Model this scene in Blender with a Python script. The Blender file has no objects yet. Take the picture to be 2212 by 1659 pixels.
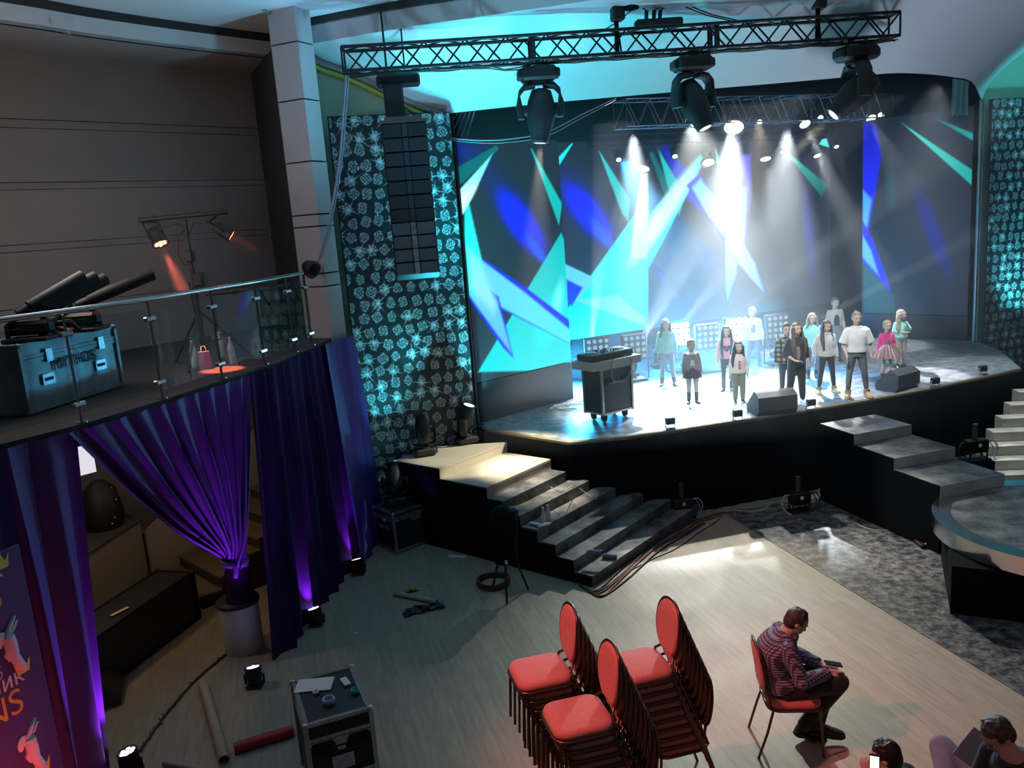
import bpy, math, random
import numpy as np
from mathutils import Vector, Matrix
C = bpy.context.scene.collection
SC = bpy.context.scene
PI = math.pi
random.seed(7)

# ---------------------------------------------------------------- camera
FPX, CX, CY, EYE = 1789.0, 1106.0, 829.5, 4.5
_d = Vector((1798.0 - CX, 9926.0 - CY, FPX)).normalized()        # straight down, seen by the camera
_up = -_d
_fw = Vector((0, 0, 1)); _fw = (_fw - _up * _fw.dot(_up)).normalized()
_rt = _fw.cross(_up)
ROWS = (_rt, _fw, _up)
EYEP = Vector((0, 0, EYE))
def ray(x, y):
    c = Vector(((x - CX) / FPX, (y - CY) / FPX, 1.0))
    return Vector((ROWS[0].dot(c), ROWS[1].dot(c), ROWS[2].dot(c)))
def onz(x, y, z=0.0):                       # the point at height z
    r = ray(x, y); return EYEP + r * ((z - EYE) / r.z)
def ony(x, y, Y):                           # the point at depth Y
    r = ray(x, y); return EYEP + r * (Y / r.y)
def proj(p):
    q = Vector(p) - EYEP
    c = ROWS[0] * q.x + ROWS[1] * q.y + ROWS[2] * q.z
    return CX + FPX * c.x / c.z, CY + FPX * c.y / c.z
cam = bpy.data.cameras.new('camera'); cam.sensor_width = 36; cam.lens = 36 * FPX / 2212; cam.clip_end = 200
camo = bpy.data.objects.new('camera', cam); C.objects.link(camo)
def _w(c): c = Vector(c); return Vector((ROWS[0].dot(c), ROWS[1].dot(c), ROWS[2].dot(c)))
_X, _Y, _Z = _w((1, 0, 0)), _w((0, -1, 0)), _w((0, 0, -1))
camo.matrix_world = Matrix(((_X.x, _Y.x, _Z.x, 0), (_X.y, _Y.y, _Z.y, 0), (_X.z, _Y.z, _Z.z, EYE), (0, 0, 0, 1)))
SC.camera = camo

# ---------------------------------------------------------------- world, exposure
w = bpy.data.worlds.new('world'); SC.world = w; w.use_nodes = True
w.node_tree.nodes['Background'].inputs[0].default_value = (0.40, 0.38, 0.50, 1)
w.node_tree.nodes['Background'].inputs[1].default_value = 0.05
SC.view_settings.view_transform = 'Standard'; SC.view_settings.look = 'None'
SC.view_settings.exposure = 0.0; SC.view_settings.gamma = 1.0; SC.view_settings.use_curve_mapping = False
SC.cycles.max_bounces = 5; SC.cycles.diffuse_bounces = 3; SC.cycles.glossy_bounces = 3
SC.cycles.transmission_bounces = 4; SC.cycles.volume_bounces = 0; SC.cycles.transparent_max_bounces = 8
SC.cycles.sample_clamp_indirect = 3.0; SC.cycles.caustics_reflective = False; SC.cycles.caustics_refractive = False

# ---------------------------------------------------------------- lights of the hall
def spot(name, loc, aim, power, color, deg, blend=0.3, r=0.05):
    l = bpy.data.lights.new(name, 'SPOT'); l.energy = power; l.color = color
    l.spot_size = math.radians(deg); l.spot_blend = blend; l.shadow_soft_size = r
    o = bpy.data.objects.new(name, l); C.objects.link(o); o.location = loc
    o.rotation_euler = (Vector(aim) - Vector(loc)).to_track_quat('-Z', 'Y').to_euler()
    return o
def point(name, loc, power, color, r=0.1):
    l = bpy.data.lights.new(name, 'POINT'); l.energy = power; l.color = color; l.shadow_soft_size = r
    o = bpy.data.objects.new(name, l); C.objects.link(o); o.location = loc; return o
WARM, COOL, WHITE = (1.0, .86, .66), (.72, .86, 1.0), (.93, .97, 1.0)
# red spots on chairs and floor, plus unseen fills added for catwalk and hall
spot('red_wash', (-3.1, 4.6, 6.8), (1.0, 5.9, 1.0), 1500, (1.0, .24, .20), 34, .8, .08)
spot('red_wash_floor', (2.4, -1.0, 6.6), (2.3, 5.6, 0), 160, (1.0, .12, .10), 20, .9, .12)
spot('catwalk_fill', (6.5, 2.5, 6.8), (6.0, 10.6, .9), 420, (.9, .95, 1.0), 34, 1.0, .3)
spot('neutral_fill', (.8, 1.0, 6.9), (1.6, 8.5, 0), 45, (1.0, .93, .82), 70, 1.0, .4)
# upstage lamps that throw long shadows over the dance floor
spot('hall_backlight', (3.6, 15.6, 6.02), (3.0, 8.0, 0), 2700, (.95, .98, .90), 50, .9, .05)
spot('hall_backlight_warm', (5.0, 16.2, 6.02), (3.2, 9.4, 0), 1000, (1.0, .78, .52), 34, .9, .05)
# wash of the stage deck
spot('deck_key', (4.75, 17.1, 5.95), (3.2, 14.0, 1.35), 17000, (.88, .97, 1.0), 34, .9, .08)
spot('deck_key_left', (2.7, 16.6, 5.95), (2.3, 13.7, 1.35), 12000, (.88, .97, 1.0), 36, .9, .08)
spot('deck_key_right', (6.0, 17.5, 5.95), (4.5, 14.0, 1.35), 10000, (.9, .97, 1.0), 34, .9, .08)
spot('deck_blue', (2.6, 17.6, 5.6), (4.2, 15.4, 1.35), 15000, (.02, .45, 1.0), 44, .8, .08)
spot('deck_right', (7.0, 13.5, 6.1), (6.6, 13.9, 1.35), 900, (.85, .92, 1.0), 70, .8, .2)
spot('front_soft', (2.8, 9.3, 6.5), (4.8, 13.6, 2.0), 1500, (.95, .97, 1.0), 40, .8, .25)

# ---------------------------------------------------------------- materials
def mat(name, col, rough=.6, metal=0, var=0.0, vscale=8, bump=0.0, bscale=40, emit=None, es=0, spec=None, col2=None, alpha=None, sheen=0, coat=0, coord='Object'):
    m = bpy.data.materials.new(name); m.use_nodes = True; nt = m.node_tree; b = nt.nodes['Principled BSDF']
    b.inputs['Base Color'].default_value = (*col, 1); b.inputs['Roughness'].default_value = rough; b.inputs['Metallic'].default_value = metal
    if spec is not None: b.inputs['Specular IOR Level'].default_value = spec
    if sheen: b.inputs['Sheen Weight'].default_value = sheen
    if coat: b.inputs['Coat Weight'].default_value = coat; b.inputs['Coat Roughness'].default_value = .15
    if emit: b.inputs['Emission Color'].default_value = (*emit, 1); b.inputs['Emission Strength'].default_value = es
    if var or bump:
        tc = nt.nodes.new('ShaderNodeTexCoord')
    if var or col2:
        n = nt.nodes.new('ShaderNodeTexNoise'); n.inputs['Scale'].default_value = vscale; n.inputs['Detail'].default_value = 6
        if not (var or bump): tc = nt.nodes.new('ShaderNodeTexCoord')
        nt.links.new(tc.outputs[coord], n.inputs['Vector'])
        r = nt.nodes.new('ShaderNodeValToRGB')
        c2 = col2 if col2 else tuple(max(0, c * (1 - var)) for c in col)
        r.color_ramp.elements[0].position = .35; r.color_ramp.elements[0].color = (*c2, 1)
        r.color_ramp.elements[1].position = .65; r.color_ramp.elements[1].color = (*col, 1)
        nt.links.new(n.outputs['Fac'], r.inputs['Fac']); nt.links.new(r.outputs['Color'], b.inputs['Base Color'])
    if bump:
        n2 = nt.nodes.new('ShaderNodeTexNoise'); n2.inputs['Scale'].default_value = bscale; n2.inputs['Detail'].default_value = 4
        nt.links.new(tc.outputs[coord], n2.inputs['Vector'])
        bp = nt.nodes.new('ShaderNodeBump'); bp.inputs['Strength'].default_value = bump; bp.inputs['Distance'].default_value = .02
        nt.links.new(n2.outputs['Fac'], bp.inputs['Height']); nt.links.new(bp.outputs['Normal'], b.inputs['Normal'])
    return m
def emat(name, col, s):
    m = bpy.data.materials.new(name); m.use_nodes = True; nt = m.node_tree
    for n in list(nt.nodes):
        if n.type == 'BSDF_PRINCIPLED': nt.nodes.remove(n)
    e = nt.nodes.new('ShaderNodeEmission'); e.inputs[0].default_value = (*col, 1); e.inputs[1].default_value = s
    nt.links.new(e.outputs[0], nt.nodes['Material Output'].inputs[0]); return m
M = {}
M['black'] = mat('black_paint', (.008, .008, .009), .6, bump=.1)
M['black_gloss'] = mat('black_gloss', (.01, .01, .012), .25)
M['black_cloth'] = mat('black_cloth', (.006, .007, .009), .95, bump=.3, bscale=60, spec=.1)
M['truss'] = mat('black_truss', (.02, .02, .022), .4, .6)
M['silver_truss'] = mat('silver_truss', (.45, .47, .5), .35, .9)
M['alu'] = mat('aluminium', (.55, .56, .58), .35, .9, var=.3, vscale=20)
M['steel'] = mat('brushed_steel', (.62, .6, .56), .25, 1.0, var=.15)
M['chrome'] = mat('chrome', (.75, .76, .78), .12, 1.0)
M['white'] = mat('white_plastic', (.75, .75, .75), .5)
M['paper'] = mat('white_paper', (.8, .8, .82), .8)
M['lens'] = mat('dark_lens', (.03, .04, .05), .08, coat=1)
M['lamp_white'] = emat('lamp_white', (.93, .97, 1.0), 30)
M['lamp_warm'] = emat('lamp_warm', (1.0, .85, .6), 14)
M['lamp_cyan'] = emat('lamp_cyan', (.25, .95, 1.0), 9)
M['lamp_red'] = emat('lamp_red', (1.0, .12, .04), 22)
M['lamp_violet'] = emat('lamp_violet', (.62, .5, 1.0), 16)
M['lamp_cell'] = emat('lamp_cell', (.5, .8, 1.0), .5)  # cells of the unlit panels: faint emission put in to make them pale
M['lamp_blinder'] = emat('lamp_blinder', (.3, .8, 1.0), 40)
M['wall'] = mat('wall_panel', (.30, .265, .245), .75, var=.08, vscale=1.5, bump=.05)
M['wall_dark'] = mat('wall_dark', (.06, .055, .06), .8)
M['column'] = mat('column_paint', (.62, .60, .60), .55, var=.06, vscale=3)
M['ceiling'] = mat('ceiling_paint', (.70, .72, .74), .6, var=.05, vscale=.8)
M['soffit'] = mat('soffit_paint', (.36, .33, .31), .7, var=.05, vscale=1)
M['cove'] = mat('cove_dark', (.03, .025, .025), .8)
M['green'] = mat('pale_green_wall', (.50, .72, .52), .6)
M['yellow'] = mat('yellow_edge', (.62, .72, .12), .6)
M['glass'] = bpy.data.materials.new('railing_glass'); M['glass'].use_nodes = True
def _glass():
    nt = M['glass'].node_tree; nt.nodes.remove(nt.nodes['Principled BSDF'])
    tr = nt.nodes.new('ShaderNodeBsdfTransparent'); tr.inputs[0].default_value = (.86, .9, .9, 1)
    gl = nt.nodes.new('ShaderNodeBsdfGlossy'); gl.inputs[0].default_value = (1, 1, 1, 1); gl.inputs['Roughness'].default_value = .02
    fr = nt.nodes.new('ShaderNodeFresnel'); fr.inputs[0].default_value = 1.5
    mx = nt.nodes.new('ShaderNodeMixShader')
    ge = nt.nodes.new('ShaderNodeNewGeometry'); iv = nt.nodes.new('ShaderNodeMath'); iv.operation = 'SUBTRACT'; iv.inputs[0].default_value = 1.0; ml = nt.nodes.new('ShaderNodeMath'); ml.operation = 'MULTIPLY'
    nt.links.new(ge.outputs['Backfacing'], iv.inputs[1]); nt.links.new(iv.outputs[0], ml.inputs[0]); nt.links.new(fr.outputs[0], ml.inputs[1]); nt.links.new(ml.outputs[0], mx.inputs[0]); nt.links.new(tr.outputs[0], mx.inputs[1]); nt.links.new(gl.outputs[0], mx.inputs[2])
    nt.links.new(mx.outputs[0], nt.nodes['Material Output'].inputs[0])
_glass()
def vcol_mat(name, rough=.5, emis=0, spec=.5):
    m = bpy.data.materials.new(name); m.use_nodes = True; nt = m.node_tree; b = nt.nodes['Principled BSDF']
    a = nt.nodes.new('ShaderNodeVertexColor'); a.layer_name = 'Col'
    b.inputs['Roughness'].default_value = rough; b.inputs['Specular IOR Level'].default_value = spec
    if emis:
        b.inputs['Base Color'].default_value = (.012, .012, .014, 1)
        nt.links.new(a.outputs[0], b.inputs['Emission Color']); b.inputs['Emission Strength'].default_value = emis
    else: nt.links.new(a.outputs[0], b.inputs['Base Color'])
    return m
def wood_floor():
    m = bpy.data.materials.new('laminate_floor'); m.use_nodes = True; nt = m.node_tree; b = nt.nodes['Principled BSDF']
    tc = nt.nodes.new('ShaderNodeTexCoord'); mp = nt.nodes.new('ShaderNodeMapping'); mp.inputs['Rotation'].default_value = (0, 0, math.radians(105))
    mp.inputs['Rotation'].default_value = (0, 0, math.radians(-(-75)))
    br = nt.nodes.new('ShaderNodeTexBrick'); br.offset = .37; br.inputs['Scale'].default_value = 1
    br.inputs['Brick Width'].default_value = 1.25; br.inputs['Row Height'].default_value = .135; br.inputs['Mortar Size'].default_value = .0014
    br.inputs['Color1'].default_value = (.42, .36, .285, 1); br.inputs['Color2'].default_value = (.35, .30, .235, 1); br.inputs['Mortar'].default_value = (.22, .18, .14, 1)
    br.inputs['Bias'].default_value = -.1
    n = nt.nodes.new('ShaderNodeTexNoise'); n.inputs['Scale'].default_value = 3; n.inputs['Detail'].default_value = 8
    mp2 = nt.nodes.new('ShaderNodeMapping'); mp2.inputs['Scale'].default_value = (1, 8, 1)
    mx = nt.nodes.new('ShaderNodeMixRGB'); mx.blend_type = 'MULTIPLY'; mx.inputs[0].default_value = .55
    nt.links.new(tc.outputs['Object'], mp.inputs[0]); nt.links.new(mp.outputs[0], br.inputs['Vector']); nt.links.new(mp.outputs[0], mp2.inputs[0]); nt.links.new(mp2.outputs[0], n.inputs['Vector'])
    nt.links.new(br.outputs['Color'], mx.inputs[1]); nt.links.new(n.outputs['Fac'], mx.inputs[2]); nt.links.new(mx.outputs[0], b.inputs['Base Color'])
    n3 = nt.nodes.new('ShaderNodeTexNoise'); n3.inputs['Scale'].default_value = 1.3; n3.inputs['Detail'].default_value = 6
    rr = nt.nodes.new('ShaderNodeMapRange'); rr.inputs['To Min'].default_value = .45; rr.inputs['To Max'].default_value = .65
    nt.links.new(tc.outputs['Object'], n3.inputs['Vector']); nt.links.new(n3.outputs['Fac'], rr.inputs[0]); nt.links.new(rr.outputs[0], b.inputs['Roughness'])
    return m
def deck_mat(name, base, rough0, rough1, scuff, sscale=6):
    m = bpy.data.materials.new(name); m.use_nodes = True; nt = m.node_tree; b = nt.nodes['Principled BSDF']
    tc = nt.nodes.new('ShaderNodeTexCoord')
    n = nt.nodes.new('ShaderNodeTexNoise'); n.inputs['Scale'].default_value = sscale; n.inputs['Detail'].default_value = 12; n.inputs['Roughness'].default_value = .7
    r = nt.nodes.new('ShaderNodeValToRGB'); r.color_ramp.elements[0].position = .42; r.color_ramp.elements[0].color = (*base, 1)
    r.color_ramp.elements[1].position = .75; r.color_ramp.elements[1].color = (*scuff, 1)
    nt.links.new(tc.outputs['Object'], n.inputs['Vector']); nt.links.new(n.outputs['Fac'], r.inputs[0]); nt.links.new(r.outputs[0], b.inputs['Base Color'])
    n2 = nt.nodes.new('ShaderNodeTexNoise'); n2.inputs['Scale'].default_value = 1.7; n2.inputs['Detail'].default_value = 9
    rr = nt.nodes.new('ShaderNodeMapRange'); rr.inputs['To Min'].default_value = rough0; rr.inputs['To Max'].default_value = rough1
    nt.links.new(tc.outputs['Object'], n2.inputs['Vector']); nt.links.new(n2.outputs['Fac'], rr.inputs[0]); nt.links.new(rr.outputs[0], b.inputs['Roughness'])
    n4 = nt.nodes.new('ShaderNodeTexNoise'); n4.inputs['Scale'].default_value = 55; n4.inputs['Detail'].default_value = 3
    bp = nt.nodes.new('ShaderNodeBump'); bp.inputs['Strength'].default_value = .25; bp.inputs['Distance'].default_value = .004
    nt.links.new(tc.outputs['Object'], n4.inputs['Vector']); nt.links.new(n4.outputs['Fac'], bp.inputs['Height']); nt.links.new(bp.outputs[0], b.inputs['Normal'])
    return m
M['floor'] = wood_floor()
M['deck'] = deck_mat('stage_vinyl', (.11, .12, .13), .3, .5, (.42, .44, .46))
M['sheet'] = deck_mat('black_vinyl_sheet', (.02, .022, .028), .28, .5, (.30, .30, .30), 9)
M['step'] = deck_mat('worn_step_vinyl', (.035, .038, .045), .35, .6, (.30, .30, .31), 2.2)
M['landing'] = deck_mat('grey_landing_vinyl', (.42, .38, .33), .4, .6, (.30, .27, .24), 1.5)
M['riser'] = mat('silver_riser', (.52, .54, .55), .3, .55, var=.25, vscale=5)

# ---------------------------------------------------------------- mesh builder
class MB:
    def __init__(s): s.v = []; s.f = []; s.m = []; s.sm = []
    def add(s, vs, fs, smooth=False, mi=0):
        n = len(s.v); s.v += [tuple(v) for v in vs]
        for f in fs: s.f.append(tuple(i + n for i in f)); s.m.append(mi); s.sm.append(smooth)
        return s
    def box(s, c, size, rz=0, mi=0, R=None):
        x, y, z = (d / 2 for d in size); R = R or Matrix.Rotation(rz, 3, 'Z'); c = Vector(c)
        vs = [c + R @ Vector((a * x, b * y, d * z)) for a in (-1, 1) for b in (-1, 1) for d in (-1, 1)]
        return s.add(vs, [(0, 1, 3, 2), (4, 6, 7, 5), (0, 4, 5, 1), (2, 3, 7, 6), (0, 2, 6, 4), (1, 5, 7, 3)], mi=mi)
    def rbox(s, c, size, r, rz=0, mi=0, R=None):       # box with chamfered edges
        x, y, z = (d / 2 for d in size); R = R or Matrix.Rotation(rz, 3, 'Z'); c = Vector(c)
        vs = []; idx = {}
        for a in (-1, 1):
            for b in (-1, 1):
                for d in (-1, 1):
                    for k in range(3):
                        p = [a * (x - r), b * (y - r), d * (z - r)]; p[k] = (a * x, b * y, d * z)[k]
                        idx[(a, b, d, k)] = len(vs); vs.append(c + R @ Vector(p))
        I = idx; fs = []
        for k in range(3):
            o = [i for i in range(3) if i != k]
            for sg in (-1, 1):
                q = []
                for (u, w_) in ((-1, -1), (1, -1), (1, 1), (-1, 1)):
                    t = [0, 0, 0]; t[k] = sg; t[o[0]] = u; t[o[1]] = w_; q.append(I[(t[0], t[1], t[2], k)])
                fs.append(q)
        for k in range(3):
            o = [i for i in range(3) if i != k]
            for u in (-1, 1):
                for w_ in (-1, 1):
                    t0 = [0, 0, 0]; t0[k] = -1; t0[o[0]] = u; t0[o[1]] = w_; t1 = list(t0); t1[k] = 1
                    fs.append([I[(*t0, o[0])], I[(*t1, o[0])], I[(*t1, o[1])], I[(*t0, o[1])]])
        for a in (-1, 1):
            for b in (-1, 1):
                for d in (-1, 1): fs.append([I[(a, b, d, 0)], I[(a, b, d, 1)], I[(a, b, d, 2)]])
        return s.add(vs, fs, mi=mi)
    def tube(s, pts, r, n=8, mi=0, cap=True, closed=False):
        pts = [Vector(p) for p in pts]; N = len(pts); vs = []; fs = []; up = None
        for i, p in enumerate(pts):
            a = pts[(i - 1) % N] if (i or closed) else p; b = pts[(i + 1) % N] if (i < N - 1 or closed) else p
            t = (b - a); t = t.normalized() if t.length > 1e-9 else Vector((0, 0, 1))
            if up is None: up = Vector((0, 0, 1)) if abs(t.z) < .9 else Vector((1, 0, 0))
            u = t.cross(up); u = u.normalized() if u.length > 1e-6 else t.orthogonal().normalized(); v = u.cross(t).normalized(); up = v
            rr = r[i] if isinstance(r, (list, tuple)) else r
            for k in range(n):
                an = 2 * PI * k / n; vs.append(p + (u * math.cos(an) + v * math.sin(an)) * rr)
        for i in range(N if closed else N - 1):
            for k in range(n):
                j = (i + 1) % N; fs.append((i * n + k, i * n + (k + 1) % n, j * n + (k + 1) % n, j * n + k))
        s.add(vs, fs, True, mi)
        if cap and not closed:
            s.add(vs[:n], [tuple(range(n))[::-1]], mi=mi); s.add(vs[-n:], [tuple(range(n))], mi=mi)
        return s
    def cyl(s, a, b, r0, r1=None, n=16, mi=0): return s.tube([a, b], [r0, r0 if r1 is None else r1], n, mi)
    def lathe(s, prof, o=(0, 0, 0), n=24, mi=0, R=None, smooth=True):
        o = Vector(o); vs = []; fs = []
        for (r, z) in prof:
            for k in range(n):
                p = Vector((r * math.cos(2 * PI * k / n), r * math.sin(2 * PI * k / n), z)); vs.append(o + (R @ p if R else p))
        for i in range(len(prof) - 1):
            for k in range(n): fs.append((i * n + k, i * n + (k + 1) % n, (i + 1) * n + (k + 1) % n, (i + 1) * n + k))
        s.add(vs, fs, smooth, mi)
        if prof[0][0] > 1e-4: s.add(vs[:n], [tuple(range(n))[::-1]], mi=mi)
        if prof[-1][0] > 1e-4: s.add(vs[-n:], [tuple(range(n))], mi=mi)
        return s
    def prism(s, poly, z0, z1, mi=0):
        n = len(poly); vs = [(p[0], p[1], z0) for p in poly] + [(p[0], p[1], z1) for p in poly]
        fs = [tuple(range(n))[::-1], tuple(range(n, 2 * n))] + [(i, (i + 1) % n, (i + 1) % n + n, i + n) for i in range(n)]
        return s.add(vs, fs, mi=mi)
    def loft(s, rings, mi=0, closed=True, cap=True, smooth=True):
        n = len(rings[0]); vs = [p for r in rings for p in r]; fs = []
        for i in range(len(rings) - 1):
            for k in range(n if closed else n - 1): fs.append((i * n + k, i * n + (k + 1) % n, (i + 1) * n + (k + 1) % n, (i + 1) * n + k))
        s.add(vs, fs, smooth, mi)
        if closed and cap: s.add(rings[0], [tuple(range(n))[::-1]], mi=mi); s.add(rings[-1], [tuple(range(n))], mi=mi)
        return s
    def ball(s, c, r, n=12, mi=0, R=None):
        c = Vector(c); r = (r, r, r) if not isinstance(r, (tuple, list)) else r; vs = []; fs = []
        for i in range(1, n // 2 + 1):
            th = PI * (i - .5) / (n // 2 + 0.0) if False else PI * i / (n // 2 + 1)
            for k in range(n):
                p = Vector((r[0] * math.sin(th) * math.cos(2 * PI * k / n), r[1] * math.sin(th) * math.sin(2 * PI * k / n), r[2] * math.cos(th)))
                vs.append(c + (R @ p if R else p))
        m_ = n // 2
        for i in range(m_ - 1):
            for k in range(n): fs.append((i * n + k, i * n + (k + 1) % n, (i + 1) * n + (k + 1) % n, (i + 1) * n + k)[::-1])
        t = Vector((0, 0, r[2])); t = R @ t if R else t
        vs.append(c + t); vs.append(c - t)
        for k in range(n): fs.append((len(vs) - 2, k, (k + 1) % n)); fs.append((len(vs) - 1, (m_ - 1) * n + (k + 1) % n, (m_ - 1) * n + k))
        return s.add(vs, fs, True, mi)
    def mesh(s, name, origin=None):
        me = bpy.data.meshes.new(name); o = Vector(origin) if origin else Vector((0, 0, 0))
        me.from_pydata([tuple(Vector(v) - o) for v in s.v], [], s.f); me.update()
        me.polygons.foreach_set('use_smooth', s.sm); me.polygons.foreach_set('material_index', s.m)
        import bmesh
        bm = bmesh.new(); bm.from_mesh(me); bmesh.ops.recalc_face_normals(bm, faces=bm.faces); bm.to_mesh(me); bm.free()
        return me
    def build(s, name, mats, parent=None, origin=None):
        me = s.mesh(name, origin)
        for m in (mats if isinstance(mats, (list, tuple)) else [mats]): me.materials.append(M[m] if isinstance(m, str) else m)
        return link(name, me, parent, origin)
def link(name, me, parent=None, origin=None):
    o = bpy.data.objects.new(name, me); C.objects.link(o)
    if parent: o.parent = parent
    if origin: o.location = origin
    return o
def tag(o, label, cat, group=None, kind=None):
    if label: o['label'] = label
    if cat: o['category'] = cat
    if group: o['group'] = group
    if kind: o['kind'] = kind
    return o
def thing(name, label, cat, loc=(0, 0, 0), rz=0, group=None, rot=None):
    o = bpy.data.objects.new(name, None); C.objects.link(o); o.empty_display_size = .1
    o.location = loc; o.rotation_euler = rot if rot else (0, 0, rz)
    return tag(o, label, cat, group)
def struct(name, mb, m, origin=None, label=None):
    o = mb.build(name, m, None, origin); o['kind'] = 'structure'
    if label: o['label'] = label
    return o
def kids(o): return [c for c in ALLC.get(o.name, [])]
def copy_tree(o, label=None, group=None, loc=None, rz=None, rot=None, scale=None):
    r = o.copy(); C.objects.link(r)
    if label: r['label'] = label
    if group: r['group'] = group
    if loc is not None: r.location = loc
    if rz is not None: r.rotation_euler = (0, 0, rz)
    if rot is not None: r.rotation_euler = rot
    if scale: r.scale = (scale,) * 3
    for ch in o.children:
        c = ch.copy(); C.objects.link(c); c.parent = r
        for g in ch.children: d = g.copy(); C.objects.link(d); d.parent = c
    return r
def text_mesh(body, size, depth=.002, align='CENTER'):
    cu = bpy.data.curves.new('lettering', 'FONT'); cu.body = body; cu.size = size; cu.extrude = depth; cu.align_x = align; cu.align_y = 'CENTER'
    ob = bpy.data.objects.new('tmp', cu); C.objects.link(ob)
    dg = bpy.context.evaluated_depsgraph_get(); dg.update()
    me = bpy.data.meshes.new_from_object(ob.evaluated_get(dg)); bpy.data.objects.remove(ob)
    return me
def lettering(name, body, size, m, parent, loc, rot, label=None, bold=0):
    me = text_mesh(body, size); me.materials.clear(); me.materials.append(M[m] if isinstance(m, str) else m)
    o = link(name, me, parent); o.location = loc; o.rotation_euler = rot
    if label: o['label'] = label
    return o
def grid_surface(name, fn, nu, nv, colfn, m, thick=.03, parent=None):
    """a dense sheet fn(u,v)->point with a colour per point and a real thickness behind it"""
    vs = []; cs = []
    for j in range(nv + 1):
        for i in range(nu + 1):
            vs.append(fn(i / nu, j / nv))
    fs = [(j * (nu + 1) + i, j * (nu + 1) + i + 1, (j + 1) * (nu + 1) + i + 1, (j + 1) * (nu + 1) + i) for j in range(nv) for i in range(nu)]
    o0 = Vector(fn(0, 0)); me = bpy.data.meshes.new(name); me.from_pydata([tuple(Vector(v) - o0) for v in vs], [], fs)
    cols = np.asarray(colfn(vs), dtype=np.float32)
    ca = me.color_attributes.new('Col', 'FLOAT_COLOR', 'POINT'); ca.data.foreach_set('color', cols.reshape(-1))
    me.materials.append(m); me.update()
    o = link(name, me, parent, o0); return o

# ---------------------------------------------------------------- the hall
def V2(p, z=None): return Vector((p[0], p[1], p[2] if z is None else z))
def wall_strip(mb, pts, z0, z1, th=.08, side=1, mi=0):
    """upright strip that follows pts in plan; z0/z1 are numbers or lists"""
    for i in range(len(pts) - 1):
        a, b = Vector(pts[i][:2]), Vector(pts[i + 1][:2]); t = (b - a).normalized(); n = Vector((-t.y, t.x)) * th * side
        za0, zb0 = (z0[i], z0[i + 1]) if isinstance(z0, (list, tuple)) else (z0, z0)
        za1, zb1 = (z1[i], z1[i + 1]) if isinstance(z1, (list, tuple)) else (z1, z1)
        vs = [(a.x, a.y, za0), (b.x, b.y, zb0), (b.x, b.y, zb1), (a.x, a.y, za1), (a.x + n.x, a.y + n.y, za0), (b.x + n.x, b.y + n.y, zb0), (b.x + n.x, b.y + n.y, zb1), (a.x + n.x, a.y + n.y, za1)]
        mb.add(vs, [(0, 1, 2, 3), (5, 4, 7, 6), (3, 2, 6, 7), (4, 5, 1, 0), (4, 0, 3, 7), (1, 5, 6, 2)], mi=mi)
    return mb
def smooth_path(pts, n):
    pts = [Vector(p) for p in pts]; out = []
    L = [0]
    for i in range(1, len(pts)): L.append(L[-1] + (pts[i] - pts[i - 1]).length)
    for k in range(n + 1):
        s = L[-1] * k / n; i = 0
        while i < len(pts) - 2 and s > L[i + 1]: i += 1
        t = (s - L[i]) / max(1e-9, L[i + 1] - L[i]); p0 = pts[max(0, i - 1)]; p1 = pts[i]; p2 = pts[i + 1]; p3 = pts[min(len(pts) - 1, i + 2)]
        out.append(.5 * ((2 * p1) + (p2 - p0) * t + (2 * p0 - 5 * p1 + 4 * p2 - p3) * t * t + (3 * p1 - p0 - 3 * p2 + p3) * t ** 3))
    return out
floor = MB().box((2, 9, -.05), (26, 30, .1)); struct('floor', floor, 'floor')

# wall behind the balcony, panelled in bands
wa, wb = Vector((-3.77, 13.93, 0)), Vector((-6.14, 11.18, 0)); wd = (wb - wa).normalized(); wn = Vector((-wd.y, wd.x, 0))
wn = wn if wn.dot(Vector((1, -1, 0))) > 0 else -wn
mb = MB()
wl = wb + wd * 9
bands = [(0, 3.78), (3.86, 4.58), (4.68, 5.37), (5.47, 6.15), (6.27, 7.12)]
for z0, z1 in bands:
    c = (wa + wl) / 2; mb.box((c.x - wn.x * .06, c.y - wn.y * .06, (z0 + z1) / 2), ((wl - wa).length, .12, z1 - z0), math.atan2(wd.y, wd.x))
for (z0, z1) in [(3.79, 3.85), (4.59, 4.67), (5.38, 5.46), (6.16, 6.26)]:
    c = (wa + wl) / 2; mb.box((c.x - wn.x * .055, c.y - wn.y * .055, (z0 + z1) / 2), ((wl - wa).length, .09, z1 - z0), math.atan2(wd.y, wd.x))
c = (wa + wl) / 2; mb.box((c.x - wn.x * .1, c.y - wn.y * .1, 3.56), ((wl - wa).length, .06, 7.1), math.atan2(wd.y, wd.x), mi=1)
struct('wall_left', mb, ['wall', 'wall_dark'])
struct('wall_recess', wall_strip(MB(), [(-3.77, 13.93), (-2.95, 12.2)], 0, 7.1, .1, 1), 'wall_dark')
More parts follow.
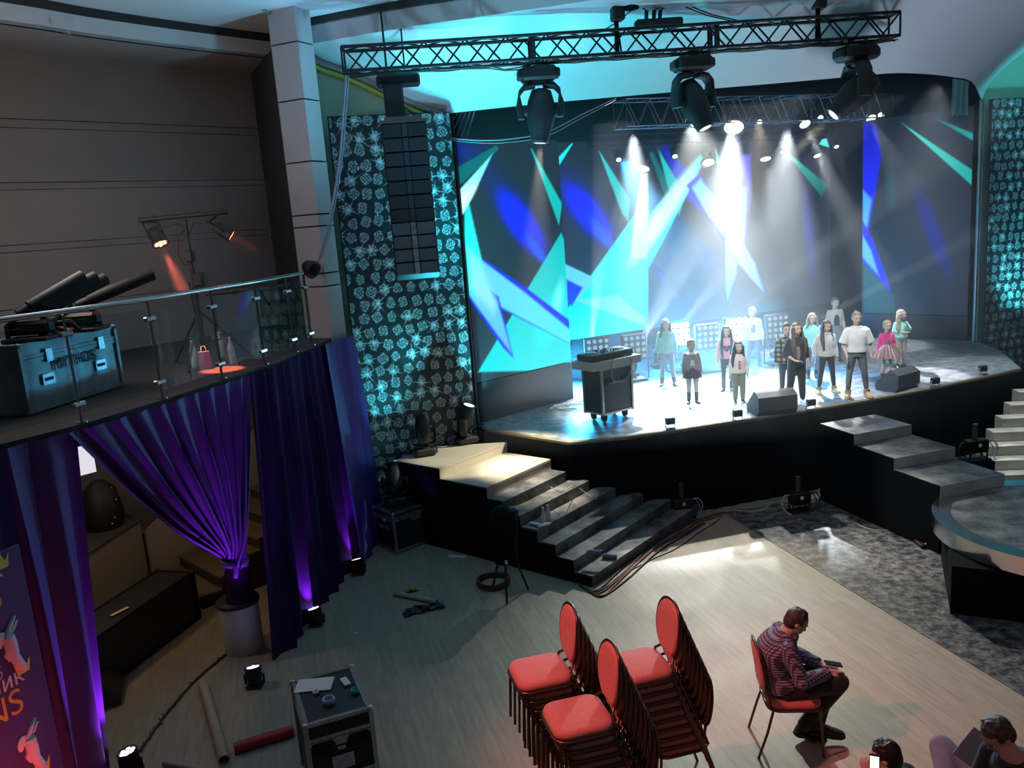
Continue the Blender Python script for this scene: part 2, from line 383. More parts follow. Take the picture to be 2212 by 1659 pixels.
# side wall that carries the diamond banner, with the curved top under the ceiling
sA, sB = Vector((-2.42, 12.36, 0)), Vector((-.60, 12.84, 0)); sd = (sB - sA).normalized(); sn = Vector((sd.y, -sd.x, 0))
def on_side(x, y, off=0):
    r = ray(x, y); p0 = sA + sn * off; t = (p0 - EYEP).dot(sn) / r.dot(sn); return EYEP + r * t
arc = [on_side(x, y) for x, y in [(640, 122), (690, 133), (740, 150), (790, 172), (840, 198), (890, 222), (930, 238), (962, 246)]]
arc = [Vector((-2.66, 12.3, 7.14))] + arc[1:]
wall_side = MB(); wall_strip(wall_side, arc, 0, [p.z for p in arc], .12, 1); struct('wall_side', wall_side, 'green')
rim = MB()
for i in range(len(arc) - 1):
    a, b = arc[i] + sn * .03, arc[i + 1] + sn * .03
    rim.tube([a + Vector((0, 0, -.02)), b + Vector((0, 0, -.02))], .045, 8)
struct('trim_1', rim, 'soffit')
edge = MB()
for i in range(len(arc) - 1): edge.tube([arc[i] + sn * .02 + Vector((0, 0, -.11)), arc[i + 1] + sn * .02 + Vector((0, 0, -.11))], .035, 6)
struct('trim_2', edge, 'yellow')
# column at the end of the balcony
col = [(-2.45, 11.50), (-2.31, 11.80), (-2.42, 12.34), (-3.0, 12.3), (-2.84, 11.68)]
colm = MB()
for z0, z1 in [(0, 3.80), (3.82, 3.98), (4.0, 4.62), (4.64, 4.78), (4.80, 5.48), (5.50, 6.28), (6.30, 7.0), (7.02, 7.5)]: colm.prism(col, z0, z1)
cc = [(-2.47, 11.56), (-2.36, 11.8), (-2.45, 12.3), (-2.97, 12.26), (-2.8, 11.72)]; colm.prism(cc, 0, 7.5, 1)
struct('column', colm, ['column', 'wall_dark'])
# balcony slab
slab_px = [(0, 960), (190, 912), (362, 860), (490, 817), (580, 787), (645, 760), (695, 740), (716, 730)]
slab_front = [Vector((-6.6, 2.6, 3.1)), Vector((-5.2, 4.4, 3.1)), Vector((-4.55, 5.4, 3.1))] + [onz(x, y, 3.1) for x, y in slab_px]
SLAB = smooth_path(slab_front, 60)
poly = [(p.x, p.y) for p in SLAB] + [(-2.86, 11.66), (-3.0, 12.2), (-3.72, 13.8)] + [tuple((wa + wd * t + wn * .01).xy) for t in (.2, 3.6, 8.8)]
mb = MB(); mb.prism(poly, 2.92, 3.1); struct('floor_balcony', mb, mat('balcony_carpet', (.06, .052, .05), .9, var=.3, vscale=5))
# soffit above the balcony and the fascia ring under the upper ceiling
ringL = [Vector((-9.5, 5.2, 7.1)), Vector((-7.0, 8.1, 7.1))] + [onz(x, y, 7.1) for x, y in [(0, 50), (200, 80), (400, 105), (590, 126)]]
ringL = smooth_path(ringL, 30)
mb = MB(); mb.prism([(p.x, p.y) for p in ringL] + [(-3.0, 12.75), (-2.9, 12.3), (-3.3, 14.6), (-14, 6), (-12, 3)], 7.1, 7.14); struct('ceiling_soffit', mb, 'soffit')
ringB = smooth_path([Vector((-2.70, 12.30, 7.1)), Vector((-1.08, 11.63, 7.1)), Vector((1.35, 10.95, 7.1)), Vector((4.2, 10.0, 7.1)), Vector((8, 9.9, 7.1)), Vector((11.4, 11.5, 7.1)), Vector((12.8, 14.8, 7.1)), Vector((11.3, 18.1, 7.1))], 60)
mb = MB(); wall_strip(mb, ringL, 7.1, 7.33, .05, 1); wall_strip(mb, ringB[:26], [7.1 + .25 * max(0, min(1, (i - 14) / 12)) for i in range(26)], 7.33 + .02, .05, 1)
wall_strip(mb, [ringL[-1], Vector((-2.72, 12.42, 7.1)), ringB[0]], 7.1, 7.33, .05, 1); struct('trim_3', mb, 'column')
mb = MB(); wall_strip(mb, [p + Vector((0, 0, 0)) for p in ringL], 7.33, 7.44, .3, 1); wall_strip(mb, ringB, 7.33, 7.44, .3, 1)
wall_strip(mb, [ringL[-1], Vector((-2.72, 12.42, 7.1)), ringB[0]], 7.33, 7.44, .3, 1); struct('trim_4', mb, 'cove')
struct('ceiling_upper', MB().box((1, 5, 7.49), (24, 22, .1)), 'ceiling')
# lower ceiling sweeping down to the stage arch
arch = smooth_path([on_side(962, 246)] + [onz(x, y, 6.14) for x, y in [(1155, 225), (1360, 207), (1500, 195), (1700, 178), (1870, 163), (1930, 158), (2000, 160), (2060, 167), (2100, 178)]] + [Vector((9.57, 16.8, 6.14)), Vector((9.9, 17.1, 6.14))], 60)
ARCH = arch
rows = []
for j in range(13):
    t = j / 12; s_ = (1 - t) * (len(arc) - 1); k_ = min(int(s_), len(arc) - 2); za = arc[k_].z + (arc[k_ + 1].z - arc[k_].z) * (s_ - k_); row_ = []
    for i in range(61):
        f_ = min(1, i / 7); row_.append(arch[i].lerp(ringB[i], t).xy.to_3d() + Vector((0, 0, za * (1 - f_) + f_ * (6.14 + (.97 + .28 * max(0, min(1, (i - 14) / 12))) * (1 - (1 - t) ** 3.4)))))
    rows.append(row_)
mb = MB(); mb.loft(rows, closed=False); mb.loft([[p + Vector((0, 0, .06)) for p in r] for r in rows], closed=False)
struct('ceiling_lower', mb, 'ceiling')
# right side wall
struct('wall_right_side', wall_strip(MB(), [(9.66, 16.86), (13.4, 17.9)], 0, 7.1, .12, 1), 'green')
struct('wall_right', wall_strip(MB(), [(13.6, 17.9), (13.9, -3)], 0, 7.6, .12, 1), 'wall')
struct('wall_back', wall_strip(MB(), [(14, -4.5), (-12, -4.5)], 0, 7.6, .12, 1), 'wall')
struct('wall_rear_left', wall_strip(MB(), [(-12.2, -4.5), (-12.2, 6)], 0, 7.6, .12, 1), 'wall')

# ---------------------------------------------------------------- stage
deck_edge = [onz(1041, 923, 1.35), onz(1231, 953, 1.35), onz(1350, 941, 1.35), onz(1470, 925, 1.35), onz(1700, 890, 1.35), onz(1850, 865, 1.35), onz(2000, 838, 1.35), onz(2205, 795, 1.35), onz(2160, 757, 1.35), onz(2112, 738, 1.35)]
deck_poly = [(p.x, p.y) for p in deck_edge] + [(9.75, 17.1), (9.3, 21.8), (-1.6, 17.4), (-1.2, 13.2), (-.62, 12.86)]
mb = MB(); mb.prism(deck_poly, 1.29, 1.35); struct('floor_stage', mb, 'deck')
DE = [Vector((p.x, p.y, 1.35)) for p in deck_edge]
mb = MB(); mb.tube([p + Vector((0, 0, -.025)) for p in DE], .022, 6); o = struct('trim_5', mb, mat('gilt_edge', (.32, .24, .12), .5, .3))
# black skirt, softly folded
sk = []
path = []
for i in range(len(DE) - 1):
    L = (DE[i + 1] - DE[i]).length; n = max(2, int(L / .05))
    for k in range(n): path.append(DE[i].lerp(DE[i + 1], k / n))
path.append(DE[-1]); cen = Vector((4.4, 15.5, 0)); rows = []
for z, amp in [(1.28, .004), (.9, .01), (.45, .014), (.0, .018)]:
    rows.append([p.xy.to_3d() + (cen - p).xy.to_3d().normalized() * (.06 + amp * math.sin(i * 1.1) + amp * .6 * math.sin(i * .37)) + Vector((0, 0, z)) for i, p in enumerate(path)])
mb = MB(); mb.loft(rows, closed=False); mb.loft([[p + (cen - p).xy.to_3d().normalized() * .03 for p in r] for r in rows], closed=False)
o = mb.build('stage_skirt', 'black_cloth', origin=(3, 12, 0)); tag(o, 'black cloth skirt hanging in front of the raised stage', 'stage skirt')
# backdrop walls of the stage house
struct('wall_stage_back', wall_strip(MB(), [(-1.6, 17.3), (9.4, 21.7)], 1.35, 7.6, .1, 1), 'black_cloth')
struct('wall_stage_left', wall_strip(MB(), [(-.62, 12.98), (-1.5, 13.4), (-1.6, 17.3)], 1.35, 7.6, .1, 1), 'black_cloth')
struct('wall_stage_right', wall_strip(MB(), [(9.75, 17.15), (9.9, 18), (9.4, 21.7)], 1.35, 7.6, .1, -1), 'black_cloth')
struct('ceiling_stage', MB().prism([(p.x, p.y) for p in arch[1:-1]] + [(9.9, 18), (9.3, 21.8), (-1.7, 17.3), (-1.6, 13.3)], 7.2, 7.3), 'black_cloth')
# black pelmet cloth under the arch
mb = MB(); pel = [p for p in arch]
mb.loft([[p.xy.to_3d() + (cen - p).xy.to_3d().normalized() * .02 + Vector((0, 0, 7.25)) for p in pel], [p.xy.to_3d() + (cen - p).xy.to_3d().normalized() * .02 + Vector((0, 0, 6.125)) for p in pel]], closed=False)
struct('trim_6', mb, 'black_cloth')

# ---------------------------------------------------------------- LED screens
def npx(vs):
    v = np.array([(p[0], p[1], p[2]) for p in vs]) - np.array((0, 0, EYE)); R = np.array([list(r) for r in ROWS])
    c = v @ R; return CX + FPX * c[:, 0] / c[:, 2], CY + FPX * c[:, 1] / c[:, 2]
def beam(acc, X, Y, pts, c0, c1=None, soft=4, a0=1.0, a1=1.0, axis=None):
    """adds one drawn light shape of the screen picture: a convex outline, colour c0 at its first end and c1 at the last"""
    P = np.array(pts, float); n = len(P); A = 0
    area = sum(P[i][0] * P[(i + 1) % n][1] - P[(i + 1) % n][0] * P[i][1] for i in range(n)); sg = 1 if area > 0 else -1
    d = np.full(X.shape, 1e9)
    for i in range(n):
        p, q = P[i], P[(i + 1) % n]; e = q - p; L = np.hypot(*e)
        if L < .5: continue
        d = np.minimum(d, sg * (e[0] * (Y - p[1]) - e[1] * (X - p[0])) / L)
    m = np.clip(d / soft, 0, 1) if soft > 0 else (d > 0)
    if axis is None: axis = (P[0], (P[n // 2] + P[(n // 2 + (n % 2 == 1)) % n]) / 2)
    a, b = np.array(axis[0], float), np.array(axis[1], float); t = np.clip(((X - a[0]) * (b - a)[0] + (Y - a[1]) * (b - a)[1]) / max(1, ((b - a) ** 2).sum()), 0, 1)
    c1 = c0 if c1 is None else c1; m = m * (a0 + (a1 - a0) * t)
    for k in range(3): acc[:, k] = acc[:, k] * (1 - m) + (c0[k] + (c1[k] - c0[k]) * t) * m if True else 0
def blob(acc, X, Y, c, rx, ry, ang, col, a=1.0, hard=1.0):
    ca, sa = math.cos(math.radians(ang)), math.sin(math.radians(ang)); x = (X - c[0]) * ca + (Y - c[1]) * sa; y = -(X - c[0]) * sa + (Y - c[1]) * ca
    m = np.clip((1 - np.sqrt((x / rx) ** 2 + (y / ry) ** 2)) * hard, 0, 1) * a
    for k in range(3): acc[:, k] = acc[:, k] * (1 - m) + col[k] * m
BLU, CYA, TEA, LBL, WHI, DTE = (0, 0, 1.0), (0, .9, .92), (0, .48, .45), (.10, .42, 1.0), (.75, 1, 1), (0, .14, .15)
def pic_left(vs):
    X, Y = npx(vs); a = np.zeros((len(X), 4)); a[:, 3] = 1; a[:, :3] = (.006, .010, .022)
    blob(a, X, Y, (1000, 330), 110, 60, 40, (0, .01, .22), .8)
    beam(a, X, Y, [(1072, 312), (1080, 322), (984, 410), (980, 365)], DTE, DTE, 3)
    blob(a, X, Y, (1120, 470), 130, 48, 56, (0, 0, .25), .9, 1.4); blob(a, X, Y, (1125, 480), 100, 34, 56, BLU, 1, 2.2); blob(a, X, Y, (1160, 540), 55, 13, 56, (0, .08, 1), .9, 1.5)
    beam(a, X, Y, [(1144, 316), (1150, 322), (1215, 440), (1208, 490)], (0, .6, .55), TEA, 2)
    beam(a, X, Y, [(1212, 500), (1240, 560), (1240, 800), (1030, 805)], (0, .5, .5), (0, .75, .8), 3); blob(a, X, Y, (1190, 690), 90, 34, -66, CYA, .9, 1.3); blob(a, X, Y, (1205, 650), 60, 14, -80, (.2, 1, 1), .8, 1.2)
    beam(a, X, Y, [(985, 470), (1002, 520), (1002, 700), (985, 620)], BLU, BLU, 6)
    beam(a, X, Y, [(1040, 556), (1140, 622), (1250, 705), (1245, 752), (1080, 668), (1010, 600)], BLU, BLU, 3); beam(a, X, Y, [(1036, 556), (1135, 630), (1245, 720), (1240, 750), (1075, 662), (1010, 600)], (.15, .6, 1), (.05, .8, .95), 5)
    beam(a, X, Y, [(1003, 580), (1078, 640), (1112, 778), (1086, 752), (1008, 640)], BLU, BLU, 2); beam(a, X, Y, [(1003, 560), (1078, 655), (1112, 776), (1090, 748), (1012, 640)], (.15, .75, 1), (.1, .45, 1), 5)
    beam(a, X, Y, [(1002, 316), (1005, 316), (1027, 440), (1042, 560), (1060, 640), (1002, 640)], (0, .7, .7), (.02, .85, .9), 3)
    beam(a, X, Y, [(1004, 520), (1042, 560), (1080, 650), (1070, 690), (1010, 625)], (.15, .9, 1), (.3, .75, 1), 14)
    beam(a, X, Y, [(1086, 306), (1088, 310), (1020, 430), (992, 490), (982, 420)], (0, .85, .85), (.5, 1, 1), 3); blob(a, X, Y, (1000, 430), 52, 17, -50, WHI, .9, 1.4)
    return a
def pic_main(vs):
    X, Y = npx(vs); a = np.zeros((len(X), 4)); a[:, 3] = 1; a[:, :3] = (.006, .010, .022)
    beam(a, X, Y, [(1235, 308), (1238, 311), (1200, 372), (1200, 345)], CYA, CYA, 2)
    blob(a, X, Y, (1265, 450), 135, 52, 52, (0, 0, .25), .9, 1.4); blob(a, X, Y, (1270, 460), 95, 34, 52, BLU, 1, 2.2); blob(a, X, Y, (1300, 505), 55, 15, 52, (0, .1, 1), .9, 1.5)
    beam(a, X, Y, [(1400, 330), (1410, 325), (1470, 440), (1440, 440)], DTE, DTE, 4); beam(a, X, Y, [(1291, 322), (1294, 324), (1362, 430), (1358, 482), (1343, 462)], (0, .6, .6), TEA, 2)
    beam(a, X, Y, [(1418, 310), (1440, 308), (1520, 400), (1530, 470), (1460, 420)], (0, 0, .4), (.02, .04, .9), 14)
    beam(a, X, Y, [(1419, 316), (1422, 320), (1482, 420), (1468, 470), (1440, 400)], (0, .6, .6), (0, .45, .45), 3)
    blob(a, X, Y, (1540, 575), 70, 24, 55, (0, .02, .7), .8); beam(a, X, Y, [(1400, 570), (1412, 566), (1505, 680), (1490, 690)], (0, .02, .5), (0, .02, .2), 9)
    blob(a, X, Y, (1748, 500), 130, 16, 84, (.02, .02, .35), .9); beam(a, X, Y, [(1620, 640), (1700, 640), (1700, 700), (1600, 700)], (0, .10, .12), (0, .08, .1), 20)
    beam(a, X, Y, [(1385, 440), (1400, 440), (1402, 620), (1400, 740), (1200, 760), (1200, 700)], (0, .75, .75), (0, .75, .8), 3)
    beam(a, X, Y, [(1215, 566), (1300, 606), (1398, 690), (1390, 704), (1215, 640)], (.1, .6, .9), (.2, .8, .9), 3); beam(a, X, Y, [(1222, 600), (1262, 620), (1235, 665), (1222, 650)], BLU, BLU, 4)
    beam(a, X, Y, [(1515, 331), (1526, 342), (1440, 510), (1402, 580), (1330, 640), (1245, 650), (1370, 500)], (0, .85, .85), (0, .85, .88), 3)
    blob(a, X, Y, (1435, 460), 150, 24, -57, (.6, 1, 1), 1, 1.7)
    beam(a, X, Y, [(1383, 345), (1400, 345), (1403, 470), (1400, 560), (1355, 560), (1370, 460)], (.7, 1, 1), (.4, 1, 1), 5)  # white beam of the lamp in front, drawn into the screen picture
    beam(a, X, Y, [(1592, 330), (1625, 330), (1626, 420), (1614, 520), (1580, 520)], (.12, .1, .8), (.05, .1, 1), 9); beam(a, X, Y, [(1480, 400), (1510, 372), (1580, 470), (1614, 520), (1570, 530), (1530, 480)], BLU, BLU, 4)
    beam(a, X, Y, [(1490, 405), (1515, 380), (1575, 460), (1610, 505), (1570, 520), (1530, 470)], (.15, .75, .8), (.35, .95, 1), 8); beam(a, X, Y, [(1590, 400), (1618, 400), (1610, 520), (1582, 520)], (.1, .3, .9), (.3, .9, 1), 9)
    beam(a, X, Y, [(1544, 318), (1547, 320), (1578, 420), (1596, 500), (1570, 500), (1556, 420)], (.05, .8, .7), (.3, 1, .95), 2)
    beam(a, X, Y, [(1562, 530), (1612, 530), (1692, 668), (1655, 640), (1592, 575), (1572, 668), (1563, 620)], BLU, BLU, 2)
    for L in ([(1564, 500), (1596, 520), (1594, 590), (1570, 664), (1564, 620)], [(1566, 500), (1610, 500), (1632, 566), (1688, 662), (1640, 625), (1588, 565)]):
        beam(a, X, Y, [(p[0] + (0), p[1]) for p in L], BLU, BLU, 1); beam(a, X, Y, L, (.35, .95, 1), (.08, .4, 1), 7)
    blob(a, X, Y, (1588, 500), 60, 22, 82, WHI, 1, 1.2); blob(a, X, Y, (1600, 540), 50, 16, 60, (.3, .9, 1), .7)
    beam(a, X, Y, [(1686, 316), (1689, 317), (1790, 400), (1775, 428)], (0, .7, .6), (0, .25, .22), 3, 1, .5); beam(a, X, Y, [(1768, 312), (1778, 296), (1786, 298), (1793, 320)], (.1, .9, .8), (.1, .9, .8), 2)
    return a
def pic_right(vs):
    X, Y = npx(vs); a = np.zeros((len(X), 4)); a[:, 3] = 1; a[:, :3] = (.006, .009, .018)
    blob(a, X, Y, (1925, 400), 90, 14, 88, (0, .06, .07), .9); beam(a, X, Y, [(1862, 560), (1935, 640), (1935, 684), (1862, 684)], (0, .10, .11), (0, .06, .07), 6); blob(a, X, Y, (2015, 500), 130, 24, 70, (0, 0, .3), .9)
    beam(a, X, Y, [(1860, 250), (1896, 270), (1908, 340), (1893, 420), (1880, 500), (1860, 520)], (0, 0, .35), BLU, 6)
    beam(a, X, Y, [(1860, 400), (1886, 430), (1876, 490), (1860, 520)], (.05, .3, 1), (.08, .5, 1), 6)
    beam(a, X, Y, [(1860, 470), (1872, 474), (1888, 520), (1966, 664), (1915, 622), (1860, 562)], BLU, BLU, 1); beam(a, X, Y, [(1860, 480), (1869, 490), (1884, 540), (1945, 648), (1912, 615), (1860, 556)], (.1, .6, 1), (.08, .4, 1), 5)
    beam(a, X, Y, [(1941, 260), (1944, 262), (2104, 362), (2100, 402)], (.05, .75, .65), (0, .35, .33), 2); beam(a, X, Y, [(1989, 241), (1993, 243), (2112, 268), (2110, 296)], (.05, .9, .8), (.3, 1, .95), 2); beam(a, X, Y, [(2010, 252), (2020, 254), (2110, 290), (2108, 308)], (0, .2, .2), (0, .3, .3), 3)
    return a
led = vcol_mat('led_display', .45, 1.15)
def screen(label, a, b, z0, z1, pic, wall_to=None, seams=3):
    a, b = Vector((a[0], a[1], 0)), Vector((b[0], b[1], 0)); L = (b - a).length; t = (b - a) / L; n = Vector((t.y, -t.x, 0))
    th = thing('led_screen', label, 'LED screen', (a.x, a.y, z0)); mb = MB(); c = (a + b) / 2 - n * .09
    mb.box(Vector((c.x, c.y, (z0 + z1) / 2)), (L, .14, z1 - z0 + .02), math.atan2(t.y, t.x)); mb.build('cabinet', 'black', th, None).matrix_parent_inverse = Matrix.Translation(-Vector((a.x, a.y, z0)))
    p = grid_surface('display', lambda u, v: a + t * (L * u) + Vector((0, 0, z0 + (z1 - z0) * v)), int(L / .02), int((z1 - z0) / .02), pic, led, parent=th)
    p.location = Vector((0, 0, 0))
    return th
screen('left LED side screen, cyan and blue light shapes, beside the diamond banner', (-.56, 12.98), (1.07, 14.33), 2.02, 5.76, lambda vs: pic_left(vs))
screen('large central LED screen behind the performers, showing crossing cyan beams', (-.2, 16.62), (8.02, 20.41), 1.95, 5.98, lambda vs: pic_main(vs))
screen('right LED side screen, mostly dark with one blue streak', (8.03, 18.62), (9.52, 16.98), 1.88, 6.05, lambda vs: pic_right(vs))
mb = MB(); wall_strip(mb, [(-.56, 12.99), (1.07, 14.34)], 1.35, 2.0, .12, 1); o = mb.build('screen_plinth', 'black_gloss', origin=(.2, 13.7, 1.35)); tag(o, 'black panel under the left LED side screen', 'panel')
mb = MB(); wall_strip(mb, [(8.04, 18.63), (9.53, 16.99)], 1.35, 1.86, .12, 1); o = mb.build('screen_plinth', 'black_gloss', origin=(8.8, 17.8, 1.35)); tag(o, 'black panel under the right LED side screen', 'panel')
for (x, y, lab, mm) in [(-.60, 12.93, 'black pole between the diamond banner and the left screen', 'black'), (9.60, 16.84, 'silver pole at the right edge of the stage opening', 'silver_truss')]:
    o = MB().cyl((0, 0, 0), (0, 0, 4.78), .03, n=12).box((0, 0, .01), (.2, .2, .02)).build('stage_pole', mm, origin=None); o.location = (x, y, 1.35); tag(o, lab, 'pole')

# ---------------------------------------------------------------- diamond banners
def diamonds(fn, W, Hh, nu, nv, seed):
    rs = np.random.RandomState(seed)
    U, Vv = np.meshgrid(np.linspace(0, W, nu + 1), np.linspace(0, Hh, nv + 1)); U = U.ravel(); Vv = Vv.ravel(); col = np.zeros((len(U), 4)); col[:, 3] = 1; col[:, :3] = (.022, .026, .032)
    cw, chh = .205, .20; r = 0; y = .02; cells = []
    while y < Hh + .1:
        x = rs.uniform(-.1, 0) + (.06 if r % 2 else 0)
        while x < W + .1:
            cells.append((x + rs.uniform(-.012, .012), y + rs.uniform(-.018, .018), rs.uniform(.058, .080), rs.uniform(.070, .084), rs.randint(0, 6), rs.uniform(0, 6.28))); x += cw * rs.uniform(.82, 1.1)
        y += chh; r += 1
    for (cx, cy, rx, ry, kind, ph) in cells:
        sel = np.where((abs(U - cx) < .2) & (abs(Vv - cy) < .2))[0]
        if not len(sel): continue
        dx = (U[sel] - cx) / rx; dy = (Vv[sel] - cy) / ry; rr = np.sqrt(dx * dx + dy * dy); an = np.arctan2(dy, dx)
        edge = 1 - .10 * np.cos(an * (3 + kind % 4) + ph); ins = rr < edge
        f = np.sin(an * (5 + kind) + ph * 3 + 2.2 * np.sin(rr * 7 + kind)) + .8 * np.sin(rr * 11 + ph + an * 2) + .5 * np.sin(dx * 9 + dy * 7 + ph)
        b = np.where(f > .45, .60, np.where(f > -.15, .22, .05)); b = np.where((rr > .82) & ins, np.maximum(b, .42 + .3 * np.sin(an * 8 + ph)), b)
        for k in range(3): col[sel[ins], k] = b[ins] * (.82, .94, 1.0)[k]
        if kind in (0, 3):
            ox, oy = cx + rx * .3 * math.cos(ph), cy + ry * .4 * math.sin(ph); ex = U[sel] - ox; ey = Vv[sel] - oy; d = np.hypot(ex, ey); a2 = np.arctan2(ey, ex)
            ray_ = np.zeros(len(sel))
            for q in range(8):
                aa = ph + q * PI / 4 + .15 * math.sin(q * 5); w_ = np.abs((-math.sin(aa)) * ex + math.cos(aa) * ey); fr = (math.cos(aa) * ex + math.sin(aa) * ey) > 0
                Lr = .17 if q % 2 == 0 else .10; ray_ = np.maximum(ray_, np.where(fr & (d < Lr) & (w_ < .0075 * (1 - d / Lr) + .002), .9 * (1 - d / Lr) + .15, 0))
            ray_ = np.maximum(ray_, np.clip(1 - d / .035, 0, 1))
            for k in range(3): col[sel, k] = np.maximum(col[sel, k], ray_ * (.85, .96, 1.0)[k])
    return col
ban = vcol_mat('printed_banner', .45)
def banner(label, a, b, z0, z1, seed):
    a, b = Vector((a[0], a[1], 0)), Vector((b[0], b[1], 0)); L = (b - a).length; t = (b - a) / L; n = Vector((t.y, -t.x, 0)); nu, nv = int(L / .0105), int((z1 - z0) / .0105)
    th = thing('diamond_banner', label, 'banner', (a.x, a.y, z0)); th.rotation_euler = (0, 0, 0)
    p = grid_surface('printed_cloth', lambda u, v: a + n * .10 + t * (L * u) + Vector((0, 0, z0 + (z1 - z0) * v)), nu, nv, lambda vs: diamonds(None, L, z1 - z0, nu, nv, seed), ban, parent=th); p.location = n * .10
    mb = MB(); c = t * (L / 2) + n * .06
    mb.box((c.x, c.y, (z1 - z0) / 2), (L + .03, .06, z1 - z0 + .02), math.atan2(t.y, t.x)); mb.build('frame', 'black', th)
    return th
banner('black banner printed with white diamonds, left of the stage behind the speaker column', (-2.31, 12.26), (-.64, 12.70), .02, 6.12, 3)
banner('black banner printed with white diamonds at the right of the stage', (9.70, 16.80), (12.9, 17.68), .02, 6.12, 9)

# ---------------------------------------------------------------- stairs and catwalk
sA0 = Vector((.80, 9.54, 0)); su = Vector((-.77, .64, 0)).normalized(); se = Vector((.64, .77, 0)).normalized()
def front_len(P, e):
    A_, B_ = Vector((.75, 11.44)), Vector((8.82, 14.02)); best = 9
    segs = [(DE[i].xy, DE[i + 1].xy) for i in range(len(DE) - 1)] + [(Vector((-.62, 12.7)), DE[0].xy)]
    for p, q in segs:
        r = q - p; s = e.xy; den = s.x * r.y - s.y * r.x
        if abs(den) < 1e-6: continue
        w_ = p - P.xy; t = (w_.x * r.y - w_.y * r.x) / den; k = (w_.x * s.y - w_.y * s.x) / den
        if t > 0 and -0.02 <= k <= 1.02: best = min(best, t)
    return best
def staircase(label, A0, u, e, ss, zs, lens, tops, cat='staircase', last=None):
    th = thing('staircase', label, cat, A0)
    for k in range(len(zs)):
        P = A0 + u * ss[k]; Lk = lens[k]; d = ss[k + 1] - ss[k]; q = [Vector((0, 0, 0)) + u * ss[k], u * ss[k] + e * Lk, u * ss[k + 1] + e * (last if last and k == len(zs) - 1 else Lk), u * ss[k + 1]]
        z0 = 0; mb = MB(); mb.prism([(p.x, p.y) for p in q], z0, zs[k] - .006, 0)
        lo = zs[k - 1] if k else 0
        q2 = [p for p in q]; mb.prism([(p.x, p.y) for p in [q[0] - u * .012, q[1] - u * .012, q[2], q[3]]], zs[k] - .03, zs[k], 1)
        mb.prism([(p.x, p.y) for p in [q[0] - u * .006, q[1] - u * .006, q[1], q[0]]], lo, zs[k] - .03, 2)
        mb.build('landing' if d > .5 else 'step', ['black_cloth', tops[k], 'step' if tops[k] == 'step' else ('landing' if tops[k] == 'landing' else 'riser')], th)
    return th
ss = [0, .27, .54, .81, 1.08, 1.35, 1.62, 2.48, 3.40]; zs = [.15 * k for k in range(1, 9)]
lens = [front_len(sA0 + su * s, se) - .06 for s in ss[:-1]]; lens[6] = min(lens[6], 1.5); lens[7] = min(1.5, lens[7])
staircase('broad worn grey stairs rising to the left end of the stage', sA0, su, se, ss, zs, lens, ['step'] * 6 + ['landing'] * 2, last=.80)
cream = mat('cream_step', (.62, .58, .48), .55, var=.25, vscale=3)
M['cream'] = cream
# right-hand flight, mirrored about the stage axis
u2, e2 = Vector((.125, .99, 0)).normalized(), Vector((.99, -.125, 0)).normalized()
pxs = [(2020, 1022), (2050, 1010), (2074, 990), (2110, 960), (2137, 931), (2164, 903), (2191, 876), (2209, 848)]
B0 = Vector((7.0, 12.05, 0)); th = thing('staircase', 'cream-coloured stairs at the right edge behind the round platform', 'staircase', B0)
for k in range(7):
    lx = [.0, .15, .3, .55, .8, 1.05, 1.3][k]; a = u2 * (.27 * k) + e2 * lx; mb = MB()
    q = [a, u2 * (.27 * k) + e2 * 3.2, u2 * (.27 * (k + 1)) + e2 * 3.2, u2 * (.27 * (k + 1)) + e2 * lx]
    mb.prism([(p.x, p.y) for p in q], 0, .15 * (k + 1), 0); mb.build('step', ['cream'], th)
# catwalk: three long treads and the round platform
CW = [(Vector((4.75, 11.25, 0)), Vector((5.70, 11.53, 0)), 1.2, .72), (Vector((4.97, 10.50, 0)), Vector((5.93, 10.78, 0)), 1.05, .76), (Vector((5.19, 9.74, 0)), Vector((6.14, 10.0, 0)), .9, .78)]
th = thing('catwalk', 'stepped black catwalk with silver risers leading down from the stage front', 'catwalk', (5.2, 10.6, 0)); org = Vector((5.2, 10.6, 0)); bk = Vector((-.28, .96, 0)).normalized()
for k, (a, b, z, d) in enumerate(CW):
    mb = MB(); a, b = a - org, b - org; a2, b2 = a + bk * (d + .02), b + bk * (d + .02)
    mb.prism([(p.x, p.y) for p in (a, b, b2, a2)], 0, z - .01, 0); mb.prism([(p.x, p.y) for p in (a, b, b2, a2)], z - .01, z, 1)
    f = (b - a).normalized(); nn = Vector((f.y, -f.x, 0)) * .008
    mb.prism([(p.x, p.y) for p in (a + nn, b + nn, b, a)], z - .155, z, 2); mb.build('tread', ['black_cloth', 'step', 'riser'], th)
pc = Vector((6.15, 8.75, 0)); th = thing('round_platform', 'round dance platform with a silver rim at the end of the catwalk', 'platform', pc)
mb = MB(); mb.lathe([(1.20, .56), (1.40, .56), (1.40, .75), (1.40, .752), (1.20, .752), (1.20, .745)], n=96, smooth=False); mb.build('rim', mat('polished_rim', (.72, .74, .76), .16, 1.0), th)
mb = MB(); mb.lathe([(1.20, .60), (1.20, .747), (0.0001, .747)], n=96, smooth=False); mb.build('top', 'step', th)
mb = MB(); mb.prism([(-1.62, -.52), (-.2, -1.25), (1.3, -1.0), (1.5, .8), (.2, .92), (-1.0, .85)], 0, .55); mb.build('base', 'black_cloth', th)
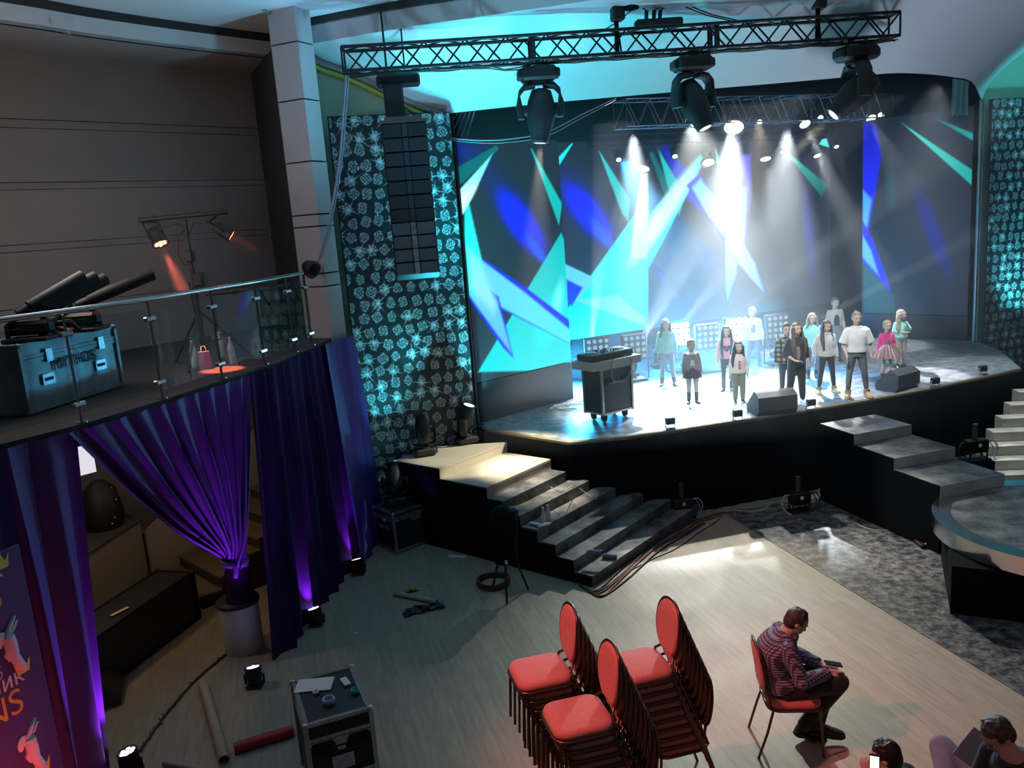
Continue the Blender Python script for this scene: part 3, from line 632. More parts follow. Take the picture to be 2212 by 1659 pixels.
# black vinyl sheet laid over the right of the dance floor
sp = [onz(1560, 1108), onz(1640, 1155), onz(2212, 1505), Vector((5.1, 4.6, 0)), Vector((9.5, 4.6, 0)), Vector((9.5, 12.0, 0)), Vector((6.2, 12.3, 0)), Vector((4.0, 11.96, 0))]
mb = MB(); mb.prism([(p.x, p.y) for p in sp], .0, .006); o = mb.build('vinyl_sheet', 'sheet', origin=(6, 8, 0)); tag(o, 'scuffed black vinyl sheet covering the right of the dance floor', 'floor sheet')
# haze
hz = bpy.data.materials.new('haze'); hz.use_nodes = True; nt = hz.node_tree; nt.nodes.remove(nt.nodes['Principled BSDF'])
vs_ = nt.nodes.new('ShaderNodeVolumeScatter'); vs_.inputs['Density'].default_value = .015; vs_.inputs['Anisotropy'].default_value = .35; vs_.inputs['Color'].default_value = (.9, .95, 1, 1)
nt.links.new(vs_.outputs[0], nt.nodes['Material Output'].inputs['Volume'])
hp = [(-.45, 10.6), (9.0, 10.6), (9.2, 16.7), (9.0, 21.4), (-1.3, 17.1), (-.45, 13.2)]
mb = MB(); mb.prism(hp, 1.37, 6.12); o = mb.build('haze', hz, origin=(4, 14, 0)); tag(o, 'thin theatrical haze that makes the beams over the stage visible', 'haze', kind='stuff')

# ---------------------------------------------------------------- people
def remesh(mb, vox, smooth=2, factor=.5):
    me = mb.mesh('tmp'); ob = bpy.data.objects.new('tmp', me); C.objects.link(ob)
    r = ob.modifiers.new('r', 'REMESH'); r.mode = 'VOXEL'; r.voxel_size = vox; r.adaptivity = 0
    if smooth: s = ob.modifiers.new('s', 'SMOOTH'); s.iterations = smooth; s.factor = factor
    dg = bpy.context.evaluated_depsgraph_get(); e = ob.evaluated_get(dg); m2 = e.to_mesh()
    n = len(m2.vertices); co = np.empty(n * 3, np.float32); m2.vertices.foreach_get('co', co)
    out = MB(); out.v = [tuple(c) for c in co.reshape(-1, 3).tolist()]; out.f = [tuple(p.vertices) for p in m2.polygons]; out.m = [0] * len(out.f); out.sm = [True] * len(out.f)
    e.to_mesh_clear(); bpy.data.objects.remove(ob); bpy.data.meshes.remove(me); return out
def quick(mb, name, mats, parent):
    """builds without recomputing normals of a closed remeshed shape"""
    me = bpy.data.meshes.new(name); me.from_pydata(mb.v, [], mb.f); me.polygons.foreach_set('use_smooth', mb.sm); me.polygons.foreach_set('material_index', mb.m)
    for m in (mats if isinstance(mats, (list, tuple)) else [mats]): me.materials.append(M[m] if isinstance(m, str) else m)
    me.update(); return link(name, me, parent)
def oval(c, s, f, a, b, n=20, p=2.3, flat=0):
    out = []
    for k in range(n):
        t = 2 * PI * k / n; x = math.copysign(abs(math.cos(t)) ** (2 / p), math.cos(t)) * a; y = math.copysign(abs(math.sin(t)) ** (2 / p), math.sin(t)) * b
        out.append(Vector(c) + s * x + f * y)
    return out
SKIN = {}
def skin(c):
    if c not in SKIN: SKIN[c] = mat('skin', c, .55, var=.06, vscale=9)
    return SKIN[c]
def clothm(name, col, var=.08, rough=.85, vscale=14, col2=None): return mat(name, col, rough, var=var, vscale=vscale, bump=.15, bscale=50, col2=col2, sheen=.2)
def check_mat(name, c1, c2, c3, sc=16):
    m = bpy.data.materials.new(name); m.use_nodes = True; nt = m.node_tree; b = nt.nodes['Principled BSDF']; b.inputs['Roughness'].default_value = .85
    tc = nt.nodes.new('ShaderNodeTexCoord'); sep = nt.nodes.new('ShaderNodeSeparateXYZ'); nt.links.new(tc.outputs['Object'], sep.inputs[0]); outs = []
    for ax in ('X', 'Z'):
        mm = nt.nodes.new('ShaderNodeMath'); mm.operation = 'MULTIPLY'; mm.inputs[1].default_value = sc; nt.links.new(sep.outputs[ax], mm.inputs[0])
        fr = nt.nodes.new('ShaderNodeMath'); fr.operation = 'FRACT'; nt.links.new(mm.outputs[0], fr.inputs[0])
        g = nt.nodes.new('ShaderNodeMath'); g.operation = 'GREATER_THAN'; g.inputs[1].default_value = .55; nt.links.new(fr.outputs[0], g.inputs[0]); outs.append(g)
    ad = nt.nodes.new('ShaderNodeMath'); ad.operation = 'ADD'; nt.links.new(outs[0].outputs[0], ad.inputs[0]); nt.links.new(outs[1].outputs[0], ad.inputs[1])
    dv = nt.nodes.new('ShaderNodeMath'); dv.operation = 'MULTIPLY'; dv.inputs[1].default_value = .5; nt.links.new(ad.outputs[0], dv.inputs[0])
    r = nt.nodes.new('ShaderNodeValToRGB'); r.color_ramp.interpolation = 'CONSTANT'; r.color_ramp.elements[0].color = (*c1, 1); r.color_ramp.elements[1].position = .4; r.color_ramp.elements[1].color = (*c2, 1)
    e = r.color_ramp.elements.new(.9); e.color = (*c3, 1); nt.links.new(dv.outputs[0], r.inputs[0]); nt.links.new(r.outputs[0], b.inputs['Base Color']); return m
M['eye_white'] = mat('eye_white', (.8, .8, .8), .2); M['iris'] = mat('iris', (.05, .035, .025), .15); M['lips'] = mat('lips', (.5, .2, .18), .5)

def stance(h, arms=None, legs=None, lean=0, head=(0, -1, 0), hip=0):
    """joint positions of a standing figure that faces -Y; arms/legs override joints"""
    hh = .155 + .038 * h; zn = h - hh - .012 * h; zs = zn - .046 * h; J = {'h': h, 'hh': hh}
    J['hc'] = Vector((0, -.012, h - hh / 2)); J['hf'] = Vector((head[0] * .62 - .05, head[1], head[2])).normalized(); J['nb'] = Vector((0, .012, zn - .01 * h)); J['che'] = Vector((0, .008, zs - .085 * h)); J['wai'] = Vector((hip * .5, 0, .605 * h)); J['pel'] = Vector((hip, .005, .525 * h))
    J['lat'] = Vector((1, 0, 0)); J['latp'] = Vector((1, 0, 0))
    for s, sd_ in ((1, 'L'), (-1, 'R')):
        J['sh' + sd_] = Vector((s * .090 * h, .01, zs)); J['el' + sd_] = Vector((s * .122 * h, .02, zs - .160 * h)); J['wr' + sd_] = Vector((s * .136 * h, -.015, zs - .295 * h)); J['hd' + sd_] = Vector((0, -.15, -1)).normalized()
        J['hi' + sd_] = Vector((s * .05 * h + hip, .005, .50 * h)); J['kn' + sd_] = Vector((s * .055 * h, -.012, .272 * h)); J['an' + sd_] = Vector((s * .06 * h, .01, .05 * h)); J['ft' + sd_] = Vector((s * .25, -1, 0)).normalized()
    for k, v in {**(arms or {}), **(legs or {})}.items(): J[k] = Vector(v) if k[:2] in ('hd', 'ft') else Vector(v) * h
    return J
def torso_rings(J, g=0.0, top_only=None, female=0):
    h = J['h']; s, sp = J['lat'], J['latp']; pel, wai, che, nb = J['pel'], J['wai'], J['che'], J['nb']; shm = (J['shL'] + J['shR']) / 2
    R = [(pel - (wai - pel) * .55, sp, .088, .066), (pel, sp, .096, .068), (pel.lerp(wai, .5), sp, .088, .06), (wai, s, .080, .056), (wai.lerp(che, .5), s, .088, .062), (che, s, .094, .064), (che.lerp(shm, .6), s, .096, .060), (shm + (nb - shm) * .1, s, .084, .047), (shm.lerp(nb, .55), s, .054, .038), (nb, s, .036, .034)]
    out = []
    for i, (c, la, a, b) in enumerate(R):
        ax = (R[min(i + 1, len(R) - 1)][0] - R[max(i - 1, 0)][0]).normalized(); f = ax.cross(la).normalized(); la2 = f.cross(ax).normalized()
        out.append((c, la2, f, a * h + g, b * h + g))
    return out
def hand(mb, J, sd_, grip=.25):
    h = J['h']; k = h / 1.7; w_ = J['wr' + sd_]; d = J['hd' + sd_].normalized(); s = 1 if sd_ == 'L' else -1
    side = J.get('hs' + sd_, Vector((0, -1, 0))); side = (side - d * side.dot(d)).normalized(); nrm = d.cross(side).normalized() * (-s)   # side = thumb side, nrm = palm side
    R = Matrix((side, nrm, d)).transposed(); c = w_ + d * .045 * k; mb.ball(c, (.040 * k, .016 * k, .048 * k), 12, R=R); mb.tube([w_ - d * .02 * k, w_ + d * .03 * k], [.024 * k, .026 * k], 10)
    for i, (off, L) in enumerate([(.028, .070), (.010, .080), (-.008, .074), (-.025, .058)]):
        p = w_ + d * .08 * k + side * off * k; d1 = (d + nrm * grip * .6).normalized(); d2 = (d + nrm * grip * 2.2).normalized(); d3 = (d * .6 + nrm * grip * 4).normalized()
        q = p + d1 * L * .45 * k; r = q + d2 * L * .33 * k; t = r + d3 * L * .25 * k; mb.tube([p - d * .02 * k, p, q, r, t], [.0095 * k, .0095 * k, .009 * k, .008 * k, .0065 * k], 8)
    p = w_ + d * .018 * k + side * .026 * k; q = p + (d * .75 + side * .7 + nrm * .2).normalized() * .034 * k; r = q + (d + side * .15 + nrm * .3).normalized() * .028 * k; mb.tube([p, q, r], [.0125 * k, .011 * k, .008 * k], 8)
def head_shape(mb, J):
    hh = J['hh']; c = J['hc']; f = J['hf']; u = J.get('hu', Vector((0, 0, 1))); u = (u - f * u.dot(f)).normalized(); s = u.cross(f).normalized() * -1
    s = f.cross(u).normalized(); R = Matrix((s, f, u)).transposed()
    P = lambda x, y, z: c + s * (x * hh) + f * (y * hh) + u * (z * hh)
    mb.ball(P(0, -.04, .10), (.345 * hh, .42 * hh, .385 * hh), 20, R=R); mb.ball(P(0, .09, -.12), (.27 * hh, .29 * hh, .35 * hh), 18, R=R); mb.ball(P(0, .20, -.36), (.12 * hh, .12 * hh, .10 * hh), 12, R=R)
    mb.ball(P(0, .40, -.10), (.055 * hh, .075 * hh, .06 * hh), 10, R=R); mb.tube([P(0, .335, .08), P(0, .385, -.07)], [.035 * hh, .05 * hh], 8)
    mb.ball(P(0, .325, -.255), (.10 * hh, .05 * hh, .045 * hh), 10, R=R)
    for q in (-1, 1): mb.ball(P(q * .345, -.03, -.02), (.035 * hh, .07 * hh, .10 * hh), 10, R=R); mb.ball(P(q * .17, .27, -.10), (.09 * hh, .07 * hh, .08 * hh), 10, R=R); mb.tube([P(q * .05, .36, .10), P(q * .22, .31, .105)], .028 * hh, 6)
    return P, R, s, f, u
def body_mesh(J, barefeet=False):
    h = J['h']; mb = MB(); P, R, s, f, u = head_shape(mb, J)
    mb.tube([J['nb'] - (J['hc'] - J['nb']) * .15, J['nb'].lerp(J['hc'], .75)], [.038 * h, .033 * h], 14)
    mb.loft([oval(c, la, ff, a, b) for c, la, ff, a, b in torso_rings(J, 0)])
    for q in 'LR':
        mb.ball(J['sh' + q], .030 * h, 10); mb.tube([J['sh' + q], J['sh' + q].lerp(J['el' + q], .4), J['el' + q]], [.029 * h, .027 * h, .0215 * h], 12); mb.ball(J['el' + q], .0215 * h, 8); e, w_ = J['el' + q], J['wr' + q]
        mb.tube([e, e.lerp(w_, .3), w_], [.021 * h, .0215 * h, .0145 * h], 12); hand(mb, J, q, J.get('grip' + q, .25))
        hi, kn, an = J['hi' + q], J['kn' + q], J['an' + q]; mb.tube([hi + (hi - kn) * .08, hi.lerp(kn, .4), kn], [.052 * h, .046 * h, .031 * h], 14); mb.ball(kn, .031 * h, 8)
        mb.tube([kn, kn.lerp(an, .35), an], [.030 * h, .031 * h, .019 * h], 12); ft = J['ft' + q]; mb.tube([an, an - Vector((0, 0, .02 * h)), an - Vector((0, 0, .03 * h)) + ft * .09 * h], [.02 * h, .02 * h, .014 * h], 10)
    out = remesh(mb, .0075, 2, .4)
    hh = J['hh']
    for q in (-1, 1):
        out.ball(P(q * .145, .305, .02), (.062 * hh, .045 * hh, .042 * hh), 10, 1, R=R); out.ball(P(q * .145, .342, .02), (.028 * hh, .014 * hh, .03 * hh), 8, 2, R=R); out.tube([P(q * .07, .365, .125), P(q * .14, .37, .14), P(q * .225, .325, .125)], .014 * hh, 6, 4)
    out.ball(P(0, .365, -.245), (.085 * hh, .022 * hh, .02 * hh), 10, 3, R=R); out.ball(P(0, .355, -.275), (.07 * hh, .022 * hh, .02 * hh), 10, 3, R=R)
    return out, (P, R, s, f, u)
def top_mesh(J, hem=.5, fit=.012, sleeve=1.0, neck=1.0, flare=0.0, open_front=False, arms=True, vox=.011):
    h = J['h']; mb = MB(); rings = torso_rings(J, fit); lo = J['pel'] + (J['wai'] - J['pel']).normalized() * (hem - .525) * h; keep = []
    ax = (J['wai'] - J['pel']).normalized()
    c, la, ff, a, b = rings[1]; keep.append(oval(lo, la, ff, a + flare + .004, b + flare + .004)); keep.append(oval(lo.lerp(J['wai'], .4), la, ff, a + flare * .6, b + flare * .6))
    for i in range(3, 9):
        c, la, ff, a, b = rings[i]; fl = fit * .3 if i < 6 else 0; keep.append(oval(c, la, ff, a + fl, b + fl))
    if neck > 0: c, la, ff, a, b = rings[9]; keep.append(oval(c + (J['hc'] - J['nb']).normalized() * .012 * h * neck, la, ff, a + .004, b + .004))
    mb.loft(keep)
    if arms:
        for q in 'LR':
            sh, el, wr = J['sh' + q], J['el' + q], J['wr' + q]; mb.ball(sh, .030 * h + fit * .5, 12); L = sleeve
            pts = [sh, sh.lerp(el, .5), el]; rr = [.030 * h + fit * .5, .028 * h + fit * .55, .024 * h + fit * .6]
            if L <= .5: pts = [sh, sh.lerp(el, L * 2)]; rr = [.033 * h + fit, .033 * h + fit * 1.3]
            mb.tube(pts, rr, 14); 
            if L > .5: k = (L - .5) * 2; mb.ball(el, .026 * h + fit * .7, 10); mb.tube([el, el.lerp(wr, .5 * k), el.lerp(wr, k)], [.026 * h + fit * .7, .024 * h + fit * .6, .019 * h + fit * .5], 12)
    return remesh(mb, vox, 3, .5)
def legs_mesh(J, fit=.006, length=1.0, vox=.011, baggy=0.0, shorts=False):
    h = J['h']; mb = MB(); rings = torso_rings(J, fit); mb.loft([oval(c, la, ff, a, b) for c, la, ff, a, b in rings[0:3]])
    for q in 'LR':
        hi, kn, an = J['hi' + q], J['kn' + q], J['an' + q]; mb.tube([hi + (hi - kn) * .1, hi.lerp(kn, .35), kn], [.052 * h + fit, .047 * h + fit + baggy, .033 * h + fit + baggy], 14); mb.ball(kn, .033 * h + fit + baggy, 10)
        mb.tube([kn, kn.lerp(an, .4), kn.lerp(an, length)], [.033 * h + fit + baggy, .031 * h + fit + baggy, .021 * h + fit + baggy], 14)
    return remesh(mb, vox, 3, .5)
def skirt_mesh(J, z1=.60, z0=.36, flare=.17, pleats=14, amp=.012):
    h = J['h']; rings = []; n = 112; c0 = J['wai'] + Vector((0, 0, 0))
    for t in [0, .15, .4, .7, 1.0]:
        z = (z1 + (z0 - z1) * t) * h; a = .085 * h + (flare - .085) * h * t + .008; b = a * .8; out = []
        for k in range(n): an = 2 * PI * k / n; w_ = 1 + amp / a * t * 1.6 * math.sin(an * pleats); out.append(Vector((c0.x + math.cos(an) * a * w_, c0.y + math.sin(an) * b * w_, z)))
        rings.append(out)
    mb = MB(); mb.loft(rings, cap=False); mb.loft([[c0.xy.to_3d() + Vector((0, 0, p.z)) + (p - c0.xy.to_3d() - Vector((0, 0, p.z))) * .95 for p in r] for r in rings], cap=False); return mb
def shoe_mesh(J, q, boot=0.0, sole=.02, bulk=1.0):
    h = J['h']; an = J['an' + q]; f = J['ft' + q].normalized(); k = h / 1.6 * bulk; base = Vector((an.x, an.y, an.z - .05 * h)); u = J.get('fu' + q, Vector((0, 0, 1))); s = f.cross(u).normalized(); u = s.cross(f).normalized(); rings = []
    for t, wd, ht in [(-.062, .022, .035), (-.05, .034, .07), (-.01, .036, .085), (.04, .038, .072), (.09, .043, .052), (.13, .042, .042), (.165, .030, .032), (.18, .012, .02)]:
        c = base + f * t * k + u * (sole * .5); out = []
        for i in range(14):
            a = 2 * PI * i / 14; out.append(c + s * (math.cos(a) * wd * k) + u * (max(0, (math.sin(a) * .5 + .5)) * ht * k))
        rings.append(out)
    mb = MB(); mb.loft(rings)
    srings = []
    for t, wd in [(-.066, .02), (-.05, .036), (0, .038), (.09, .046), (.15, .042), (.183, .018)]:
        c = base + f * t * k; srings.append([c + s * wd * k, c + s * wd * k + u * sole, c - s * wd * k + u * sole, c - s * wd * k])
    mb.loft(srings, 1)
    if boot: ld = (J['kn' + q] - an).normalized(); tp_ = an + ld * ((boot - .05) * h); mb.tube([base + u * .03 * k, an + ld * .0, tp_], [.042 * k, .044 * k + .003, .045 * k + .006], 16); mb.tube([tp_ - ld * .006, tp_ + ld * .006], .047 * k + .008, 16)
    return mb
def hair_mesh(J, frame, style, length=.3, vox=.008):
    P, R, s, f, u = frame; hh = J['hh']; mb = MB()
    mb.ball(P(0, -.075, .145), (.372 * hh, .425 * hh, .385 * hh), 20, R=R); mb.ball(P(0, -.16, -.06), (.35 * hh, .31 * hh, .34 * hh), 16, R=R); down = Vector((0, 0, -1))
    if style in ('long', 'longfront', 'side'):
        mb.loft([oval(P(0, -.30, .1), s, f, .30 * hh, .16 * hh), oval(P(0, -.27, -.35), s, f, .38 * hh, .16 * hh), oval(P(0, -.24, -.75) + down * .02, s, f, .42 * hh, .15 * hh), oval(P(0, -.26, -.5) + down * length * .95, s, f, .30 * hh, .09 * hh)])
        for i in range(15):
            a = PI * (i / 14) * 1.24 - PI * .12; x = math.cos(a) * .40; y = -.04 - math.sin(a) * .34; front = abs(math.cos(a)) > .72
            p0 = P(x * .9, y + .06, .18); p1 = P(x, y, -.15); p2 = P(x * 1.05, y - .02 + (.12 if front and style != 'long' else 0), -.5); L = length * (.9 + .12 * math.sin(i * 2.1)); off = f * (.19 * hh * (2.2 if (front and style != 'long') else -.2)); p3 = p2 + down * (L * .5) + off * .6 + s * (x * .06); p4 = p2 + down * L + off * .7 + s * (x * .02)
            if style == 'side' and x < 0: p3 += s * .03; p4 += s * .05
            mb.tube([p0, p1, p2, p3, p4], [.06 * hh, .11 * hh, .115 * hh, .11 * hh, .045 * hh], 8)
    if style == 'bun': mb.ball(P(0, -.38, .42), .14 * hh, 12)
    if style == 'pony':
        mb.ball(P(0, -.46, .22), .10 * hh, 10); mb.tube([P(0, -.46, .22), P(0, -.62, .05), P(.05, -.6, -.3), P(.08, -.55, -.3 - length * 2.2)], [.08 * hh, .11 * hh, .09 * hh, .03 * hh], 10)
    if style == 'braids':
        for q in (-1, 1):
            pts = [P(q * .36, -.05, -.1), P(q * .44, .02, -.4), P(q * .5, .12, -.75), P(q * .5, .14, -1.2)]; mb.tube(pts, [.07 * hh, .075 * hh, .065 * hh, .03 * hh], 8)
    if style == 'short':
        rs = random.Random(3)
        for i in range(26):
            a = rs.uniform(0, 2 * PI); r_ = rs.uniform(0, .3); p = P(math.cos(a) * r_, -.07 + math.sin(a) * r_ * 1.1, .5 - r_ * .35); mb.tube([p - u * .03, p + u * .018 + f * .012], [.02, .008], 6)
    if style == 'quiff': mb.tube([P(-.22, .16, .44), P(0, .26, .52), P(.22, .2, .44)], .10 * hh, 10)
    m = remesh(mb, vox, 2, .45)
    # open the face: drop hair in front of it
    keep = []
    for fc in m.f:
        c = Vector((0, 0, 0))
        for i in fc: c += Vector(m.v[i])
        c /= len(fc); d = c - J['hc']; x, y, z = d.dot(s) / hh, d.dot(f) / hh, d.dot(u) / hh
        keep.append(not (y > .13 and z < .30 and abs(x) < .30 and z > -.62 and style not in ('x',)))
    m.f = [fc for fc, k in zip(m.f, keep) if k]; m.m = [0] * len(m.f); m.sm = [True] * len(m.f); return m
def person(label, loc, yaw, J, skinc, hair, hairc, hlen, top, bottom, shoes, extra=None, cat='person', group=None):
    """top = (part name, material, kwargs); bottom likewise; shoes = (part name, material, sole material, boot, bulk)"""
    root = thing('person', label, cat, loc, yaw - .32 if loc.z > 1 and loc.y > 12 else yaw, group); b, fr = body_mesh(J)
    hm = hairc if isinstance(hairc, bpy.types.Material) else mat('hair', hairc, .45, var=.45, vscale=30, bump=.4, bscale=70)
    quick(b, 'body', [skin(skinc), 'eye_white', 'iris', 'lips', hm], root)
    if hair: quick(hair_mesh(J, fr, hair, hlen), 'hair', hm, root)
    for t in (top if isinstance(top, list) else [top]):
        if t: quick(top_mesh(J, **t[2]), t[0], t[1], root)
    for t in (bottom if isinstance(bottom, list) else [bottom]):
        if t:
            if t[0] in ('skirt', 'tulle_skirt'): skirt_mesh(J, **t[2]).build(t[0], t[1], root)
            else: quick(legs_mesh(J, **t[2]), t[0], t[1], root)
    if shoes:
        for q in 'LR': shoe_mesh(J, q, shoes[3], .022, shoes[4]).build(shoes[0], [shoes[1], shoes[2]], root)
    if extra: extra(root, J, fr)
    return root
FAIR, PALE = (.62, .42, .33), (.66, .47, .38)
def stand(px, py): return onz(px, py, 1.352)
def face_to(rel): return rel     # yaw 0 faces straight down -Y
cw = {}
def cm(key, *a, **k):
    if key not in cw: cw[key] = clothm(key, *a, **k)
    return cw[key]
def hgt(px, foot, head):         # height from the picture: feet on the deck, crown at pixel row head
    p = stand(px, foot); return ony(px - .035 * (foot - head), head, p.y).z - 1.352
shift_white, jeans = cm('white_cotton', (.80, .80, .76)), cm('blue_denim', (.10, .17, .30), .35)
dark_jeans = cm('black_denim', (.018, .02, .028), .3); grey_knit = cm('grey_knit', (.20, .21, .22)); mint = cm('mint_jersey', (.34, .82, .70)); pink = cm('pink_jersey', (.70, .38, .45))
M['black_boot'] = mat('black_boot', (.015, .015, .017), .4); M['rubber'] = mat('dark_rubber', (.02, .02, .02), .7); M['tan_boot'] = mat('tan_boot', (.52, .31, .12), .6, var=.2); M['tan_sole'] = mat('tan_sole', (.60, .42, .22), .7)
M['white_shoe'] = mat('white_shoe', (.8, .8, .8), .5); M['red_boot'] = mat('red_patent', (.42, .02, .05), .18, coat=.6)
def motif(name, m, shapes, label=None, fit=.014):
    """small print on the chest: flat shapes laid on the front of the top"""
    def ex(root, J, fr):
        h = J['h']; mb = MB()
        for cx, cz, rx, rz in shapes:
            c = J['che'] + Vector((cx * h, -.062 * h - fit - .009 + abs(cx) * .3, cz * h)); mb.ball(c, (rx * h, .008, rz * h), 12)
        o = mb.build(name, m, root); 
        if label: o['label'] = label
    return ex
A = lambda **k: k
print('people start')
# 1 girl in mint sweatshirt with the arm of it raised by her long hair
J = stance(hgt(1443, 832, 688), legs=A(anL=(.085, 0, .05), anR=(-.075, .02, .05), knL=(.07, -.01, .27), knR=(-.065, 0, .27), hip=0) if False else {'anL': (.095, -.01, .05), 'anR': (-.085, .01, .05), 'knL': (.072, -.012, .272), 'knR': (-.068, -.008, .272)}, head=(.5, -1, -.05))
person('girl in a pale mint sweatshirt, grey leggings and black ankle boots, leftmost on the stage', stand(1443, 832), .15, J, PALE, 'long', (.035, .02, .018), .26, ('sweatshirt', mint, A(hem=.50, fit=.016)), ('leggings', cm('grey_leggings', (.22, .27, .32)), A(fit=.004)), ('boot', 'black_boot', 'rubber', .12, 1.0), motif('chest_print', cm('pale_print', (.7, .8, .8)), [(0, -.06, .03, .02)]))
# 2 small girl in grey cardigan
J = stance(hgt(1497, 870, 732), head=(.3, -1, -.05))
def collar(root, J, fr):
    h = J['h']; mb = MB(); mb.loft([oval(J['nb'] + Vector((0, 0, .012)), Vector((1, 0, 0)), Vector((0, 1, 0)), .045 * h, .042 * h), oval(J['nb'] + Vector((0, -.006, -.03)), Vector((1, 0, 0)), Vector((0, 1, 0)), .085 * h, .062 * h)], cap=False); mb.build('collar', shift_white, root)
    mb = MB(); c = J['che'] + Vector((0, -.066 * h - .017, -.07 * h)); mb.loft([[c + Vector((x * .03, -.004, .085)), c + Vector((x * .035, .004, -.02)), c + Vector((x * .05, .006, -.13))] for x in (-1, -.3, .3, 1)], closed=False); mb.loft([[c + Vector((x * .03, .01, .085)), c + Vector((x * .035, .014, -.02)), c + Vector((x * .05, .016, -.13))] for x in (-1, -.3, .3, 1)], closed=False); mb.build('blouse_front', shift_white, root)
    for q in 'LR':
        kn, an = J['kn' + q], J['an' + q]; mb = MB(); mb.tube([J['hi' + q].lerp(kn, .3), kn, an], [.05 * h, .036 * h, .024 * h], 12); mb.build('white_stocking', shift_white, root)
person('small girl in a grey cardigan, dark skirt and white stockings with black boots', stand(1497, 870), .25, J, PALE, 'bun', (.30, .20, .12), .1, ('cardigan', grey_knit, A(hem=.50, fit=.013, neck=.4)), ('skirt', cm('plum_wool', (.05, .025, .05)), A(z1=.56, z0=.40, flare=.13, pleats=12)), ('boot', 'black_boot', 'rubber', .17, 1.0), collar)
# 3 pink sweater with heart
J = stance(hgt(1572, 843, 703), head=(.35, -1, -.1))
def heart(root, J, fr):
    h = J['h']; mb = MB(); c = J['che'] + Vector((0, -.066 * h - .024, -.02 * h)); pts = []
    for k in range(24):
        t = 2 * PI * k / 24; pts.append((16 * math.sin(t) ** 3 / 16 * .062 * h, (13 * math.cos(t) - 5 * math.cos(2 * t) - 2 * math.cos(3 * t) - math.cos(4 * t)) / 16 * .06 * h))
    vs = [c + Vector((x, 0.0 + abs(x) * .25, z)) for x, z in pts] + [c + Vector((x, .012 + abs(x) * .25, z)) for x, z in pts]; n = 24; mb.add(vs, [tuple(range(n)), tuple(range(n, 2 * n))[::-1]] + [(i, (i + 1) % n, (i + 1) % n + n, i + n) for i in range(n)]); mb.build('heart_patch', cm('dark_plum', (.06, .03, .08)), root)
person('girl in a pink sweater with a dark heart on the chest, very long dark hair', stand(1572, 843), .1, J, PALE, 'side', (.03, .02, .03), .36, ('sweater', pink, A(hem=.50, fit=.014)), ('trousers', dark_jeans, A(fit=.003)), ('boot', 'black_boot', 'rubber', .19, 1.0), heart)
# 4 small girl, cream sweater, olive trousers
J = stance(hgt(1597, 870, 737), head=(.35, -1, 0))
person('small girl in a cream sweater with red print and olive trousers', stand(1597, 870), .3, J, PALE, 'long', (.04, .025, .03), .26, ('sweater', cm('cream_cotton', (.74, .66, .60)), A(hem=.49, fit=.014)), ('trousers', cm('olive_cotton', (.17, .20, .13)), A(fit=.008, baggy=.006)), ('shoe', 'rubber', 'white_shoe', 0, 1.0), motif('chest_print', cm('red_print', (.5, .12, .12)), [(0, .01, .018, .018), (0, -.03, .026, .012), (0, -.06, .018, .014), (0, -.09, .028, .012)]))
# 5 white sweatshirt, blue jeans
J = stance(hgt(1628, 800, 663), legs={'anL': (.10, -.01, .05), 'anR': (-.085, .0, .05), 'knL': (.075, -.012, .272), 'knR': (-.07, -.012, .272)}, head=(.35, -1, -.05))
person('tall girl in a baggy white sweatshirt with grey print and blue jeans, back row', stand(1628, 800), .1, J, PALE, 'pony', (.22, .15, .10), .1, ('sweatshirt', shift_white, A(hem=.49, fit=.026)), ('jeans', jeans, A(fit=.007)), ('shoe', cm('grey_canvas', (.25, .26, .28)), 'white_shoe', 0, 1.05), motif('chest_print', grey_knit, [(0, -.04, .035, .05), (.01, .02, .02, .02)], fit=.024))
# 6 plaid boy
J = stance(hgt(1700, 858, 700), head=(.3, -1, 0))
person('boy in a dark checked shirt and dark trousers, half hidden behind the woman in black', stand(1699, 857), .25, J, FAIR, 'quiff', (.20, .11, .06), .1, ('shirt', check_mat('green_check', (.30, .30, .16), (.05, .06, .05), (.012, .015, .018), 13), A(hem=.47, fit=.018)), ('trousers', cm('navy_cotton', (.03, .035, .05)), A(fit=.006)), ('shoe', 'black_boot', 'rubber', 0, 1.05))
# 7 woman in black
J = stance(hgt(1724, 873, 697), arms={'elR': (-.14, .02, .625), 'wrR': (-.04, -.11, .555), 'hdR': (1, -.25, -.05)}, legs={'anL': (.06, -.03, .05), 'anR': (-.10, .03, .05), 'knL': (.05, -.03, .272), 'knR': (-.075, 0, .272)}, head=(.75, -1, 0))
person('woman in black jacket and trousers with very long brown hair and white trainers', stand(1722, 873), .2, J, FAIR, 'longfront', (.16, .085, .05), .36, ('jacket', cm('black_jersey', (.015, .016, .022)), A(hem=.50, fit=.014, sleeve=.72)), ('trousers', cm('black_trouser', (.012, .014, .02)), A(fit=.010, length=.9, baggy=.004)), ('shoe', 'white_shoe', 'white_shoe', 0, 1.1), motif('shirt_front', grey_knit, [(.0, -.06, .03, .09)]))
# 8 mint girl at the back
J = stance(hgt(1755, 815, 676), head=(.2, -1, -.05))
person('girl in a mint sweatshirt and jeans behind the girl in the grey polo neck', stand(1755, 815), .1, J, PALE, 'long', (.36, .30, .20), .16, ('sweatshirt', mint, A(hem=.48, fit=.016)), ('jeans', jeans, A(fit=.004)), ('boot', 'black_boot', 'rubber', .12, 1.0))
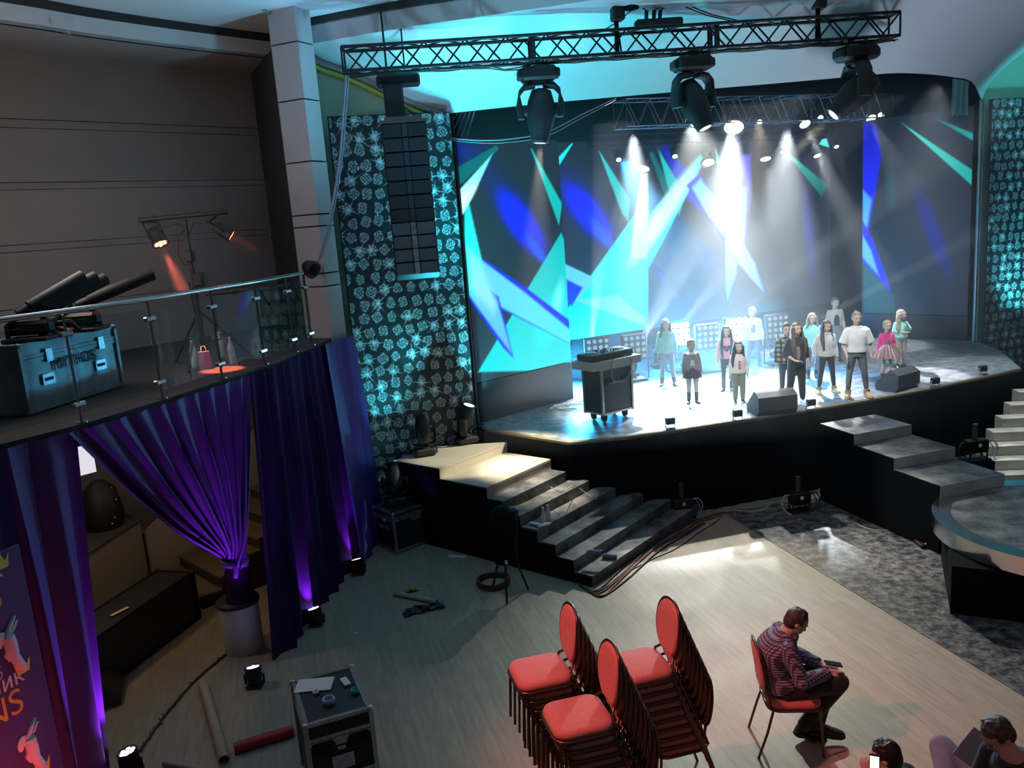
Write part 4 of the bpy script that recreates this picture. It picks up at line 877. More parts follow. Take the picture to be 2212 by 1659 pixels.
# 9 turtleneck
J = stance(hgt(1785, 847, 692), legs={'anL': (.105, .0, .05), 'anR': (-.11, -.02, .05), 'knL': (.08, -.012, .272), 'knR': (-.08, -.02, .272)}, arms={'elR': (-.16, .01, .63), 'wrR': (-.155, -.03, .50)}, head=(.55, -1, -.2))
person('girl in a loose light grey polo-neck sweater, ripped black jeans and tan boots', stand(1785, 847), .25, J, FAIR, 'side', (.09, .055, .045), .28, ('sweater', cm('light_grey_knit', (.56, .56, .55)), A(hem=.51, fit=.024, neck=2.2)), ('jeans', dark_jeans, A(fit=.004)), ('boot', 'tan_boot', 'tan_sole', .085, 1.15))
# 10 tall girl in the grey skirt
J = stance(hgt(1804, 780, 643), head=(.3, -1, -.1))
def dress_top(root, J, fr):
    h = J['h']; mb = MB(); c = J['che'] + Vector((0, -.066 * h - .010, -.06 * h)); mb.ball(c, (.045 * h, .02, .11 * h), 14); mb.build('bodice', dark_jeans, root)
person('tall girl in a cream cardigan, dark top and pleated grey skirt at the back', stand(1804, 780), .3, J, PALE, 'bun', (.10, .06, .07), .1, ('cardigan', cm('cream_knit', (.50, .48, .42)), A(hem=.50, fit=.014, neck=.3)), [('skirt', cm('grey_skirt', (.17, .18, .20)), A(z1=.60, z0=.33, flare=.16, pleats=16, amp=.016)), ('tights', dark_jeans, A(fit=.002))], ('boot', 'black_boot', 'rubber', .10, 1.0), dress_top)
# 11 white t-shirt
J = stance(hgt(1850, 856, 674), legs={'anL': (.115, -.0, .05), 'anR': (-.10, -.03, .05), 'knL': (.085, -.015, .272), 'knR': (-.085, -.02, .272)}, arms={'elR': (-.15, .0, .625), 'wrR': (-.12, -.09, .50), 'hdR': (.1, -.3, -1), 'elL': (.15, .02, .625), 'wrL': (.155, -.02, .49)}, head=(.25, -1, -.1))
person('girl in a loose white T-shirt, faded dark jeans and tan boots, front centre right', stand(1850, 856), .1, J, FAIR, 'bun', (.33, .19, .10), .1, ('t_shirt', shift_white, A(hem=.535, fit=.026, sleeve=.48)), ('jeans', mat('faded_denim', (.16, .17, .18), .9, var=.8, vscale=5), A(fit=.004)), ('boot', 'tan_boot', 'tan_sole', .085, 1.2))
# 12 little girl in pink cardigan
J = stance(hgt(1915, 818, 692), head=(.25, -1, -.15))
def sequin(root, J, fr):
    h = J['h']; mb = MB(); mb.ball(J['che'] + Vector((0, -.04 * h, -.05 * h)), (.05 * h, .036 * h + .012, .11 * h), 16); mb.build('dress_top', mat('sequin', (.45, .42, .38), .3, .6, var=.5, vscale=60), root)
person('little girl in a bright pink cardigan, silvery tulle skirt and red boots', stand(1915, 818), .2, J, PALE, 'pony', (.42, .30, .18), .08, ('cardigan', cm('hot_pink', (.80, .05, .25)), A(hem=.54, fit=.012, neck=.2)), ('tulle_skirt', mat('tulle', (.40, .24, .25), .35, .3, var=.5, vscale=30), A(z1=.60, z0=.37, flare=.23, pleats=20, amp=.02)), ('boot', 'red_boot', 'rubber', .09, 1.1), sequin)
# 13 mint top, long blonde hair
J = stance(hgt(1945, 795, 669), arms={'elL': (.14, -.03, .66), 'wrL': (.04, -.10, .74), 'hdL': (-.3, -.1, 1), 'elR': (-.13, .0, .64), 'wrR': (.02, -.10, .62), 'hdR': (1, -.2, .1)}, head=(.9, -1, .05))
person('long-haired blonde girl in a mint top and beige trousers, rightmost on stage', stand(1945, 795), .45, J, PALE, 'long', (.46, .38, .24), .30, ('t_shirt', mint, A(hem=.53, fit=.018, sleeve=.75)), ('trousers', cm('beige_cotton', (.42, .34, .29)), A(fit=.008, length=.93)), ('shoe', 'black_boot', 'rubber', .05, 1.15))
print('people done')

# ---------------------------------------------------------------- lamps and rigging
def disc(mb, c, n_, r, mi=0, seg=20, th=.004):
    n_ = Vector(n_).normalized(); mb.tube([Vector(c), Vector(c) + n_ * th], r, seg, mi); return mb
def moving_head(label, loc, aim, hang=True, scale=1.0, lens='lamp_warm', group=None, watts=0, col=(1, 1, 1), deg=14, blend=.3, pan0=0.0, name='moving_head', lensr=.065, fixpan=None):
    th = thing(name, label, 'stage light', loc, 0, group, rot=(PI, 0, pan0) if hang else (0, 0, pan0)); Rm = th.rotation_euler.to_matrix(); k = scale
    piv = Vector((0, 0, .50 * k)); aw = Vector(aim) - (Vector(loc) + Rm @ piv); al = (Rm.transposed() @ aw).normalized(); pan = math.atan2(al.x, -al.y) if abs(al.x) + abs(al.y) > .02 else 0
    pan = fixpan if fixpan is not None else pan; P_ = Matrix.Rotation(pan, 3, 'Z')
    mb = MB(); mb.rbox((0, 0, .085 * k), (.40 * k, .30 * k, .15 * k), .03 * k); mb.cyl((0, 0, .15 * k), (0, 0, .19 * k), .12 * k, n=20); 
    for sx in (-1, 1): mb.rbox((sx * .215 * k, 0, .085 * k), (.05 * k, .2 * k, .1 * k), .015 * k)
    mb.build('base', 'black', th)
    mb = MB()
    for sx in (-1, 1):
        pts = [(sx * .05, 0, .2), (sx * .17, 0, .215), (sx * .232, 0, .28), (sx * .24, 0, .42), (sx * .225, 0, .56)]; pr = [P_ @ Vector(p) * k for p in pts]
        mb.loft([oval(p, P_ @ Vector((0, 1, 0)), (P_ @ Vector((1, 0, 0))) if i > 2 else (P_ @ Vector((0, 0, 1))), .085 * k, .036 * k, 12, 3) for i, p in enumerate(pr)])
    mb.build('yoke', 'black', th)
    z = al; x = (P_ @ Vector((1, 0, 0))); x = (x - z * x.dot(z)).normalized(); y = z.cross(x).normalized(); R = Matrix((x, y, z)).transposed()
    mb = MB(); mb.lathe([(.05 * k, -.26 * k), (.11 * k, -.24 * k), (.15 * k, -.12 * k), (.165 * k, .0), (.15 * k, .12 * k), (.115 * k, .24 * k), (.10 * k, .30 * k), (.10 * k, .335 * k), (lensr * 1.15 * k, .34 * k), (lensr * 1.15 * k, .325 * k), (.001, .32 * k)], piv, 24, R=R)
    for q in (-1, 1): mb.cyl(piv + x * q * .14 * k, piv + x * q * .2 * k, .05 * k, n=14)
    hd = mb.build('head', 'black', th); mb = MB(); disc(mb, piv + z * .328 * k, z, lensr * k, th=.008 * k); mb.build('lens', lens, hd)
    if hang:
        mb = MB(); mb.box((0, 0, -.006), (.30 * k, .05, .012))
        for sx in (-1, 1): mb.box((sx * .13 * k, 0, -.03), (.03, .04, .07)); mb.tube([(sx * .13 * k, .03, -.03), (sx * .13 * k, .03, -.09), (sx * .13 * k, -.03, -.09), (sx * .13 * k, -.03, -.05)], .009, 6)
        mb.build('clamp', 'steel', th)
    if watts:
        pw = Vector(loc) + Rm @ (piv + z * .36 * k); spot('beam_' + name, pw, aim, watts, col, deg, blend, lensr * k * .5)
    return th
def truss(name, label, a, b, size, m, nb, th_ch=.022, group=None):
    a, b = Vector(a), Vector(b); L = (b - a).length; t = (b - a) / L; u = Vector((0, 0, 1)); s = t.cross(u).normalized(); root = thing(name, label, 'truss', a); h = size / 2
    cr = [(1, 1), (1, -1), (-1, -1), (-1, 1)]
    for i, (p, q) in enumerate(cr): mb = MB(); mb.tube([s * h * p + u * h * q, s * h * p + u * h * q + t * L], th_ch, 8); mb.build('chord', m, root)
    for i in range(4):
        (p, q), (p2, q2) = cr[i], cr[(i + 1) % 4]; A_, B_ = s * h * p + u * h * q, s * h * p2 + u * h * q2; mb = MB(); mb.tube([A_, B_], th_ch * .6, 6); mb.tube([A_ + t * L, B_ + t * L], th_ch * .6, 6)
        for k in range(nb):
            c0, c1 = (A_, B_) if k % 2 == 0 else (B_, A_); mb.tube([c0 + t * (L * k / nb), c1 + t * (L * (k + 1) / nb)], th_ch * .55, 6, cap=False)
        for f in (.33, .335, .66, .665): mb.tube([A_ + t * L * f, B_ + t * L * f], th_ch * .8, 6, cap=False)
        mb.build('lattice', m, root)
    return root
TA, TB = Vector((-1.83, 11.19, 6.655)), Vector((5.42, 11.62, 6.655))
tr = truss('truss', 'long black lighting truss hanging over the dance floor', TA, TB, .29, 'truss', 28)
def on_truss(px, z=6.5): 
    r = ray(px, 120); t = (TB - TA).xy; q = r.xy; # intersection in plan
    den = q.x * t.y - q.y * t.x; k = (TA.x * t.y - TA.y * t.x) / den; return Vector((q.x * k, q.y * k, z))
h1 = on_truss(1160); h2 = on_truss(1495); h3 = on_truss(1850)
moving_head('moving head hanging left of centre from the black truss, pointing straight down', h1 + Vector((0, 0, -.06)), (h1.x - .45, h1.y + .05, 1.05), True, 1.15, 'lamp_warm', 'moving heads under the black truss', 3500, (1, .86, .62), 24, .9, .05, fixpan=0.0)
moving_head('moving head hanging near the middle of the black truss', h2 + Vector((0, 0, -.06)), (h2.x + .95, h2.y - .7, 3.2), True, 1.15, 'lamp_warm', 'moving heads under the black truss', 900, (1, .93, .8), 20, .7, .1, fixpan=-.3)
moving_head('moving head at the right end of the black truss, aimed left across the stage', h3 + Vector((0, 0, -.06)), (-.55, 11.75, 1.15), True, 1.2, 'lamp_warm', 'moving heads under the black truss', 4200, (1, .92, .62), 13, .5, .2)
# hoists, chain bags and the power box on the truss
for i, (px, lab) in enumerate([(1338, 'black chain hoist above the middle of the black truss'), (1770, 'black chain hoist above the right half of the black truss')]):
    p = on_truss(px, 6.83); th = thing('chain_hoist', lab, 'hoist', p, .2)
    MB().rbox((0, 0, .28), (.16, .16, .36), .02).cyl((0, 0, .46), (0, 0, .52), .03).build('motor', 'black', th); MB().tube([(-.0, 0, .5), (0, 0, .56)], .012, 6).build('chain', 'truss', th)
    MB().tube([(-.02, 0, .1), (-.03, 0, -.36)], .03, 6).tube([(.0, .03, .1), (.05, .04, -.34)], .012, 6).tube([(-.14, -.16, -.36), (.14, -.16, -.36)], .012, 6).build('sling', 'black_cloth', th)
    b = MB(); b.lathe([(.001, .22), (.10, .23), (.11, .45), (.12, .66), (.001, .66)], (.17, -.05, 0), 14); b.build('chain_bag', 'black_cloth', th)
p = on_truss(1425, 6.815); th = thing('power_box', 'black power distribution box with plugs lying on the truss', 'power box', p, .06)
mb = MB(); mb.rbox((0, 0, .06), (.62, .16, .10), .02); mb.build('housing', 'black', th)
for i, x in enumerate((-.16, -.06, .02)): MB().cyl((x, 0, .1), (x + .01, 0, .22), .025, n=10).tube([(x + .01, 0, .22), (x - .1, 0, .3), (x - .35, 0, .12), (x - .6, .02, -.0)] if i == 0 else [(x + .01, 0, .22), (x + .25, 0, .31), (x + .7, .0, .12), (x + 1.1, .02, 0.02)], .008, 6).build('plug', 'black', th)
# cables wound along the truss and the long one to the balcony
mb = MB(); rs = random.Random(4)
for k in range(3):
    pts = []
    for i in range(40): t = i / 39; q = TA.lerp(TB, t); pts.append(q + Vector((0, -.10 + .07 * k, -.175 - .02 * abs(math.sin(t * 40 + k * 2)) - (.05 if 10 < i < 13 else 0))) - TA)
    mb.tube(pts, .008, 5)
o = mb.build('truss_cable', 'black_gloss'); o.location = TA; tag(o, 'thin black cables tied along the underside of the truss', 'cable')
cp = [ony(748, 160, 11.15), ony(742, 240, 11.1), ony(735, 330, 11.0), ony(722, 420, 10.9), ony(706, 500, 10.8), ony(686, 565, 10.6)]
mb = MB(); pp = smooth_path(cp, 40); mb.tube([p - cp[0] for p in pp], .016, 6); mb.tube([p - cp[0] + Vector((.03, .01, 0)) for p in pp], .010, 6); o = mb.build('power_cable', mat('grey_cable', (.25, .25, .3), .5)); o.location = cp[0]; tag(o, 'grey cable hanging from the left end of the truss down to the balcony', 'cable')
# rear trusses over the stage, lamps hung from them
RA, RB = (2.55, 15.9, 6.42), (8.7, 18.35, 6.42)
truss('truss', 'silver truss at the back over the stage, front one', (2.45, 16.5, 6.35), (8.6, 18.9, 6.35), .5, 'silver_truss', 26, .018)
truss('truss', 'thin black truss low in front of the central screen top', (1.9, 17.15, 5.95), (7.7, 19.75, 5.95), .22, 'truss', 26, .014)
def lamp(label, loc, aim, lens, r, watts=0, col=(1, 1, 1), deg=16, blend=.4, group='small lamps hanging over the stage'):
    th = thing('hanging_spotlight', label, 'stage light', loc, 0, group); d = (Vector(aim) - Vector(loc)).normalized(); x = d.orthogonal().normalized(); y = d.cross(x); R = Matrix((x, y, d)).transposed()
    mb = MB(); mb.lathe([(.04, -.16), (.075, -.13), (.085, 0), (r * 1.25 + .02, .12), (r * 1.25 + .02, .14), (r, .14), (r, .12), (.001, .12)], (0, 0, 0), 16, R=R); hd = mb.build('housing', 'black', th)
    mb = MB(); disc(mb, d * .135, d, r, seg=18); mb.build('lens', lens, hd); MB().box((0, 0, .17), (.05, .05, .12)).tube([(-.11, 0, .0), (-.11, 0, .11), (.11, 0, .11), (.11, 0, 0)], .01, 6).build('yoke', 'black', th)
    if watts: spot('beam_lamp', Vector(loc) + d * .2, aim, watts, col, deg, blend, r * .5)
row = [((1336, 335), 5.60, (1345, 470), 'lamp_white', .05, 60, 7), ((1390, 352), 5.58, (1360, 640), 'lamp_white', .13, 1500, 13), ((1458, 329), 5.62, (1462, 440), 'lamp_white', .05, 60, 7), ((1528, 340), 5.58, (1560, 520), 'lamp_white', .12, 260, 18),
       ((1652, 331), 5.60, (1700, 620), 'lamp_white', .11, 380, 22), ((1690, 316), 5.66, (1720, 500), 'lamp_white', .05, 60, 12), ((1762, 325), 5.62, (1840, 560), 'lamp_white', .08, 260, 24), ((1804, 307), 5.68, (1850, 460), 'lamp_white', .05, 60, 16)]
rowA = [((1500, 259), 6.05, (1492, 450), 'lamp_white', .06, 240, 8), ((1585, 264), 6.05, (1590, 560), 'lamp_white', .19, 2600, 24), ((1641, 256), 6.08, (1640, 400), 'lamp_white', .05, 60, 8), ((1734, 258), 6.05, (1860, 520), 'lamp_white', .11, 1300, 12), ((1771, 250), 6.08, (1800, 330), 'lamp_white', .05, 40, 12), ((1877, 247), 6.06, (1990, 460), 'lamp_white', .10, 500, 22), ((1897, 240), 6.09, (1990, 400), 'lamp_white', .05, 50, 14)]
nm = {0: 'leftmost', 1: 'second', 2: 'third', 3: 'fourth', 4: 'fifth', 5: 'sixth', 6: 'seventh', 7: 'rightmost'}
def on_line(px, py, a, b, z):
    r = ray(px, py); t = Vector((b[0] - a[0], b[1] - a[1])); den = r.x * t.y - r.y * t.x; k = (a[0] * t.y - a[1] * t.x) / den; p = EYEP + r * k; return p
for i, ((x, y), z, aim, ln, r, wt, dg_) in enumerate(row):
    p = on_line(x, y, (1.9, 17.0), (7.7, 19.6), z); q = ony(aim[0], aim[1], p.y - 1.2)
    lamp('lit spotlight on the low rear truss, %s of that row' % nm[i], p, q, ln, r, wt * 5, (.93, .97, 1), dg_)
for i, ((x, y), z, aim, ln, r, wt, dg_) in enumerate(rowA):
    p = on_line(x, y, (2.45, 16.4), (8.6, 18.8), z); q = ony(aim[0], aim[1], p.y - 2.0)
    lamp('lit spotlight under the silver stage truss, %s of that row' % (nm[i] if i < 6 else 'rightmost'), p, q, ln, r, wt * 5, (.93, .97, 1), dg_)
# fixtures standing on the back of the stage
def floor_head(px, py, z, lab, aim, ln, watts, deg, col=(.9, .96, 1)):
    p = onz(px, py, z); base = Vector((p.x, p.y, 1.352)); moving_head(lab, base, aim, False, .62, ln, 'small moving heads on the stage floor', watts, col, deg, .25, .4, lensr=.10)
floor_head(1272, 782, 1.7, 'moving head behind the mixer case, left of the next, beaming up', ony(1302, 500, 15.8), 'lamp_white', 16000, 11)
floor_head(1362, 772, 1.75, 'moving head right of the mixer case, beaming up to the right', ony(1560, 400, 14.5), 'lamp_white', 26000, 15)
floor_head(1484, 750, 1.75, 'moving head behind the small girl in the grey cardigan', ony(2050, 330, 15.5), 'lamp_white', 20000, 7)
floor_head(1678, 729, 1.75, 'moving head behind the white-sweatshirt girl, beaming right', ony(2160, 480, 15.8), 'lamp_white', 16000, 5)
floor_head(1420, 752, 1.75, 'moving head hidden behind the leftmost girl, beaming up to the right', ony(1900, 200, 15.0), 'lamp_white', 16000, 8)
def cell_panel(px, py, z, lab, lit=None):
    cr_ = .055 if lit else .040
    p = onz(px, py, z); th = thing('lamp_panel', lab, 'lamp panel', (p.x, p.y, 1.352), .2, 'sixteen-lamp panels at the back of the stage'); c = p.z - 1.352
    MB().rbox((0, .06, c), (.50, .10, .50), .02).build('housing', 'black', th); MB().box((0, .06, .02), (.4, .3, .04)).cyl((-.27, .06, .03), (-.27, .06, c), .012).cyl((.27, .06, .03), (.27, .06, c), .012).build('stand', 'black', th)
    for i in range(4):
        for j in range(4): mb = MB(); disc(mb, ((i - 1.5) * .115, .005, c + (j - 1.5) * .115), (0, -1, 0), cr_, seg=14, th=.008); mb.build('lamp_cell', lit or 'lamp_cell', th)
cell_panel(1292, 757, 2.0, 'unlit sixteen-lamp panel behind the mixer case')
cell_panel(1372, 750, 2.0, 'unlit sixteen-lamp panel right of the mixer case')
cell_panel(1530, 727, 2.05, 'unlit sixteen-lamp panel between the grey-cardigan and pink-sweater girls')
cell_panel(1681, 706, 2.1, 'unlit sixteen-lamp panel left of the boy in the checked shirt')
M['cell_lit'] = emat('cell_lit', (.35, .85, 1.0), 60)
cell_panel(1466, 722, 2.1, 'glaring blue-white lamp panel behind the leftmost girl', 'cell_lit')
cell_panel(1592, 712, 2.1, 'glaring blue-white lamp panel behind the white-sweatshirt girl', 'cell_lit')
for (px, py, z) in [(1466, 722, 2.1), (1592, 712, 2.1), (1240, 760, 1.9)]:
    p = onz(px, py, z); spot('panel_glow', p + Vector((0, -.12, 0)), p + Vector((-.4, -3, -.9)), 900, (.05, .55, 1.0), 130, 1.0, .2)
for (x, y, z, w_) in [(2.2, 16.9, 1.9, 160), (4.6, 17.6, 1.9, 160), (1.25, 15.6, 1.8, 60)]: point('panel_back_glow', (x, y, z), w_, (.03, .38, 1.0), .25)
# moving heads standing left of the stage that wash banner and ceiling cyan
CYL = (.10, .85, 1.0)
moving_head('moving head with a cyan lens on the grey landing, beside the banner', Vector((-1.36, 11.86, 1.2)), (-1.55, 12.5, 4.6), False, .74, 'lamp_cyan', 'cyan moving heads by the banner', 110, CYL, 60, .9, .3, lensr=.135)
moving_head('moving head with a cyan lens on the grey landing, nearest the stage', Vector((-.76, 12.36, 1.2)), (1.2, 12.0, 7.2), False, .74, 'lamp_cyan', 'cyan moving heads by the banner', 650, CYL, 80, 1.0, .3, lensr=.135)
moving_head('moving head with a cyan lens on the black flight case beside the stairs', Vector((-1.80, 11.5, .60)), (-1.95, 12.3, 2.8), False, .74, 'lamp_cyan', 'cyan moving heads by the banner', 110, CYL, 60, .9, .3, lensr=.135)
moving_head('moving head with a cyan lens right of the stage, by the right banner', Vector((10.35, 15.9, .9)), (10.8, 16.9, 3.2), False, .8, 'lamp_cyan', None, 300, CYL, 90, 1.0, .3, lensr=.135)
MB_ = MB().rbox((0, 0, .45), (.7, .7, .9), .02).build('pedestal', 'black_cloth'); MB_.location = (10.35, 15.9, 0); tag(MB_, 'black pedestal under the cyan moving head at the right banner', 'pedestal')
spot('ceiling_cyan_left', (-1.0, 11.6, 3.0), (.2, 12.1, 7.1), 800, (.04, .78, 1.0), 90, 1.0, .3)
spot('ceiling_cyan_right', (10.6, 14.2, 2.5), (10.9, 15.2, 7.1), 700, (.08, .85, 1.0), 75, 1.0, .3)
spot('ceiling_pale', (5.0, 10.5, 2.4), (5.0, 12.0, 7.0), 330, (.62, .75, 1.0), 120, 1.0, .5)
spot('ceiling_upper_cyan', (.6, 9.6, 2.6), (-1.0, 9.9, 7.5), 1300, (.22, .68, 1.0), 84, 1.0, .3)  # unseen lamp in mid-air, added to tint the upper ceiling
# speaker column
M['grille_lit'] = mat('grille_lit', (.11, .13, .14), .4, .3); M['grille'] = mat('grille_mesh', (.035, .036, .04), .45, .4)  # paler copy for the lower grilles, cyan light put into the colour
sp = Vector((-1.19, 11.62, 0)); th = thing('speaker_array', 'tall hanging column of black loudspeakers in front of the left diamond banner', 'loudspeaker', (sp.x, sp.y, 5.88), .12)
MB().box((0, 0, .02), (.62, .42, .04)).box((0, 0, .07), (.5, .3, .04)).build('bumper_frame', 'steel', th)
z = 0; tilt = 0
for i in range(11):
    hh_ = .186; tilt = 0 if i < 6 else (i - 5) * math.radians(2.4); c = Vector((0, -.02 * max(0, i - 6) * .4, z - hh_ / 2)); R = Matrix.Rotation(-tilt, 3, 'X')
    mb = MB(); mb.rbox(c, (.60, .40, hh_ - .008), .012, R=R); b = mb.build('speaker_box', 'black', th)
    mb = MB(); mb.box(c + R @ Vector((-.165, -.205, 0)), (.235, .014, hh_ - .03), R=R); mb.box(c + R @ Vector((.165, -.205, 0)), (.235, .014, hh_ - .03), R=R); mb.build('grille', mat('speaker_grille', (.03, .035, .04), .4, .5) if i == 0 else ('grille' if i < 7 else M['grille_lit']), b)
    mb = MB(); mb.box(c + R @ Vector((0, -.2, 0)), (.07, .02, hh_ - .02), R=R); mb.build('horn', 'lens' if i < 7 else 'horn_grey' if 'horn_grey' in M else 'alu', b); z -= hh_  # lower horns paler too, standing in for the cyan light on them
th = thing('hoist_beam', 'dark cross beam and hoist that carry the speaker column', 'hoist', (sp.x - .02, sp.y + .05, 6.45), .1)
MB().rbox((0, 0, 0), (.58, .18, .16), .03).build('beam', 'truss', th); MB().rbox((-.08, 0, -.30), (.26, .22, .52), .03).tube([(-.15, -.05, -.5), (-.2, 0, -.62), (-.0, 0, -.56)], .01, 5).build('motor', 'black', th); MB().tube([(-.14, 0, .08), (-.14, 0, .95)], .015, 6).tube([(.1, 0, .08), (.1, 0, .9)], .012, 6).build('hanger', 'truss', th)
mb = MB()
for k in range(4): mb.tube([(.05, -.1, -.35), (.2 + .03 * k, -.12, -.5 - .02 * k), (.3 - .02 * k, -.12, -.72), (.2, -.1, -.78 + .02 * k), (.08, -.08, -.6)], .010, 6)
mb.build('cable_loop', 'black_gloss', th)

# monitors, mixer case and small lamps on the deck
def wedge(label, loc, rz, k=1.0, col='speaker_grey'):
    th = thing('floor_monitor', label, 'loudspeaker', loc, rz, 'floor monitors at the front of the stage'); w_ = .62 * k
    prof = [(-.20, 0), (.17, 0), (.22, .07), (.22, .28), (.12, .34), (.06, .36), (-.22, .10)]; prof = [(a * k, b * k) for a, b in prof]
    mb = MB(); mb.add([(x, a, b) for x in (-w_ / 2, w_ / 2) for a, b in prof], [tuple(range(7))[::-1], tuple(range(7, 14))] + [(i, (i + 1) % 7, (i + 1) % 7 + 7, i + 7) for i in range(7)]); mb.build('cabinet', M[col], th)
    a, b = Vector((0, -.22 * k, .10 * k)), Vector((0, .06 * k, .36 * k)); n_ = Vector((0, -(b - a).z, (b - a).y)).normalized(); d = (b - a).normalized(); R = Matrix((Vector((1, 0, 0)), d, n_)).transposed()
    MB().box((a + b) / 2 + n_ * .004, (w_ * .93, (b - a).length * .9, .012), R=R).build('grille', M['grille'], th); return th
M['speaker_grey'] = mat('speaker_paint', (.05, .052, .058), .55, bump=.3, bscale=120); M['grille'] = mat('grille_mesh', (.035, .036, .04), .45, .4)
wedge('floor monitor left of the woman in black at the stage edge', onz(1667, 889, 1.352), PI + .14, 1.0)
wedge('floor monitor tilted away from the viewer, front right of the stage', onz(1938, 838, 1.352), PI + .55, .95)
w3 = wedge('floor monitor standing behind the mixer case near the left screen', onz(1262, 818, 1.352), 2.5, 1.1)
def small_lamp(label, p, rz=0, k=1.0):
    th = thing('edge_lamp', label, 'stage light', p, rz, 'small lamps along the stage edge')
    MB().box((0, 0, .01), (.12, .10, .02)).tube([(-.07, 0, .02), (-.07, 0, .12), (.07, 0, .12), (.07, 0, .02)], .008, 6).build('bracket', 'alu', th); MB().rbox((0, 0, .11), (.14, .08, .10), .012).build('housing', 'black', th); MB().box((0, .043, .11), (.11, .006, .07)).build('lens', 'lens', th)
for i, (x, y) in enumerate([(1450, 927), (1596, 910), (1755, 886), (2024, 838), (2127, 811)]):
    small_lamp(['small black lamp on the stage edge nearest the mixer case', 'small black lamp at the stage edge left of the long floor monitor', 'small black lamp at the feet of the woman in black', 'small black lamp right of the tilted floor monitor', 'small black lamp nearest the right stage corner'][i], onz(x, y, 1.352) + Vector((0, .06, 0)), .2, 1)
def flight_case(label, loc, rz, size, z0=.12, cat='flight case', wheels=True, lid=.22, group=None, body='case_black', trim='alu', name='flight_case', handles=True):
    W, D, Hh = size; th = thing(name, label, cat, loc, rz, group); mb = MB(); mb.box((0, 0, z0 + (Hh - z0) / 2), (W - .01, D - .01, Hh - z0 - .01)); mb.build('body', M[body], th)
    mb = MB(); zz = [z0 + .012, Hh - .012, Hh - lid + .018, Hh - lid - .018] if lid else [z0 + .012, Hh - .012]
    for z in zz:
        for s in (-1, 1): mb.box((0, s * D / 2, z), (W + .012, .014, .03)); mb.box((s * W / 2, 0, z), (.014, D + .012, .03))
    for sx in (-1, 1):
        for sy in (-1, 1): mb.box((sx * W / 2, sy * D / 2, (z0 + Hh) / 2), (.035, .035, Hh - z0)); mb.ball((sx * W / 2, sy * D / 2, Hh - .01), .028, 8); mb.ball((sx * W / 2, sy * D / 2, z0 + .01), .028, 8)
        mb.box((sx * (W / 2 - .012), 0, Hh - .002), (.03, D, .008)); mb.box((0, sx * (D / 2 - .012), Hh - .002), (W, .03, .008))
    mb.build('edging', M[trim], th)
    if wheels:
        for sx in (-1, 1):
            for sy in (-1, 1): MB().cyl((sx * (W / 2 - .09) - .02, sy * (D / 2 - .09), .05), (sx * (W / 2 - .09) + .02, sy * (D / 2 - .09), .05), .05, n=16).box((sx * (W / 2 - .09), sy * (D / 2 - .09), .09), (.07, .07, .07)).build('caster', 'rubber', th)
    if handles:
        for (x, s) in ((-W * .28, -1), (W * .28, -1)):
            MB().box((x, s * (D / 2 + .004), Hh * .74), (.16, .012, .11)).box((x, s * (D / 2 + .012), Hh * .73), (.10, .012, .022)).build('recessed_handle', 'truss', th)
    return th
M['case_black'] = mat('case_laminate', (.016, .018, .022), .5, bump=.1, bscale=150); M['case_silver'] = mat('scuffed_case', (.42, .44, .46), .45, .4, var=.45, vscale=4)
mc = flight_case('black flight case on wheels carrying the mixer at the left of the stage', onz(1316, 906, 1.352) + Vector((.02, .12, 0)), .62, (.62, .42, .84), .12, lid=0)
mcp = mc.location; MB().box((0, 0, .90), (1.0, .50, .12)).build('tray', mat('tray_grey', (.48, .47, .44), .5, .2), mc)
lettering('lettering', 'BAND ROBOTS', .055, 'white', mc, (.02, -.222, .60), (PI / 2, 0, 0))
th = thing('dj_mixer', 'wide black DJ mixer with many knobs on top of the wheeled case', 'DJ mixer', mcp + Vector((0, 0, .963)), .62)
MB().rbox((0, .02, .05), (.86, .36, .09), .01).build('chassis', 'black', th); MB().box((0, .02, .097), (.83, .33, .006)).build('control_panel', mat('panel_blue_grey', (.25, .33, .4), .35, .3), th)
rs = random.Random(5)
for i in range(42): x, y = rs.uniform(-.17, .17), rs.uniform(-.11, .15); MB().cyl((x, y, .10), (x, y, .122), .009, .007, 8).build('knob', 'black', th)
for x in (-.29, .29): MB().cyl((x, .04, .10), (x, .04, .115), .105, n=28).cyl((x, .04, .115), (x, .04, .12), .085, n=28).build('jog_wheel', 'steel', th)
def loose_cable(label, pts, r=.008, m='grey_cable2', loops=0, group=None, name='cable'):
    mb = MB(); pts = [Vector(p) for p in pts]; o0 = pts[0].copy(); P_ = smooth_path(pts, max(20, 10 * len(pts))); mb.tube([p - o0 for p in P_], r, 6); o = mb.build(name, M[m]); o.location = o0; tag(o, label, 'cable', group); return o
M['grey_cable2'] = mat('pale_cable', (.42, .43, .42), .5); M['cable_black'] = mat('black_cable', (.02, .02, .02), .5); M['cable_red'] = mat('red_cable', (.22, .03, .02), .5); M['cable_brown'] = mat('brown_cable', (.10, .03, .015), .6)
R62 = Matrix.Rotation(.62, 3, 'Z'); f = lambda x, y, z: mcp + R62 @ Vector((x, y, z))
loose_cable('white cable drooping over the front of the wheeled mixer case', [f(-.1, -.27, .98), f(-.13, -.265, .9), f(-.12, -.24, .68), f(0, -.235, .60), f(.14, -.235, .60), f(.27, -.24, .72), f(.28, -.265, .9), f(.2, -.2, .98)], .008)
rs = random.Random(8)
